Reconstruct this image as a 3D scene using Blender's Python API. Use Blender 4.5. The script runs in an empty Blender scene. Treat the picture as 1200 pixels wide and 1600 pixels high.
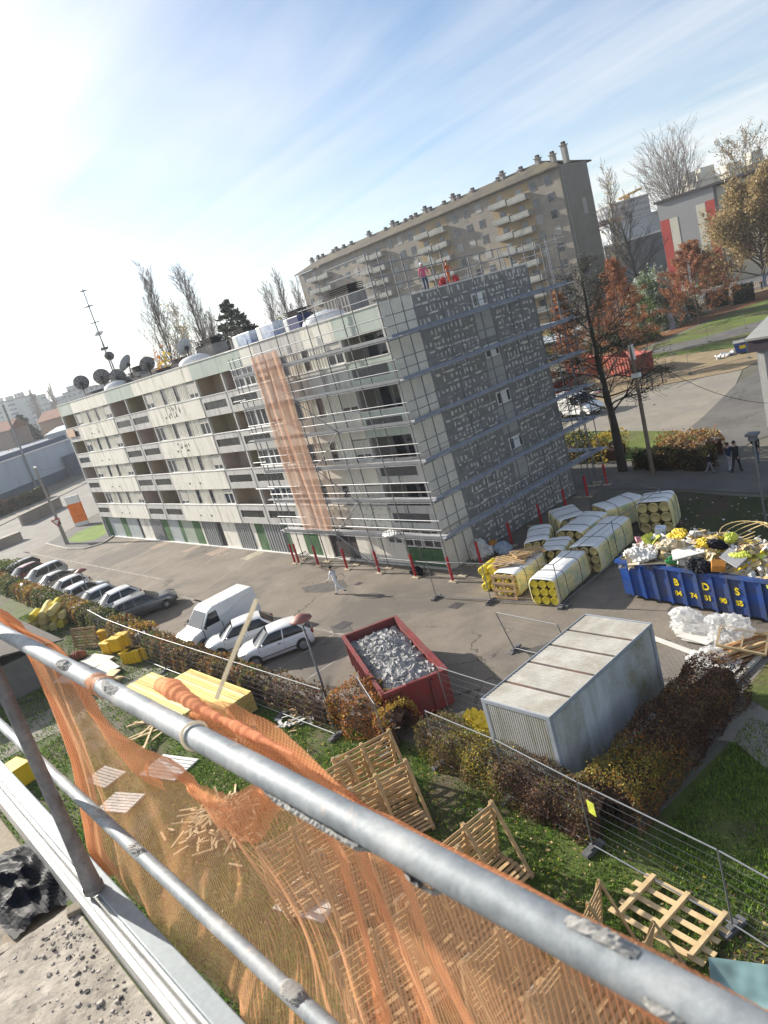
import bpy, bmesh, math, random
import numpy as np
from mathutils import Vector, Matrix, Euler
sc = bpy.context.scene
COL = sc.collection
rng = random.Random(7)
PI = math.pi
rad = math.radians
EYE = 13.5                                   # the photographer stands on a scaffold deck at 12 m

# ------------------------------------------------------------------ camera
FPX = 1148.0
PITCH, ROLL, AZ = rad(14.1), rad(16.2), rad(38.2)
_fh = Vector((-math.cos(AZ), math.sin(AZ), 0))
_rh = _fh.cross(Vector((0, 0, 1)))
FWD = math.cos(PITCH) * _fh - math.sin(PITCH) * Vector((0, 0, 1))
_u0 = _rh.cross(FWD)
cam = bpy.data.cameras.new('camera')
camo = bpy.data.objects.new('camera', cam)
COL.objects.link(camo)
X_ = _rh * math.cos(ROLL) - _u0 * math.sin(ROLL)
Y_ = _rh * math.sin(ROLL) + _u0 * math.cos(ROLL)
Z_ = -FWD
M_ = Matrix((X_, Y_, Z_)).transposed().to_4x4()
M_.translation = Vector((0, 0, EYE))
camo.matrix_world = M_
cam.sensor_fit = 'VERTICAL'
cam.sensor_height = 36.0
cam.lens = FPX / 1600 * 36
cam.clip_start = 0.02
cam.clip_end = 6000
cam.dof.use_dof = True
cam.dof.focus_distance = 12.0
cam.dof.aperture_fstop = 9.5
sc.camera = camo

def ray(px, py):
    v = (px - 600, py - 800)
    a = v[0] * math.cos(ROLL) - v[1] * math.sin(ROLL)
    b = v[0] * math.sin(ROLL) + v[1] * math.cos(ROLL)
    return (FWD * FPX + _rh * a - _u0 * b).normalized()
def G(px, py, z=0.0):                        # where a sight line meets the height z
    r = ray(px, py); t = (z - EYE) / r.z
    return Vector((r.x * t, r.y * t, z))
def atY(px, py, y):
    r = ray(px, py); t = y / r.y
    return Vector((r.x * t, y, EYE + r.z * t))
def atX(px, py, x):
    r = ray(px, py); t = x / r.x
    return Vector((x, r.y * t, EYE + r.z * t))
def atD(px, py, d):                          # at a depth d
    r = ray(px, py); t = d / r.dot(FWD)
    return Vector((r.x * t, r.y * t, EYE + r.z * t))

# ------------------------------------------------------------------ materials
def _nodes(name):
    m = bpy.data.materials.new(name); m.use_nodes = True
    nt = m.node_tree; nt.nodes.clear()
    out = nt.nodes.new('ShaderNodeOutputMaterial')
    b = nt.nodes.new('ShaderNodeBsdfPrincipled')
    nt.links.new(b.outputs[0], out.inputs[0])
    return m, nt, b, out
def _ramp(nt, fac, stops):
    r = nt.nodes.new('ShaderNodeValToRGB')
    e = r.color_ramp.elements
    e[0].position, e[0].color = stops[0][0], (*stops[0][1], 1)
    e[1].position, e[1].color = stops[-1][0], (*stops[-1][1], 1)
    for p, c in stops[1:-1]:
        k = e.new(p); k.color = (*c, 1)
    nt.links.new(fac, r.inputs[0]); return r
def _noise(nt, vec, scale, detail=5, rough=.6, dist=0.0):
    n = nt.nodes.new('ShaderNodeTexNoise')
    n.inputs['Scale'].default_value = scale; n.inputs['Detail'].default_value = detail
    n.inputs['Roughness'].default_value = rough; n.inputs['Distortion'].default_value = dist
    if vec: nt.links.new(vec, n.inputs['Vector'])
    return n
def _mix(nt, fac, a, b, mode='MIX'):
    m = nt.nodes.new('ShaderNodeMix'); m.data_type = 'RGBA'; m.blend_type = mode
    for s, v in ((m.inputs[0], fac), (m.inputs[6], a), (m.inputs[7], b)):
        if isinstance(v, (int, float)): s.default_value = v
        elif isinstance(v, tuple): s.default_value = (*v, 1)
        else: nt.links.new(v, s)
    return m.outputs[2]
def _coord(nt, scl=(1, 1, 1)):
    tc = nt.nodes.new('ShaderNodeTexCoord')
    mp = nt.nodes.new('ShaderNodeMapping'); mp.inputs['Scale'].default_value = scl
    nt.links.new(tc.outputs['Object'], mp.inputs[0]); return mp.outputs[0]
def mat(name, col, rough=.75, metal=0.0, var=.18, scale=1.5, col2=None, amt=.5, scl=(1, 1, 1),
        bump=0.0, bscale=None, fine=.08, spec=.4, streak=None, streak_scl=(3, 3, .25), coat=0.0):
    """base colour with a broad tonal drift, optional second colour in patches, optional rain streaks"""
    m, nt, b, out = _nodes(name)
    v = _coord(nt, scl)
    n1 = _noise(nt, v, scale, 6, .62)
    lo = tuple(c * (1 - var) for c in col); hi = tuple(min(1, c * (1 + var)) for c in col)
    c = _ramp(nt, n1.outputs[0], [(.3, lo), (.7, hi)]).outputs[0]
    if col2:
        n2 = _noise(nt, v, scale * .63 + .11, 8, .7, .4)
        f = _ramp(nt, n2.outputs[0], [(max(0, .62 - amt * .4), (0, 0, 0)), (min(1, .78 - amt * .25), (1, 1, 1))]).outputs[0]
        c = _mix(nt, f, c, col2)
    if streak:
        vs = _coord(nt, streak_scl)
        n3 = _noise(nt, vs, 1.0, 5, .6)
        f = _ramp(nt, n3.outputs[0], [(.52, (0, 0, 0)), (.74, (1, 1, 1))]).outputs[0]
        c = _mix(nt, f, c, streak)
    if fine:
        n4 = _noise(nt, v, scale * 14, 3, .6)
        f = _ramp(nt, n4.outputs[0], [(.25, (1 - fine * 2,) * 3), (.75, (1, 1, 1))]).outputs[0]
        c = _mix(nt, 1.0, c, f, 'MULTIPLY')
    nt.links.new(c, b.inputs['Base Color'])
    b.inputs['Roughness'].default_value = rough; b.inputs['Metallic'].default_value = metal
    b.inputs['Specular IOR Level'].default_value = spec
    if coat: b.inputs['Coat Weight'].default_value = coat; b.inputs['Coat Roughness'].default_value = .06
    if bump:
        nb = _noise(nt, v, bscale or scale * 10, 6, .65)
        bp = nt.nodes.new('ShaderNodeBump'); bp.inputs['Strength'].default_value = min(1, bump * 4)
        bp.inputs['Distance'].default_value = bump
        nt.links.new(nb.outputs[0], bp.inputs['Height']); nt.links.new(bp.outputs[0], b.inputs['Normal'])
    return m
def leafmat(name, col, var=.35, trans=.35):
    m, nt, b, out = _nodes(name)
    v = _coord(nt)
    n = _noise(nt, v, 2.3, 4)
    lo = tuple(c * (1 - var) for c in col); hi = tuple(min(1, c * (1 + var)) for c in col)
    c = _ramp(nt, n.outputs[0], [(.3, lo), (.7, hi)]).outputs[0]
    nt.links.new(c, b.inputs['Base Color']); b.inputs['Roughness'].default_value = .6
    b.inputs['Specular IOR Level'].default_value = .25
    t = nt.nodes.new('ShaderNodeBsdfTranslucent'); nt.links.new(c, t.inputs[0])
    mx = nt.nodes.new('ShaderNodeMixShader'); mx.inputs[0].default_value = trans
    nt.links.new(b.outputs[0], mx.inputs[1]); nt.links.new(t.outputs[0], mx.inputs[2])
    nt.links.new(mx.outputs[0], out.inputs[0]); return m
def glassmat(name, col=(.03, .04, .05), rough=.06, spec=.8):
    m, nt, b, out = _nodes(name)
    n = _noise(nt, _coord(nt), .7, 2)
    c = _ramp(nt, n.outputs[0], [(.35, tuple(x * .5 for x in col)), (.7, tuple(x * 1.8 for x in col))]).outputs[0]
    nt.links.new(c, b.inputs['Base Color'])
    b.inputs['Roughness'].default_value = rough; b.inputs['Specular IOR Level'].default_value = spec
    return m
def filmmat(name, col, alpha=.6, rough=.25, trans=.35, scale=9):
    """thin plastic film: partly clear, wrinkled"""
    m, nt, b, out = _nodes(name)
    v = _coord(nt); n = _noise(nt, v, scale, 5, .6, .8)
    nt.links.new(_ramp(nt, n.outputs[0], [(.3, tuple(c * .8 for c in col)), (.7, col)]).outputs[0], b.inputs['Base Color'])
    b.inputs['Roughness'].default_value = rough
    a = nt.nodes.new('ShaderNodeMapRange'); a.inputs[1].default_value = .3; a.inputs[2].default_value = .7
    a.inputs[3].default_value = alpha * .75; a.inputs[4].default_value = min(1, alpha * 1.25)
    nt.links.new(n.outputs[0], a.inputs[0]); nt.links.new(a.outputs[0], b.inputs['Alpha'])
    bp = nt.nodes.new('ShaderNodeBump'); bp.inputs['Strength'].default_value = .5; bp.inputs['Distance'].default_value = .02
    nt.links.new(n.outputs[0], bp.inputs['Height']); nt.links.new(bp.outputs[0], b.inputs['Normal'])
    t = nt.nodes.new('ShaderNodeBsdfTranslucent'); t.inputs[0].default_value = (*col, 1)
    if trans:
        mx = nt.nodes.new('ShaderNodeMixShader'); mx.inputs[0].default_value = trans * alpha
        nt.links.new(b.outputs[0], mx.inputs[1]); nt.links.new(t.outputs[0], mx.inputs[2]); nt.links.new(mx.outputs[0], out.inputs[0])
    return m

# ------------------------------------------------------------------ mesh builder
class MB:
    def __init__(s): s.v = []; s.f = []; s.m = []
    def face(s, pts, mi=0):
        n = len(s.v); s.v.extend([tuple(p) for p in pts]); s.f.append(tuple(range(n, n + len(pts)))); s.m.append(mi)
    def mesh(s, vs, fs, mi=0):
        n = len(s.v); s.v.extend([tuple(p) for p in vs])
        for f in fs: s.f.append(tuple(i + n for i in f)); s.m.append(mi)
    def bx(s, x0, x1, y0, y1, z0, z1, mi=0):
        vs = [(x0, y0, z0), (x1, y0, z0), (x1, y1, z0), (x0, y1, z0), (x0, y0, z1), (x1, y0, z1), (x1, y1, z1), (x0, y1, z1)]
        s.mesh(vs, [(0, 3, 2, 1), (4, 5, 6, 7), (0, 1, 5, 4), (1, 2, 6, 5), (2, 3, 7, 6), (3, 0, 4, 7)], mi)
    def box(s, c, d, rot=None, mi=0):
        h = Vector(d) / 2; R = rot if rot is not None else Matrix.Identity(3)
        if isinstance(R, (int, float)): R = Matrix.Rotation(R, 3, 'Z')
        if isinstance(R, tuple): R = Euler(R).to_matrix()
        c = Vector(c); vs = []
        for k in ((-1, -1, -1), (1, -1, -1), (1, 1, -1), (-1, 1, -1), (-1, -1, 1), (1, -1, 1), (1, 1, 1), (-1, 1, 1)):
            vs.append(c + R @ Vector((h.x * k[0], h.y * k[1], h.z * k[2])))
        s.mesh(vs, [(0, 3, 2, 1), (4, 5, 6, 7), (0, 1, 5, 4), (1, 2, 6, 5), (2, 3, 7, 6), (3, 0, 4, 7)], mi)
    def bar(s, p, q, w, h, mi=0, up=(0, 0, 1)):
        """a rectangular bar from p to q"""
        p, q = Vector(p), Vector(q); d = (q - p); L = d.length
        if L < 1e-6: return
        d /= L; u = Vector(up)
        if abs(d.dot(u)) > .98: u = Vector((0, 1, 0))
        a = d.cross(u).normalized(); b = a.cross(d)
        R = Matrix((d, a, b)).transposed()
        s.box((p + q) / 2, (L, w, h), R, mi)
    def path(s, pts, r, n=6, mi=0, cap=True):
        pts = [Vector(p) for p in pts]; k = len(pts)
        rs = r if isinstance(r, (list, tuple)) else [r] * k
        base = len(s.v); a = None
        for i, p in enumerate(pts):
            d = (pts[min(i + 1, k - 1)] - pts[max(i - 1, 0)])
            if d.length < 1e-9: d = Vector((0, 0, 1))
            d.normalize()
            if a is None:
                a = d.orthogonal().normalized()
            else:
                a = (a - d * a.dot(d))
                a = a.normalized() if a.length > 1e-6 else d.orthogonal().normalized()
            b = d.cross(a)
            for j in range(n):
                t = 2 * PI * j / n
                s.v.append(tuple(p + (a * math.cos(t) + b * math.sin(t)) * rs[i]))
        for i in range(k - 1):
            for j in range(n):
                s.f.append((base + i * n + j, base + i * n + (j + 1) % n, base + (i + 1) * n + (j + 1) % n, base + (i + 1) * n + j)); s.m.append(mi)
        if cap:
            s.f.append(tuple(base + j for j in range(n - 1, -1, -1))); s.m.append(mi)
            s.f.append(tuple(base + (k - 1) * n + j for j in range(n))); s.m.append(mi)
    def tube(s, p, q, r, n=6, mi=0, cap=True): s.path([p, q], r, n, mi, cap)
    def prism(s, poly, z0, z1, mi=0):
        n = len(poly); vs = [(x, y, z0) for x, y in poly] + [(x, y, z1) for x, y in poly]
        fs = [tuple(range(n - 1, -1, -1)), tuple(range(n, 2 * n))] + [(i, (i + 1) % n, n + (i + 1) % n, n + i) for i in range(n)]
        s.mesh(vs, fs, mi)
    def lathe(s, prof, n=16, o=(0, 0, 0), R=None, mi=0):
        o = Vector(o); vs = []; fs = []
        for r, z in prof:
            for j in range(n):
                t = 2 * PI * j / n; p = Vector((r * math.cos(t), r * math.sin(t), z))
                vs.append(o + (R @ p if R is not None else p))
        for i in range(len(prof) - 1):
            for j in range(n): fs.append((i * n + j, i * n + (j + 1) % n, (i + 1) * n + (j + 1) % n, (i + 1) * n + j))
        s.mesh(vs, fs, mi)
    def grid(s, fn, nu, nv, mi=0):
        vs = [fn(i / nu, j / nv) for j in range(nv + 1) for i in range(nu + 1)]
        fs = [(j * (nu + 1) + i, j * (nu + 1) + i + 1, (j + 1) * (nu + 1) + i + 1, (j + 1) * (nu + 1) + i) for j in range(nv) for i in range(nu)]
        s.mesh(vs, fs, mi)
    def blob(s, c, d, seed=0, rough=.25, mi=0, sub=2):
        """an uneven rounded lump"""
        r = random.Random(seed); bm = bmesh.new(); bmesh.ops.create_icosphere(bm, subdivisions=sub, radius=1)
        ph = [(Vector((r.uniform(-1, 1), r.uniform(-1, 1), r.uniform(-1, 1))).normalized(), r.uniform(1.5, 4), r.uniform(0, 6)) for _ in range(6)]
        vs = []
        for v in bm.verts:
            k = 1 + rough * sum(math.sin(v.co.dot(a) * w + p) for a, w, p in ph) / 3 + r.uniform(-.5, .5) * rough * .5
            vs.append((c[0] + v.co.x * d[0] * k, c[1] + v.co.y * d[1] * k, c[2] + v.co.z * d[2] * k))
        fs = [tuple(v.index for v in f.verts) for f in bm.faces]; bm.free(); s.mesh(vs, fs, mi)
    def build(s, name, mats, parent=None, smooth=False, world=False, bevel=0.0):
        me = bpy.data.meshes.new(name)
        o = Vector((0, 0, 0))
        if world and parent is not None:
            t = parent
            while t.parent: t = t.parent
            o = t.location
        vs = s.v if o.length == 0 else [(a - o.x, b - o.y, c - o.z) for a, b, c in s.v]
        me.from_pydata(vs, [], s.f)
        if not isinstance(mats, (list, tuple)): mats = [mats]
        for m in mats: me.materials.append(m)
        if len(mats) > 1: me.polygons.foreach_set('material_index', s.m)
        if smooth: me.polygons.foreach_set('use_smooth', [True] * len(s.f))
        me.update()
        if smooth == 'angle': me.set_sharp_from_angle(angle=rad(38))
        ob = bpy.data.objects.new(name, me); COL.objects.link(ob)
        if parent is not None: ob.parent = parent
        if bevel:
            bv = ob.modifiers.new('bevel', 'BEVEL'); bv.width = bevel; bv.segments = 2; bv.limit_method = 'ANGLE'
        return ob
def np_mesh(name, V, F, mats, mi=None, parent=None, smooth=False):
    """fast mesh from numpy arrays, all faces with the same number of corners"""
    me = bpy.data.meshes.new(name); k = F.shape[1]; n = len(F)
    me.vertices.add(len(V)); me.vertices.foreach_set('co', np.asarray(V, np.float32).ravel())
    me.loops.add(n * k); me.loops.foreach_set('vertex_index', np.asarray(F, np.int32).ravel())
    me.polygons.add(n); me.polygons.foreach_set('loop_start', np.arange(0, n * k, k, dtype=np.int32))
    if not isinstance(mats, (list, tuple)): mats = [mats]
    for m in mats: me.materials.append(m)
    if mi is not None: me.polygons.foreach_set('material_index', np.asarray(mi, np.int32))
    if smooth: me.polygons.foreach_set('use_smooth', np.ones(n, bool))
    me.update(calc_edges=True); me.validate()
    ob = bpy.data.objects.new(name, me); COL.objects.link(ob)
    if parent is not None: ob.parent = parent
    return ob
def tag(o, label=None, cat=None, group=None, kind=None):
    if label: o['label'] = label
    if cat: o['category'] = cat
    if group: o['group'] = group
    if kind: o['kind'] = kind
    return o
def thing(name, label, cat, loc=(0, 0, 0), rz=0.0, group=None):
    e = bpy.data.objects.new(name, None); COL.objects.link(e)
    e.location = loc; e.rotation_euler = (0, 0, rz); e.empty_display_size = .2
    return tag(e, label, cat, group)
_kids = {}
def copy_tree(o, parent=None):
    c = o.copy(); COL.objects.link(c)
    if parent is not None: c.parent = parent
    for ch in list(o.children): copy_tree(ch, c)
    return c
def dup(o, loc, rz=None, label=None, rot=None):
    c = copy_tree(o); c.location = loc
    if rz is not None: c.rotation_euler = (0, 0, rz)
    if rot is not None: c.rotation_euler = rot
    if label: c['label'] = label
    return c
def struct(name, mb, m, smooth=False):
    return tag(mb.build(name, m, smooth=smooth), kind='structure')
def sheet(name, pts, z, m, sub=0):
    mb = MB(); mb.face([(p[0], p[1], z) for p in pts]); 
    ob = struct(name, mb, m)
    if ob.data.polygons[0].normal.z < 0: ob.data.flip_normals()
    return ob
# ------------------------------------------------------------------ daylight
SUN_EL = rad(24.0)
SUN_DIR = Vector((-.987 * math.cos(SUN_EL), -.16 * math.cos(SUN_EL), math.sin(SUN_EL)))
w = bpy.data.worlds.new('World'); sc.world = w; w.use_nodes = True
nt = w.node_tree; nt.nodes.clear()
wo = nt.nodes.new('ShaderNodeOutputWorld'); bg = nt.nodes.new('ShaderNodeBackground')
sky = nt.nodes.new('ShaderNodeTexSky'); sky.sky_type = 'NISHITA'; sky.sun_disc = False
sky.sun_elevation = SUN_EL; sky.sun_rotation = math.atan2(SUN_DIR.x, SUN_DIR.y)
sky.air_density = 1.0; sky.dust_density = .7; sky.ozone_density = 2.6; sky.altitude = 200
bg.inputs[1].default_value = 0.082
# thin streaky cirrus: noise on a flat layer far above, pulled out along one direction
tc = nt.nodes.new('ShaderNodeTexCoord')
sep = nt.nodes.new('ShaderNodeSeparateXYZ'); nt.links.new(tc.outputs['Generated'], sep.inputs[0])
def wm(op, a, b=None, c=None):
    n = nt.nodes.new('ShaderNodeMath'); n.operation = op
    for i, v in enumerate((a, b, c)):
        if v is None: continue
        if isinstance(v, (int, float)): n.inputs[i].default_value = v
        else: nt.links.new(v, n.inputs[i])
    return n.outputs[0]
zc = wm('ADD', wm('MAXIMUM', sep.outputs[2], 0.0), .09)
cx_ = wm('DIVIDE', sep.outputs[0], zc); cy_ = wm('DIVIDE', sep.outputs[1], zc)
comb = nt.nodes.new('ShaderNodeCombineXYZ'); nt.links.new(cx_, comb.inputs[0]); nt.links.new(cy_, comb.inputs[1])
mp = nt.nodes.new('ShaderNodeMapping'); mp.vector_type = 'POINT'
mp.inputs['Rotation'].default_value = (0, 0, rad(28)); mp.inputs['Scale'].default_value = (.15, .80, 1)
mp.inputs['Location'].default_value = (1.7, .35, 0)
nt.links.new(comb.outputs[0], mp.inputs[0])
c1 = _noise(nt, mp.outputs[0], 1.15, 9, .58, .7)
c2 = _noise(nt, comb.outputs[0], .42, 4, .5, .2)
cl = wm('ADD', wm('MULTIPLY', c1.outputs[0], .62), wm('MULTIPLY', c2.outputs[0], .5))
cr = _ramp(nt, cl, [(.47, (0, 0, 0)), (.57, (.45, .45, .45)), (.70, (1, 1, 1))])
# cloud is lit: brighter near the sun, fading into pale murk at the horizon
dt = nt.nodes.new('ShaderNodeVectorMath'); dt.operation = 'DOT_PRODUCT'
nt.links.new(tc.outputs['Generated'], dt.inputs[0]); dt.inputs[1].default_value = SUN_DIR
glow = wm('POWER', wm('MAXIMUM', dt.outputs['Value'], 0.0), 12.0)
cb = wm('MULTIPLY_ADD', glow, 14.0, 6.4)
ccol = nt.nodes.new('ShaderNodeCombineXYZ')
nt.links.new(cb, ccol.inputs[0]); nt.links.new(wm('MULTIPLY', cb, 1.0), ccol.inputs[1]); nt.links.new(wm('MULTIPLY', cb, 1.01), ccol.inputs[2])
hz = wm('POWER', wm('SUBTRACT', 1.0, wm('MAXIMUM', sep.outputs[2], 0.0)), 9.0)
fac = wm('MINIMUM', wm('ADD', wm('MULTIPLY', cr.outputs[0], .72), wm('ADD', wm('MULTIPLY', hz, .40), wm('MULTIPLY', glow, 1.1))), .95)
skyc = _mix(nt, fac, sky.outputs[0], ccol.outputs[0])
nt.links.new(skyc, bg.inputs[0]); nt.links.new(bg.outputs[0], wo.inputs[0])
sl = bpy.data.lights.new('sun', 'SUN'); sl.energy = 5.0; sl.angle = rad(.5); sl.color = (1, .93, .82)
so = bpy.data.objects.new('sun', sl); COL.objects.link(so)
so.rotation_euler = SUN_DIR.to_track_quat('Z', 'Y').to_euler(); so.location = (-40, -10, 60)
sc.view_settings.view_transform = 'Standard'; sc.view_settings.look = 'None'
sc.view_settings.exposure = 1.0; sc.view_settings.gamma = 1
sc.cycles.max_bounces = 6; sc.cycles.diffuse_bounces = 3; sc.cycles.glossy_bounces = 2
sc.cycles.transparent_max_bounces = 24; sc.cycles.use_denoising = True
sc.cycles.sample_clamp_indirect = 6
# ------------------------------------------------------------------ ground
def ground_mat(name, stops, scale, bump=.02, fine_scale=40, fine=.25, rough=.9, patches=None, pscale=.25, cracks=0.0):
    m, nt, b, out = _nodes(name)
    v = _coord(nt)
    n = _noise(nt, v, scale, 9, .68, .3)
    c = _ramp(nt, n.outputs[0], stops).outputs[0]
    if patches:
        n2 = _noise(nt, v, pscale, 7, .66, .5)
        f = _ramp(nt, n2.outputs[0], [(.48, (0, 0, 0)), (.6, (1, 1, 1))]).outputs[0]
        c = _mix(nt, f, c, patches)
    if cracks:
        vo = nt.nodes.new('ShaderNodeTexVoronoi'); vo.feature = 'DISTANCE_TO_EDGE'; vo.inputs['Scale'].default_value = .23
        nd = _noise(nt, v, 1.3, 4); vm = nt.nodes.new('ShaderNodeVectorMath'); vm.operation = 'MULTIPLY_ADD'
        nt.links.new(nd.outputs['Color'], vm.inputs[0]); vm.inputs[1].default_value = (1.6, 1.6, 0); nt.links.new(v, vm.inputs[2])
        nt.links.new(vm.outputs[0], vo.inputs['Vector'])
        f = _ramp(nt, vo.outputs['Distance'], [(.004, (1 - cracks,) * 3), (.012, (1, 1, 1))]).outputs[0]
        n5 = _noise(nt, v, .12, 2); f5 = _ramp(nt, n5.outputs[0], [(.5, (0, 0, 0)), (.56, (1, 1, 1))]).outputs[0]
        c = _mix(nt, f5, c, _mix(nt, 1.0, c, f, 'MULTIPLY'))
    n3 = _noise(nt, v, fine_scale, 4, .7)
    f = _ramp(nt, n3.outputs[0], [(.3, (1 - fine,) * 3), (.7, (1 + 0 * fine,) * 3)]).outputs[0]
    c = _mix(nt, 1.0, c, f, 'MULTIPLY')
    nt.links.new(c, b.inputs['Base Color']); b.inputs['Roughness'].default_value = rough
    b.inputs['Specular IOR Level'].default_value = .25
    bp = nt.nodes.new('ShaderNodeBump'); bp.inputs['Strength'].default_value = .6; bp.inputs['Distance'].default_value = bump
    nt.links.new(n3.outputs[0], bp.inputs['Height']); nt.links.new(bp.outputs[0], b.inputs['Normal'])
    return m
M_GROUND = ground_mat('waste_ground', [(.3, (.09, .085, .06)), (.55, (.15, .14, .11)), (.75, (.2, .19, .16))], .08, fine_scale=6)
M_LOT = ground_mat('worn_asphalt', [(.26, (.15, .127, .10)), (.42, (.212, .182, .147)), (.58, (.248, .214, .175)), (.74, (.31, .273, .228))], .42, .012, 14, .36, patches=(.155, .137, .117), pscale=.16, cracks=.6)
M_ROAD = ground_mat('road_asphalt', [(.3, (.19, .175, .155)), (.7, (.28, .265, .24))], .3, .01, 18, .2, cracks=.2)
M_DARKROAD = ground_mat('dark_asphalt', [(.3, (.10, .096, .09)), (.7, (.165, .158, .148))], .3, .01, 18, .25, cracks=.3)
M_PALE = ground_mat('pale_pavement', [(.3, (.22, .2, .16)), (.7, (.32, .29, .24))], .3, .01, 14, .25, patches=(.24, .22, .19))
M_GRAVEL = ground_mat('gravel_yard', [(.3, (.24, .18, .1)), (.7, (.36, .28, .17))], .5, .03, 9, .35)
M_LAWN = ground_mat('lawn_soil', [(.3, (.06, .085, .018)), (.5, (.10, .135, .03)), (.7, (.13, .165, .04))], .7, .05, 22, .45, patches=(.12, .10, .06), pscale=.30)
M_GREEN = ground_mat('far_lawn', [(.3, (.095, .14, .024)), (.5, (.14, .19, .035)), (.7, (.19, .23, .055))], .5, .06, 5, .5, patches=(.13, .125, .05), pscale=.16)
M_BRIGHT = ground_mat('verge_grass', [(.3, (.10, .18, .018)), (.7, (.20, .28, .04))], .6, .05, 10, .35)
M_LITTER = ground_mat('leaf_litter', [(.3, (.13, .06, .025)), (.55, (.22, .1, .04)), (.75, (.12, .11, .035))], .6, .03, 8, .4)
M_DIRT = ground_mat('trodden_dirt', [(.3, (.1, .085, .055)), (.7, (.2, .175, .13))], .6, .04, 14, .4, patches=(.07, .085, .03), pscale=.5)
M_KERB = mat('kerb_stone', (.42, .39, .34), .85, var=.2, scale=2, fine=.15)
M_PAINT = mat('worn_road_paint', (.42, .40, .36), .8, var=.3, scale=2.5, col2=(.22, .197, .168), amt=.95)
def paver_mat():
    m, nt, b, out = _nodes('block_paving')
    v = _coord(nt); br = nt.nodes.new('ShaderNodeTexBrick')
    br.inputs['Scale'].default_value = 1; br.inputs['Brick Width'].default_value = .22; br.inputs['Row Height'].default_value = .11
    br.inputs['Mortar Size'].default_value = .012; br.inputs['Color1'].default_value = (.19, .17, .145, 1); br.inputs['Color2'].default_value = (.24, .21, .18, 1)
    br.inputs['Mortar'].default_value = (.1, .09, .075, 1); nt.links.new(v, br.inputs['Vector'])
    n = _noise(nt, v, .6, 6); f = _ramp(nt, n.outputs[0], [(.3, (.7, .7, .7)), (.7, (1, 1, 1))]).outputs[0]
    nt.links.new(_mix(nt, 1.0, br.outputs[0], f, 'MULTIPLY'), b.inputs['Base Color']); b.inputs['Roughness'].default_value = .9
    return m
M_PAVER = paver_mat()
sheet('ground', [(-1400, -250), (250, -250), (250, 1400), (-1400, 1400)], -.02, M_GROUND)
sheet('lawn', [(-90, -12), (30, -12), (30, 30), (-9.2, 30), (-9.2, 17.5), (-9.6, 12.6), (-90, 13.2)], -.012, M_LAWN)
sheet('parking_lot', [(-98, 13.0), (-36, 12.8), (-12.2, 12.6), (-9.9, 14), (-9.2, 19), (-9.2, 25.5), (-14, 27.5), (-22, 30), (-26, 36), (-27, 44), (-60, 44), (-82, 40), (-88, 30)], 0.0, M_LOT)
def P2(pts, z=0.0): return [G(a, b, z) for a, b in pts]
# the street on the left, seen over the car park
rd = Vector((-.66, .75, 0)).normalized(); rn = Vector((rd.y, -rd.x, 0))
c0 = Vector((-101, 20, 0))
def strip(name, off0, off1, a, b, z, m):
    q = [c0 + rn * off0 + rd * a, c0 + rn * off1 + rd * a, c0 + rn * off1 + rd * b, c0 + rn * off0 + rd * b]
    return sheet(name, q, z, m)
strip('road', -14, 9.5, -60, 150, .004, M_ROAD)
strip('pavement', -21, -14, -60, 150, .008, M_PALE)
for off, a, b in ((7.2, -30, 60), (6.7, -30, 60), (-1.2, -40, 90)):
    strip('road_marking', off, off + .16, a, b, .012, M_PAINT)
for k in range(12): strip('road_marking', 2.6, 2.76, -40 + k * 8, -36.5 + k * 8, .012, M_PAINT)
mbk = MB()
for a in range(-60, 150, 6):
    p, q = c0 + rn * -14 + rd * a, c0 + rn * -14 + rd * (a + 5.97); mbk.bar(p + Vector((0, 0, .06)), q + Vector((0, 0, .06)), .2, .12)
struct('kerb', mbk, M_KERB)
# the corner island with the sign on it
isl = P2([(72, 850), (105, 858), (132, 858), (160, 850), (178, 838), (174, 812), (150, 812), (118, 824)])
sheet('pavement', isl, .02, M_DARKROAD)
mbk = MB()
for i in range(4): mbk.bar(isl[i] + Vector((0, 0, .05)), isl[i + 1] + Vector((0, 0, .05)), .18, .13)
struct('kerb', mbk, M_KERB)
VERGE = P2([(105, 845), (118, 834), (140, 824), (168, 815), (172, 831), (150, 843), (125, 848)])
sheet('verge', VERGE, .03, M_BRIGHT)
# bay lines and pale concrete aprons
for x, y0, y1 in ((-69.5, 19, 24), (-62, 19.4, 24), (-56.5, 19, 24.2), (-50, 19.5, 24), (-45, 19, 23.5)):
    sheet('parking_line', [(x, y0), (x + .12, y0), (x - 1.7, y1), (x - 1.82, y1)], .004, M_PAINT)
for x0, x1, y in ((-90, -52, 19.2), (-44, -26.6, 17.55), (-46, -40.5, 17.6), (-18.3, -13.4, 15.9)):
    sheet('parking_line', [(x0, y), (x1, y - .1), (x1, y + .06), (x0, y + .14)], .004, M_PAINT)
for x in (-37.3, -32.6, -28.6, -26.2):
    sheet('parking_line', [(x, 13.2), (x + .1, 13.2), (x + .1, 17.4), (x, 17.4)], .004, M_PAINT)
for x0, x1 in ((-64.6, -62.9), (-57.9, -56.6), (-53.6, -51.9), (-48, -46.6), (-71, -69.8)):
    sheet('apron', [(x0, 23.6), (x1 - .2, 23.5), (x1, 25.1), (x0 + .2, 25.1)], .008, mat('apron_concrete', (.33, .25, .19) if x0 < -52 else (.4, .36, .27), .9, var=.3, scale=2.2, fine=.2))
M_TAR = mat('tar_patch', (.1, .095, .085), .9, var=.3, scale=2, fine=.2)
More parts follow.
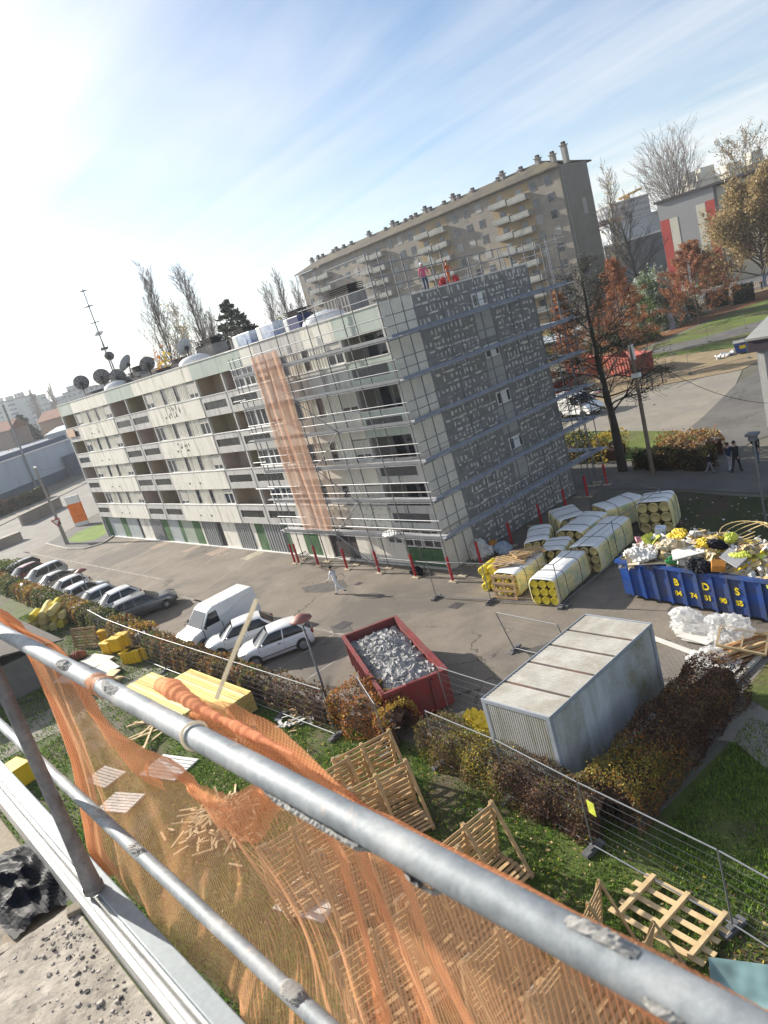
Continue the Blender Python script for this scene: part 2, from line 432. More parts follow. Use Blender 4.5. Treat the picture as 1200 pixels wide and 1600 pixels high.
for pts in ([(470, 918), (535, 905), (545, 917), (510, 926), (478, 926)], [(515, 978), (545, 972), (552, 986), (522, 990)], [(820, 1015), (862, 1003), (858, 1030), (832, 1034)]):
    sheet('asphalt_patch', P2(pts), .0045, M_TAR)
# right: block paving behind the blue skip, paths, street, yard and lawns
sheet('block_paving', [(-13.2, 18.4), (-9.25, 18.4), (-9.2, 23.0), (-13.2, 23.2)], .0045, M_PAVER)
sheet('footpath', P2([(1060, 1150), (1130, 1100), (1150, 1075), (1200, 1090), (1260, 1160), (1260, 1260), (1190, 1195), (1150, 1160)]), .004, M_PALE)
mbk = MB(); mbk.bar(G(1075, 1140) + Vector((0, 0, .05)), G(1205, 1010) + Vector((0, 0, .05)), .14, .12); struct('kerb', mbk, M_KERB)
sheet('lawn', P2([(1160, 1085), (1215, 1015), (1300, 1060), (1260, 1150)]), .006, M_GREEN)
sheet('lawn', [(-22.5, 31.3), (-21.5, 37.3), (-17, 36.2), (-12, 35.6), (-6, 33), (-6, 28), (-14, 28), (-19, 30)], .01, ground_mat('lawn_painted_shade', [(.3, (.04, .05, .018)), (.7, (.07, .085, .03))], .6, .05, 14, .45, patches=(.09, .065, .045), pscale=.3))  # darker greens than the other lawns: shade put into the colour
sheet('footpath', [(-60, 36.9), (-28, 37.6), (-21.5, 37.5), (-16, 36.6), (-6, 34), (12, 30), (12, 39), (-14, 42), (-22, 42.6), (-60, 45.5)], .006, M_DARKROAD)
sheet('lawn', [(-60, 45.5), (-27.5, 43.3), (-22.5, 43.0), (-22.2, 45.3), (-27, 50), (-60, 58)], .012, M_GREEN)
sheet('road', P2([(1052, 690), (1100, 650), (1150, 600), (1200, 570), (1290, 560), (1260, 640), (1205, 680), (1175, 690), (1160, 700), (1140, 735), (1090, 735)]), .008, M_DARKROAD)
sheet('pavement', P2([(860, 690), (900, 650), (985, 610), (1060, 598), (1160, 578), (1150, 600), (1100, 650), (1052, 690), (1010, 690)]), .009, M_PALE)
sheet('gravel_yard', P2([(850, 645), (905, 600), (1010, 562), (1080, 552), (1178, 540), (1195, 560), (1160, 577), (1060, 597), (985, 609), (900, 649)]), .014, M_GRAVEL)
sheet('lawn', P2([(900, 600), (985, 560), (1015, 543), (1090, 510), (1200, 466), (1260, 450), (1260, 530), (1178, 540), (1080, 552), (1010, 562)]), .018, M_GREEN)
sheet('footpath', P2([(1000, 549), (1090, 530), (1200, 498), (1260, 480), (1260, 494), (1200, 512), (1090, 541), (1010, 556)]), .024, M_DARKROAD)
sheet('leaf_litter', P2([(880, 570), (990, 530), (1100, 492), (1200, 452), (1262, 440), (1262, 452), (1200, 468), (1100, 503), (1010, 541), (980, 556), (900, 596)]), .022, M_LITTER)
sheet('footpath', P2([(1030, 505), (1130, 452), (1200, 436), (1280, 420), (1280, 436), (1200, 452), (1130, 474), (1040, 520)]), .027, M_GRAVEL)
sheet('trodden_ground', [(-60, 6), (-44, 5), (-31, 6), (-30, 9), (-36, 11.4), (-50, 11.6), (-58, 12)], .004, M_DIRT)
sheet('footpath', [(-41, -3), (-36, -3), (-34.6, 11.6), (-37, 11.6)], .008, M_PALE)
for p in ([(640, 945), (665, 950), (660, 962), (634, 957)], [(707, 942), (722, 944), (716, 954), (702, 951)]):
    pass
# ------------------------------------------------------------------ the long apartment block being insulated
F = 24.97
M_CREAM = mat('cream_render', (.78, .75, .66), .85, var=.07, scale=.5, streak=(.42, .39, .31), streak_scl=(2.2, 2.2, .35), bump=.004, bscale=30, fine=.05)
M_GREYP = mat('grey_concrete_panel', (.56, .55, .52), .85, var=.1, scale=.7, streak=(.25, .24, .22), streak_scl=(3, 3, .5), bump=.004, bscale=30, fine=.08)
M_GREENISH = mat('pale_green_panel', (.46, .51, .45), .85, var=.08, scale=.6, streak=(.34, .39, .35), streak_scl=(2, 2, .4), fine=.06)
M_WALL = mat('grey_wall', (.36, .34, .31), .9, var=.12, scale=.6, streak=(.22, .21, .19), fine=.08)
M_TAN = mat('loggia_tan', (.42, .33, .24), .9, var=.08, scale=1, fine=.05)
M_PINK = mat('loggia_pinkish', (.46, .36, .32), .9, var=.08, scale=1, fine=.05)
M_OLIVE = mat('loggia_olive', (.33, .28, .19), .9, var=.08, scale=1, fine=.05)
M_WHITE = mat('white_pvc', (.72, .72, .70), .45, var=.05, scale=2)
M_SHUT = mat('roller_shutter', (.62, .59, .52), .6, var=.08, scale=3)
M_GLASS = glassmat('window_glass', (.03, .035, .045))
M_DGLASS = glassmat('smoked_wired_glass', (.022, .026, .026), .25, .5)
M_COPE = mat('white_coping', (.7, .69, .66), .7, var=.08, scale=2, fine=.08, streak=(.45, .43, .4))
M_DKGREEN = mat('green_panel', (.045, .13, .045), .7, var=.25, scale=.9, col2=(.12, .2, .1), amt=.4, fine=.1)
M_PALEDOOR = mat('pale_blue_door', (.40, .44, .44), .6, var=.08, scale=.8, streak=(.3, .33, .32), fine=.05)
M_GRNDOOR = mat('washed_green_door', (.36, .41, .33), .6, var=.1, scale=.8, streak=(.28, .32, .26), fine=.05)
M_METALDOOR = mat('grey_sheet_door', (.36, .37, .37), .5, var=.12, scale=1, metal=.2, streak=(.25, .25, .25))
M_BROWN = mat('dark_brown_cladding', (.05, .042, .045), .8, var=.3, scale=2)
M_ROOF = mat('dark_roofing', (.03, .028, .035), .8, var=.3, scale=1)
M_BAR = mat('grey_metal_bars', (.28, .28, .29), .5, metal=.5)
M_GABLE = mat('glue_grey_gable', (.235, .228, .218), .95, var=.3, scale=2.2, col2=(.29, .285, .275), amt=.55, bump=.006, bscale=12, fine=.12)
M_GLUE = mat('pale_adhesive', (.70, .68, .64), .95, var=.2, scale=3, fine=.15)
M_PLATE = mat('bare_white_render', (.74, .70, .60), .9, var=.1, scale=.6, col2=(.60, .58, .53), amt=.4, fine=.08)
M_PATCH = mat('bare_grey_patch', (.40, .39, .37), .9, var=.15, scale=1.5, fine=.08)
apt = thing('apartment_building', 'long low cream apartment block with open loggias and green garage doors, half wrapped in scaffolding', 'building', (-53, 31, 0))
def part(mb, name, m, parent=apt, **k): return mb.build(name, m, parent, world=True, **k)
LZ = [3.7, 6.42, 9.12, 11.85]
XS = [-78.4, -74.65, -65.25, -61.5, -57.7, -48.45, -44.55, -40.5, -31.35, -27.6]
SOL = [(-74.65, -65.25), (-57.7, -48.45), (-40.5, -31.35)]
LOG = [(-78.4, -74.65, 0), (-65.25, -61.5, 1), (-61.5, -57.7, 2), (-48.45, -44.55, 0), (-44.55, -40.5, 2), (-31.35, -27.6, 3)]
mb = MB()
mb.bx(-78.38, -27.62, F + 1.45, 37.0, 0, 14.15)
for a, b in SOL: mb.bx(a, b, F + .16, F + 1.447, 2.3, 14.15)
mb.bx(-78.38, -27.62, F + .45, F + 1.448, 0, 2.29)
part(mb, 'wall', M_WALL)
mb = MB()
for x in XS:
    mb = MB()
    if x in (XS[0], XS[-1]):
        x0 = x if x == XS[0] else x - .2
        mb.bx(x0, x0 + .2, F - .01, F + 1.44, 0.0, 14.2)
    else: mb.bx(x - .08, x + .08, F + .03, F + 1.44, 2.3, 13.2)
    part(mb, 'cross_wall', M_GREYP)
mb = MB()
for z in LZ:
    for a, b, _ in LOG: mb.bx(a + .083, b - .083, F + .05, F + 1.442, z - 1.4, z - 1.05)
part(mb, 'balcony_floor', M_GREYP)
# fascia
FX = [(-78.4, -74.6, 1), (-74.6, -65.3, 0), (-65.3, -61.6, 1), (-61.6, -59.2, 1), (-59.2, -57.9, 0), (-57.9, -48.6, 0), (-48.6, -44.6, 1), (-44.6, -41.4, 1), (-41.4, -39.7, 0), (-39.7, -34.6, 2), (-34.6, -31.6, 0), (-31.6, -27.6, 1)]
for a, b, c in FX:
    mb = MB(); mb.bx(a + .012, b - .012, F, F + 1.3, 13.16, 14.28); part(mb, 'fascia_panel', [M_CREAM, M_GREENISH, M_GREYP][c])
mb = MB(); mb.bx(-78.45, -27.55, F - .04, F + .35, 14.283, 14.36); mb.bx(-27.9, -27.56, F + .36, 37.02, 14.283, 14.36); mb.bx(-78.45, -78.1, F + .36, 37.02, 14.283, 14.36)
part(mb, 'coping', M_COPE)
mb = MB(); mb.bx(-78, -28, F + 1.31, 36.9, 14.16, 14.2); part(mb, 'roof', M_ROOF)
mb = MB(); mb.bx(-76.6, -55, 27.6, 27.9, 14.2, 14.72); part(mb, 'roof_upstand', M_ROOF)
def window(x0, x1, z0, z1, y, kind, shut=0.0):
    """a framed window set in the facade, kind 1 casement pair, 0 narrow slot"""
    mb = MB(); t = .07
    mb.bx(x0, x1, y, y + .06, z0, z0 + t); mb.bx(x0, x1, y, y + .06, z1 - t, z1)
    mb.bx(x0, x0 + t, y, y + .06, z0 + t, z1 - t); mb.bx(x1 - t, x1, y, y + .06, z0 + t, z1 - t)
    if kind: xm = (x0 + x1) / 2; mb.bx(xm - .045, xm + .045, y, y + .06, z0 + t, z1 - t)
    w_ = part(mb, 'window', M_WHITE if kind else M_BAR)
    mb = MB(); mb.bx(x0 + t, x1 - t, y + .035, y + .05, z0 + t, z1 - t); part(mb, 'pane', M_GLASS, w_)
    if shut > 0:
        mb = MB(); n = max(2, int(shut / .05)); h = shut / n
        for k in range(n): mb.bx(x0 + .02, x1 - .02, y - .012, y - .002, z1 - (k + 1) * h + .008, z1 - k * h)
        part(mb, 'shutter', M_SHUT, w_)
    return w_
def rib(x0, x1, z0, z1):
    mb = MB(); n = 6; wd = (x1 - x0) / n
    for k in range(n):
        a = x0 + k * wd
        mb.face([(a, F + .13, z0), (a + wd * .45, F + .13, z0), (a + wd * .45, F + .13, z1), (a, F + .13, z1)])
        mb.face([(a + wd * .45, F + .13, z0), (a + wd * .6, F + .07, z0), (a + wd * .6, F + .07, z1), (a + wd * .45, F + .13, z1)])
        mb.face([(a + wd * .6, F + .07, z0), (a + wd * .9, F + .07, z0), (a + wd * .9, F + .07, z1), (a + wd * .6, F + .07, z1)])
        mb.face([(a + wd * .9, F + .07, z0), (a + wd, F + .13, z0), (a + wd, F + .13, z1), (a + wd * .9, F + .07, z1)])
    part(mb, 'ribbed_panel', M_CREAM)
r2 = random.Random(3)
for li, zt in enumerate(LZ):
    z1 = (LZ[li + 1] - 1.42) if li < 3 else 13.16
    for si, (a, b) in enumerate(SOL):
        mb = MB(); mb.bx(a + .01, b - .01, F - .03, F + .155, zt - 1.42, zt)
        part(mb, 'spandrel_panel', M_CREAM if (si < 2 or li == 0) else M_GREYP if li == 3 else M_PLATE)
        mb = MB(); mb.bx(a, b, F - .06, F + .155, zt + .002, zt + .05); part(mb, 'sill', M_COPE)
        u = a; z0 = zt + .05
        w1, s1 = 1.55, .58; r_ = (b - a - 2 * w1 - 2 * s1) / 3
        sh = r2.choice([0, 0, .45, .75, .9, .8])
        window(a + .05, a + w1 - .05, z0, z1 - .12, F + .09, 1, min(sh, z1 - z0 - .3)); u = a + w1
        rib(u, u + r_, z0, z1); u += r_
        window(u, u + s1, z0, z1, F + .1, 0); u += s1
        rib(u, u + r_, z0, z1); u += r_
        window(u, u + s1, z0, z1, F + .1, 0); u += s1
        rib(u, u + r_, z0, z1)
        sh = r2.choice([0, .3, .6, .8, .75])
        window(b - w1 + .05, b - .05, z0, z1 - .12, F + .09, 1, min(sh, z1 - z0 - .3))
    for gi, (a, b, c) in enumerate(LOG):
        a_, b_ = a + (.2 if a == XS[0] else .083), b - (.2 if b == XS[-1] else .083)
        # parapet with a long low opening
        zb = zt - 1.42; o0, o1 = zt - .95, zt - .40; ox0, ox1 = a_ + .22, b_ - .3
        mb = MB()
        mb.bx(a_, b_, F, F + .12, o1, zt); mb.bx(a_, b_, F, F + .12, zb, o0)
        mb.bx(a_, ox0, F, F + .12, o0, o1); mb.bx(ox1, b_, F, F + .12, o0, o1)
        pp = part(mb, 'balcony_parapet', M_GREYP if not (c == 3 and li >= 2) else M_GREENISH)
        mb = MB(); mb.bx(a_, b_, F - .03, F + .15, zt + .001, zt + .045); part(mb, 'coping', M_COPE, pp)
        mb = MB()
        if c == 3:
            mb.bx(ox0, ox1, F + .1, F + .115, o0, o1, 1)
            n = 42
            for k in range(n + 1): x = ox0 + (ox1 - ox0) * k / n; mb.bx(x - .012, x + .012, F + .04, F + .06, o0, o1)
            part(mb, 'grille', [M_BAR, M_DGLASS], pp)
        else:
            mb.bx(ox0, ox1, F + .05, F + .07, o0, o1); part(mb, 'wired_glass', M_DGLASS, pp)
        # back of the loggia
        mb = MB(); mb.bx(a_, b_, F + 1.38, F + 1.444, zt - 1.05, z1)
        mb.bx(a_ , a_ + .02, F + .2, F + 1.38, zt - 1.05, z1 - .002)
        bw = part(mb, 'loggia_wall', [M_TAN, M_PINK, M_OLIVE, M_WALL][(gi + li) % 3 if c < 3 else 3])
        if c in (0, 2, 3) and not (gi == 2 and li in (0, 2)):
            xd = b_ - 1.25 if c != 3 else a_ + .4
            for j in range(1 if c < 3 else 3):
                mb = MB(); mb.bx(xd + j * 1.05, xd + j * 1.05 + .95, F + 1.33, F + 1.378, zt - 1.0, z1 - .1)
                dd = part(mb, 'balcony_door', M_WHITE if c != 3 else M_BAR)
                mb = MB(); mb.bx(xd + j * 1.05 + .09, xd + j * 1.05 + .86, F + 1.32, F + 1.329, zt - .8, z1 - .18); part(mb, 'pane', M_GLASS, dd)
        if gi == 4:                                    # half glazed in
            for j in range(2):
                x0 = a_ + 1.15 + j * 1.35
                window(x0, x0 + 1.3, zt + .05, z1 - .05, F + .12, 1)
        if c == 2 and gi == 2 and li == 2:             # things left on the balcony
            pass
# rust stains round the overflow holes on the spandrels
mb = MB()
for zt in LZ:
    for a, b in SOL[:2]:
        for k in (.32, .52):
            x = a + (b - a) * k; mb.bx(x - .09, x + .09, F - .05, F - .031, zt - .95, zt - .83)
part(mb, 'overflow_pipe', M_BROWN)
M_SCRAPE = mat('bare_concrete_scar', (.17, .15, .12), .95, var=.3, scale=4)
mb = MB()
for (xa, za, n, hh) in ((-53.5, 11.35, 16, .7), (-53.3, 8.5, 9, .3), (-71, 11.3, 5, .3)):
    for k in range(n):
        x = xa + r2.uniform(-1.2, 1.5); z = za + r2.uniform(-.5, .35); w_, h_ = r2.uniform(.04, .13), r2.uniform(.12, hh)
        pts = [(x + w_ * math.cos(t) * r2.uniform(.6, 1.2), F - .034, z + h_ * .5 * math.sin(t) * r2.uniform(.6, 1.2)) for t in np.linspace(0, 2 * PI, 9)[:-1]]
        mb.face(pts)
part(mb, 'chipped_patch', M_SCRAPE)
# garage level
GZ = 2.27
seg = [(-78.2, -77, 'g'), (-77, -73.85, 'p'), (-73.85, -72.4, 'g'), (-72.3, -69.5, 'p'), (-69.45, -68.9, 'd'), (-68.9, -66.45, 'w'), (-66.4, -63.95, 'm'), (-63.9, -62.55, 'g'), (-62.5, -60.4, 'p'), (-60.35, -59.75, 'g'), (-59.7, -57.65, 'v'), (-57.6, -56.2, 'g'), (-56.2, -55.9, 'w'),
       (-55.85, -53.45, 'm'), (-53.4, -52.6, 'd'), (-52.55, -50.3, 'w'), (-50.25, -48, 'm'), (-48, -47.4, 'w'), (-47.35, -46.1, 'g'), (-46.05, -43.6, 'm'), (-43.55, -43, 'g'), (-43, -41.3, 'w'), (-41.25, -39.6, 'g'), (-39.55, -38.4, 'w'), (-38.35, -35.6, 'd'), (-35.55, -31.1, 'w'), (-31.05, -27.82, 'e')]
gm = dict(g=M_DKGREEN, p=M_PALEDOOR, d=M_BROWN, w=M_CREAM, m=M_METALDOOR, v=M_GRNDOOR, e=M_DKGREEN)
gn = dict(g='green_panel', p='garage_door', d='entrance_door', w='ground_floor_wall', m='garage_door', v='garage_door', e='green_panel')
for a, b, c in seg:
    mb = MB(); y = F + .3
    if c == 'm':
        n = 7; wd = (b - a) / n
        for k in range(n):
            mb.bx(a + k * wd, a + k * wd + wd * .52, y - .06, y + .14, .05, GZ)
            mb.bx(a + k * wd + wd * .52, a + (k + 1) * wd, y + .05, y + .14, .05, GZ)
    elif c == 'e': mb.bx(a, b, y, y + .15, .05, 1.1)
    elif c == 'd': mb.bx(a, b, y + .08, y + .14, .05, GZ)
    elif c in 'pv':
        for k in range(5): mb.bx(a, b, y, y + .14, .05 + k * .443, .05 + k * .443 + .437)
    else: mb.bx(a, b, y, y + .15, .05, GZ)
    part(mb, gn[c], gm[c])
for a, b in ((-31.0, -29.6), (-29.5, -27.9)): window(a, b, 1.15, GZ - .05, F + .3, 1)
window(-32.4, -31.15, 1.3, 1.95, F + .25, 1)
mb = MB(); mb.bx(-78.2, -27.6, F + .1, F + .44, 0.004, .05); part(mb, 'plinth', M_COPE)
# pegs for the insulation boards under the lowest scaffold floor
mb = MB()
for k in range(13):
    for z in (2.5, 2.85, 3.2, 3.55):
        x = -39 + k * .62 + (.3 if int(z * 10) % 2 else 0); mb.box((x, F - .06, z), (.11, .07, .05))
part(mb, 'fixing_peg', M_GREYP)
# gable
gx = -27.6
mb = MB()
for i, (z0, z1) in enumerate(((.05, 2.25), (2.28, 4.3), (4.33, 6.35), (6.38, 8.4), (8.43, 10.45), (10.48, 12.5), (12.53, 14.28))):
    mb.bx(gx - .01, gx + .035, F + .02, 27.25, z0, z1)
part(mb, 'gable_corner_panel', M_PLATE)
mb = MB(); mb.bx(gx - .01, gx + .02, 27.255, 37.05, 0.02, 14.28); part(mb, 'gable_wall', M_GABLE)
r3 = random.Random(11)
mb = MB()
def dab(y, z, dy, dz, n=9):
    x = gx + .023 + r3.uniform(.002, .009)
    p = []
    for k in range(n):
        t = 2 * PI * k / n; s = r3.uniform(.55, 1.2)
        c_, s_ = math.cos(t), math.sin(t)
        q = lambda u: math.copysign(abs(u) ** .6, u)
        p.append((y + dy * .5 * q(c_) * s, z + dz * .5 * q(s_) * s))
    base = [(gx + .0205, a, b) for a, b in p]; top = [(x + .014, y + (a - y) * .8, z + (b - z) * .8) for a, b in p]
    mb.mesh(base + top, [tuple(range(n, 2 * n))] + [(i, (i + 1) % n, n + (i + 1) % n, n + i) for i in range(n)])
WIN = [(31.9, 13.15), (31.95, 10.3), (32.0, 7.6), (32.15, 4.85)]
def clear(y, z):
    for wy, wz in WIN:
        if 31.4 < y < 33.2 and wz - 2.2 < z < wz + .55: return False
    return True
BH, BW = .62, 1.28
for row in range(23):
    z = .12 + row * BH
    off = (row % 2) * BW * .5 + r3.uniform(-.08, .08)
    for k in range(9):
        y0 = 27.45 + off + k * BW
        # broken horizontal stripe
        yy = y0
        while yy < y0 + BW - .08:
            L = r3.uniform(.16, .66)
            if yy + L < 36.95 and clear(yy + L / 2, z) and r3.random() < .85: dab(yy + L / 2, z + r3.uniform(-.05, .05), L * r3.uniform(.8, 1.2), r3.uniform(.07, .15), 14)
            yy += L + r3.uniform(.0, .10)
        if y0 < 36.9 and clear(y0, z + .3) and r3.random() < .9: dab(y0 + r3.uniform(-.03, .03), z + BH * .5, r3.uniform(.06, .14), BH * r3.uniform(.35, .75), 12)
        for d in range(3):
            y = y0 + BW * (.27 + .24 * d)
            if y < 36.8 and clear(y, z + .3) and r3.random() < .8:
                if r3.random() < .62: dab(y + r3.uniform(-.06, .06), z + BH * .5 + r3.uniform(-.06, .06), r3.uniform(.15, .26), r3.uniform(.15, .27), 11)
                else: dab(y + r3.uniform(-.08, .08), z + BH * .5 + r3.uniform(-.08, .08), r3.uniform(.08, .16), r3.uniform(.2, .44), 11)
part(mb, 'adhesive_dab', M_GLUE)['kind'] = 'stuff'
for i, (wy, wz) in enumerate(WIN):
    mb = MB(); mb.bx(gx + .015, gx + .03, wy - .35, wy + 1.05, wz - 2.1, wz - .42); part(mb, 'bare_patch', M_PATCH)
    mb = MB(); mb.bx(gx + .01, gx + .045, wy - .25, wy + .95, wz - .38, wz + .36); wf = part(mb, 'gable_window', M_WHITE)
    mb = MB(); mb.bx(gx + .046, gx + .05, wy - .17, wy + .12, wz - .3, wz + .28); part(mb, 'pane', M_GLASS, wf); mb = MB(); mb.bx(gx + .046, gx + .05, wy + .68, wy + .9, wz - .3, wz + .28); part(mb, 'pane', M_GLASS, wf)
# roof clutter that belongs to the building
M_DOME = filmmat('acrylic_dome', (.85, .86, .86), .9, .2, .2)
for x, y, r_ in ((-66.8, 26.9, 1.15), (-51.2, 27.0, 1.25), (-34.6, 27.0, 1.35)):
    mb = MB(); mb.lathe([(r_ * math.cos(t), .2 + .55 * math.sin(t)) for t in np.linspace(0, PI / 2, 8)], 20, (x, y, 14.2)); mb.lathe([(r_, 0), (r_, .2)], 20, (x, y, 14.2))
    part(mb, 'skylight_dome', M_DOME, smooth=True)
M_CONC = mat('board_marked_concrete', (.34, .32, .29), .9, var=.18, scale=1.2, streak=(.2, .19, .18), streak_scl=(5, 5, .4), fine=.1)
def stack(x, y, wx, wy, h):
    mb = MB(); mb.bx(x - wx / 2, x + wx / 2, y - wy / 2, y + wy / 2, 14.2, 14.2 + h)
    n = int(wx / .28)
    for k in range(n): mb.bx(x - wx / 2 + (k + .25) * wx / n, x - wx / 2 + (k + .6) * wx / n, y - wy / 2 - .04, y - wy / 2 + .01, 14.25, 14.2 + h - .05)
    s_ = part(mb, 'chimney', M_CONC)
    mb = MB(); mb.bx(x - wx / 2 - .05, x + wx / 2 + .05, y - wy / 2 - .05, y + wy / 2 + .05, 14.2 + h + .002, 14.2 + h + .08)
    for k in range(4):
        z = 14.2 + h + .12 + k * .11; mb.bx(x - wx / 2 + .05, x + wx / 2 - .05, y - wy / 2 + .05, y + wy / 2 - .05, z, z + .05)
    for sx in (-1, 1): mb.bx(x + sx * wx * .4 - .08, x + sx * wx * .4 + .08, y - .2, y + .2, 14.2 + h + .08, 14.2 + h + .5)
    part(mb, 'chimney_cap', M_BROWN, s_)
stack(-70.3, 29, 1.9, 1.2, .65); stack(-65.7, 29, 2.2, 1.2, .95); stack(-58.2, 29.5, 2.5, 1.2, .45); stack(-52.6, 29.5, 2.7, 1.3, 1.15)
stack(-47.6, 29.5, 2.2, 1.2, 1.0); stack(-40.0, 29.2, 1.9, 1.2, .95); stack(-35.0, 29.2, 2.5, 1.3, 1.3)
# ------------------------------------------------------------------ scaffolding round the block
M_STEEL = mat('galvanised_steel', (.27, .275, .29), .5, metal=.5, var=.15, scale=3, fine=.15)
M_STEELD = mat('dull_steel_tube', (.17, .175, .19), .6, metal=.4, var=.25, scale=3)
M_DECK = mat('scaffold_deck', (.47, .48, .5), .6, metal=.25, var=.15, scale=2, fine=.1)
M_DECKB = mat('blue_grey_toe_board', (.2, .23, .3), .7, var=.2, scale=2)
M_RED = mat('red_foam_sleeve', (.42, .02, .03), .6, var=.15, scale=3)
M_BASE = mat('timber_sole_plate', (.45, .38, .28), .9, var=.2, scale=4)
DZ = [2.35, 4.4, 6.42, 8.48, 10.56, 12.6]
YO, YI = 23.85, 24.6
def rail(p, name, a, b, m, r=.024): 
    mb = MB(); mb.tube(a, b, r, 6); return mb.build(name, m, p, world=True)
fs = thing('scaffolding', 'galvanised scaffolding across the front of the apartment block with grey decks and red sleeved feet', 'scaffold', (-34, 24.2, 0))
FXS = [-41.0, -38.3, -35.3, -32.25, -29.2, -26.4]
def column(p, x, y, top, red=True, z0=0.0):
    s_ = rail(p, 'standard', (x, y, z0 + .05), (x, y, top), M_STEELD, .03)
    mb = MB()
    for z in np.arange(z0 + .4, top, 1.02): mb.lathe([(.026, -.03), (.05, -.03), (.05, .03), (.026, .03)], 8, (x, y, z))
    mb.build('coupler', M_STEEL, s_, world=True)
    if red:
        mb = MB(); mb.tube((x, y, .12), (x, y, 1.4), .075, 10); mb.build('foot_sleeve', M_RED, s_, world=True)
    mb = MB(); mb.bx(x - .28, x + .28, y - .13, y + .13, .006, .05); mb.build('sole_plate', M_BASE, s_, world=True)
for x in FXS:
    top = 13.8 if x < -40 else 14.6 if x < -33 else 15.2 if x < -28 else 16.6
    column(fs, x, YO, top); column(fs, x, YI, top, False)
column(fs, -40.6, YO + .05, 13.8)
def deck(p, axis, c0_, c1_, a0, a1, z, m=M_DECK):
    """planks between a0 and a1 along the axis, c0..c1 across"""
    mb = MB(); n = 2; wd = (c1_ - c0_) / n
    L = 3.0; a = a0
    while a < a1 - .01:
        e = min(a + L, a1)
        for k in range(n):
            u0, u1 = c0_ + k * wd + .006, c0_ + (k + 1) * wd - .006
            if axis == 'x': mb.bx(a + .005, e - .005, u0, u1, z - .05, z)
            else: mb.bx(u0, u1, a + .005, e - .005, z - .05, z)
        a = e
    return mb.build('deck', m, p, world=True)
for i, z in enumerate(DZ):
    deck(fs, 'x', YO + .03, YI - .03, -41.0 if i else -41.6, -26.3, z)
    mb = MB(); mb.bx(-41.0, -26.3, YO - .035, YO - .012, z + .0, z + .15); mb.build('toe_board', M_STEEL, fs, world=True)
    for h in (.5, 1.0): rail(fs, 'guard_rail', (-41.2, YO - .03, z + h + .03), (-26.2, YO - .03, z + h + .03), M_STEEL)
    rail(fs, 'ledger', (-41.2, YI, z - .07), (-26.2, YI, z - .07), M_STEELD)
    rail(fs, 'ledger', (-41.2, YO, z - .08), (-26.2, YO, z - .08), M_STEELD)
    for x in FXS: rail(fs, 'transom', (x + .03, YO - .1, z - .1), (x + .03, YI + .2, z - .1), M_STEELD)
for h in (14.6, 15.1): rail(fs, 'guard_rail', (-36.5 if h < 15 else -32.6, YO, h), (-26.2, YO, h), M_STEEL)
rail(fs, 'guard_rail', (-41.2, YO, 14.25), (-32, YO, 14.3), M_STEEL)
for h in (15.9, 16.5): rail(fs, 'guard_rail', (-29.4, YO, h), (-26.2, YO, h), M_STEEL)
rail(fs, 'ledger', (-32.4, YO, 1.0), (-26.2, YO, 1.0), M_STEELD); rail(fs, 'ledger', (-41, YI, .4), (-26.2, YI, .4), M_STEELD)
zz = [0.15] + DZ
for k in range(5):
    x0, x1 = (-35.3, -32.25) if k % 2 == 0 else (-32.25, -35.3)
    rail(fs, 'brace', (x0, YO - .06, zz[k + 1]), (x1, YO - .06, zz[k]), M_STEELD, .022)
rail(fs, 'brace', (-35.2, YO - .06, 2.3), (-31.6, YO - .06, .15), M_STEEL)
for k in range(1, 5):                                    # short bays reaching out to the left, one per floor
    z = DZ[k]; x0 = -43.4 if k % 2 else -42.6
    for h in (.6 + .2 * (k % 2),): rail(fs, 'guard_rail', (x0, YO + .3, z + h), (-41, YO + .3, z + h), M_STEEL)
    deck(fs, 'x', YO + .35, YI - .15, x0 + .9, -41.05, z)
mb = MB()
for k in range(7): mb.tube((-39.9 + .02 * k, YO + .1 + k * .1, .1), (-39.0 + .02 * k, YO - .9 + k * .1, 1.15), .02, 5)
for t in (.2, .6, .95): mb.tube((-39.9 + .9 * t, YO + .1 - t, .1 + 1.05 * t), (-39.8 + .9 * t, YO + .75 - t, .1 + 1.05 * t), .02, 5)
tag(mb.build('guard_frame', M_STEELD), 'black steel guard frame leaning beside the two red scaffold feet', 'frame')
# round the gable
gs = thing('scaffolding', 'scaffolding against the grey glued gable wall, its dark floors seen edge on', 'scaffold', (-26.6, 31, 0))
XO, XI = -26.2, -26.95
GYS = [25.9, 28.6, 31.4, 33.9, 36.2, 38.4]
for y in GYS:
    top = 16.2 if y < 30 else 15.4
    column(gs, XO, y, top); column(gs, XI, y, top, False)
for i, z in enumerate(DZ):
    deck(gs, 'y', XI + .03, XO - .03, 24.7, 38.6, z)
    mb = MB(); mb.bx(XO + .012, XO + .035, 24.0, 38.6, z, z + .15); mb.build('toe_board', M_DECKB, gs, world=True)
    for h in (.5, 1.0): rail(gs, 'guard_rail', (XO + .03, 23.9, z + h + .03), (XO + .03, 38.6, z + h + .03), M_STEELD, .021)
    rail(gs, 'ledger', (XO, 23.9, z - .08), (XO, 38.6, z - .08), M_STEEL); rail(gs, 'ledger', (XI, 23.9, z - .07), (XI, 38.6, z - .07), M_STEELD)
    for y in GYS: rail(gs, 'transom', (XO + .1, y + .03, z - .1), (XI - .3, y + .03, z - .1), M_STEELD)
for h in (14.9, 15.4): rail(gs, 'guard_rail', (XO, 23.9, h), (XO, 38.6, h), M_STEEL)
rail(gs, 'guard_rail', (XO, 23.9, 15.95), (XO, 29, 15.95), M_STEEL)
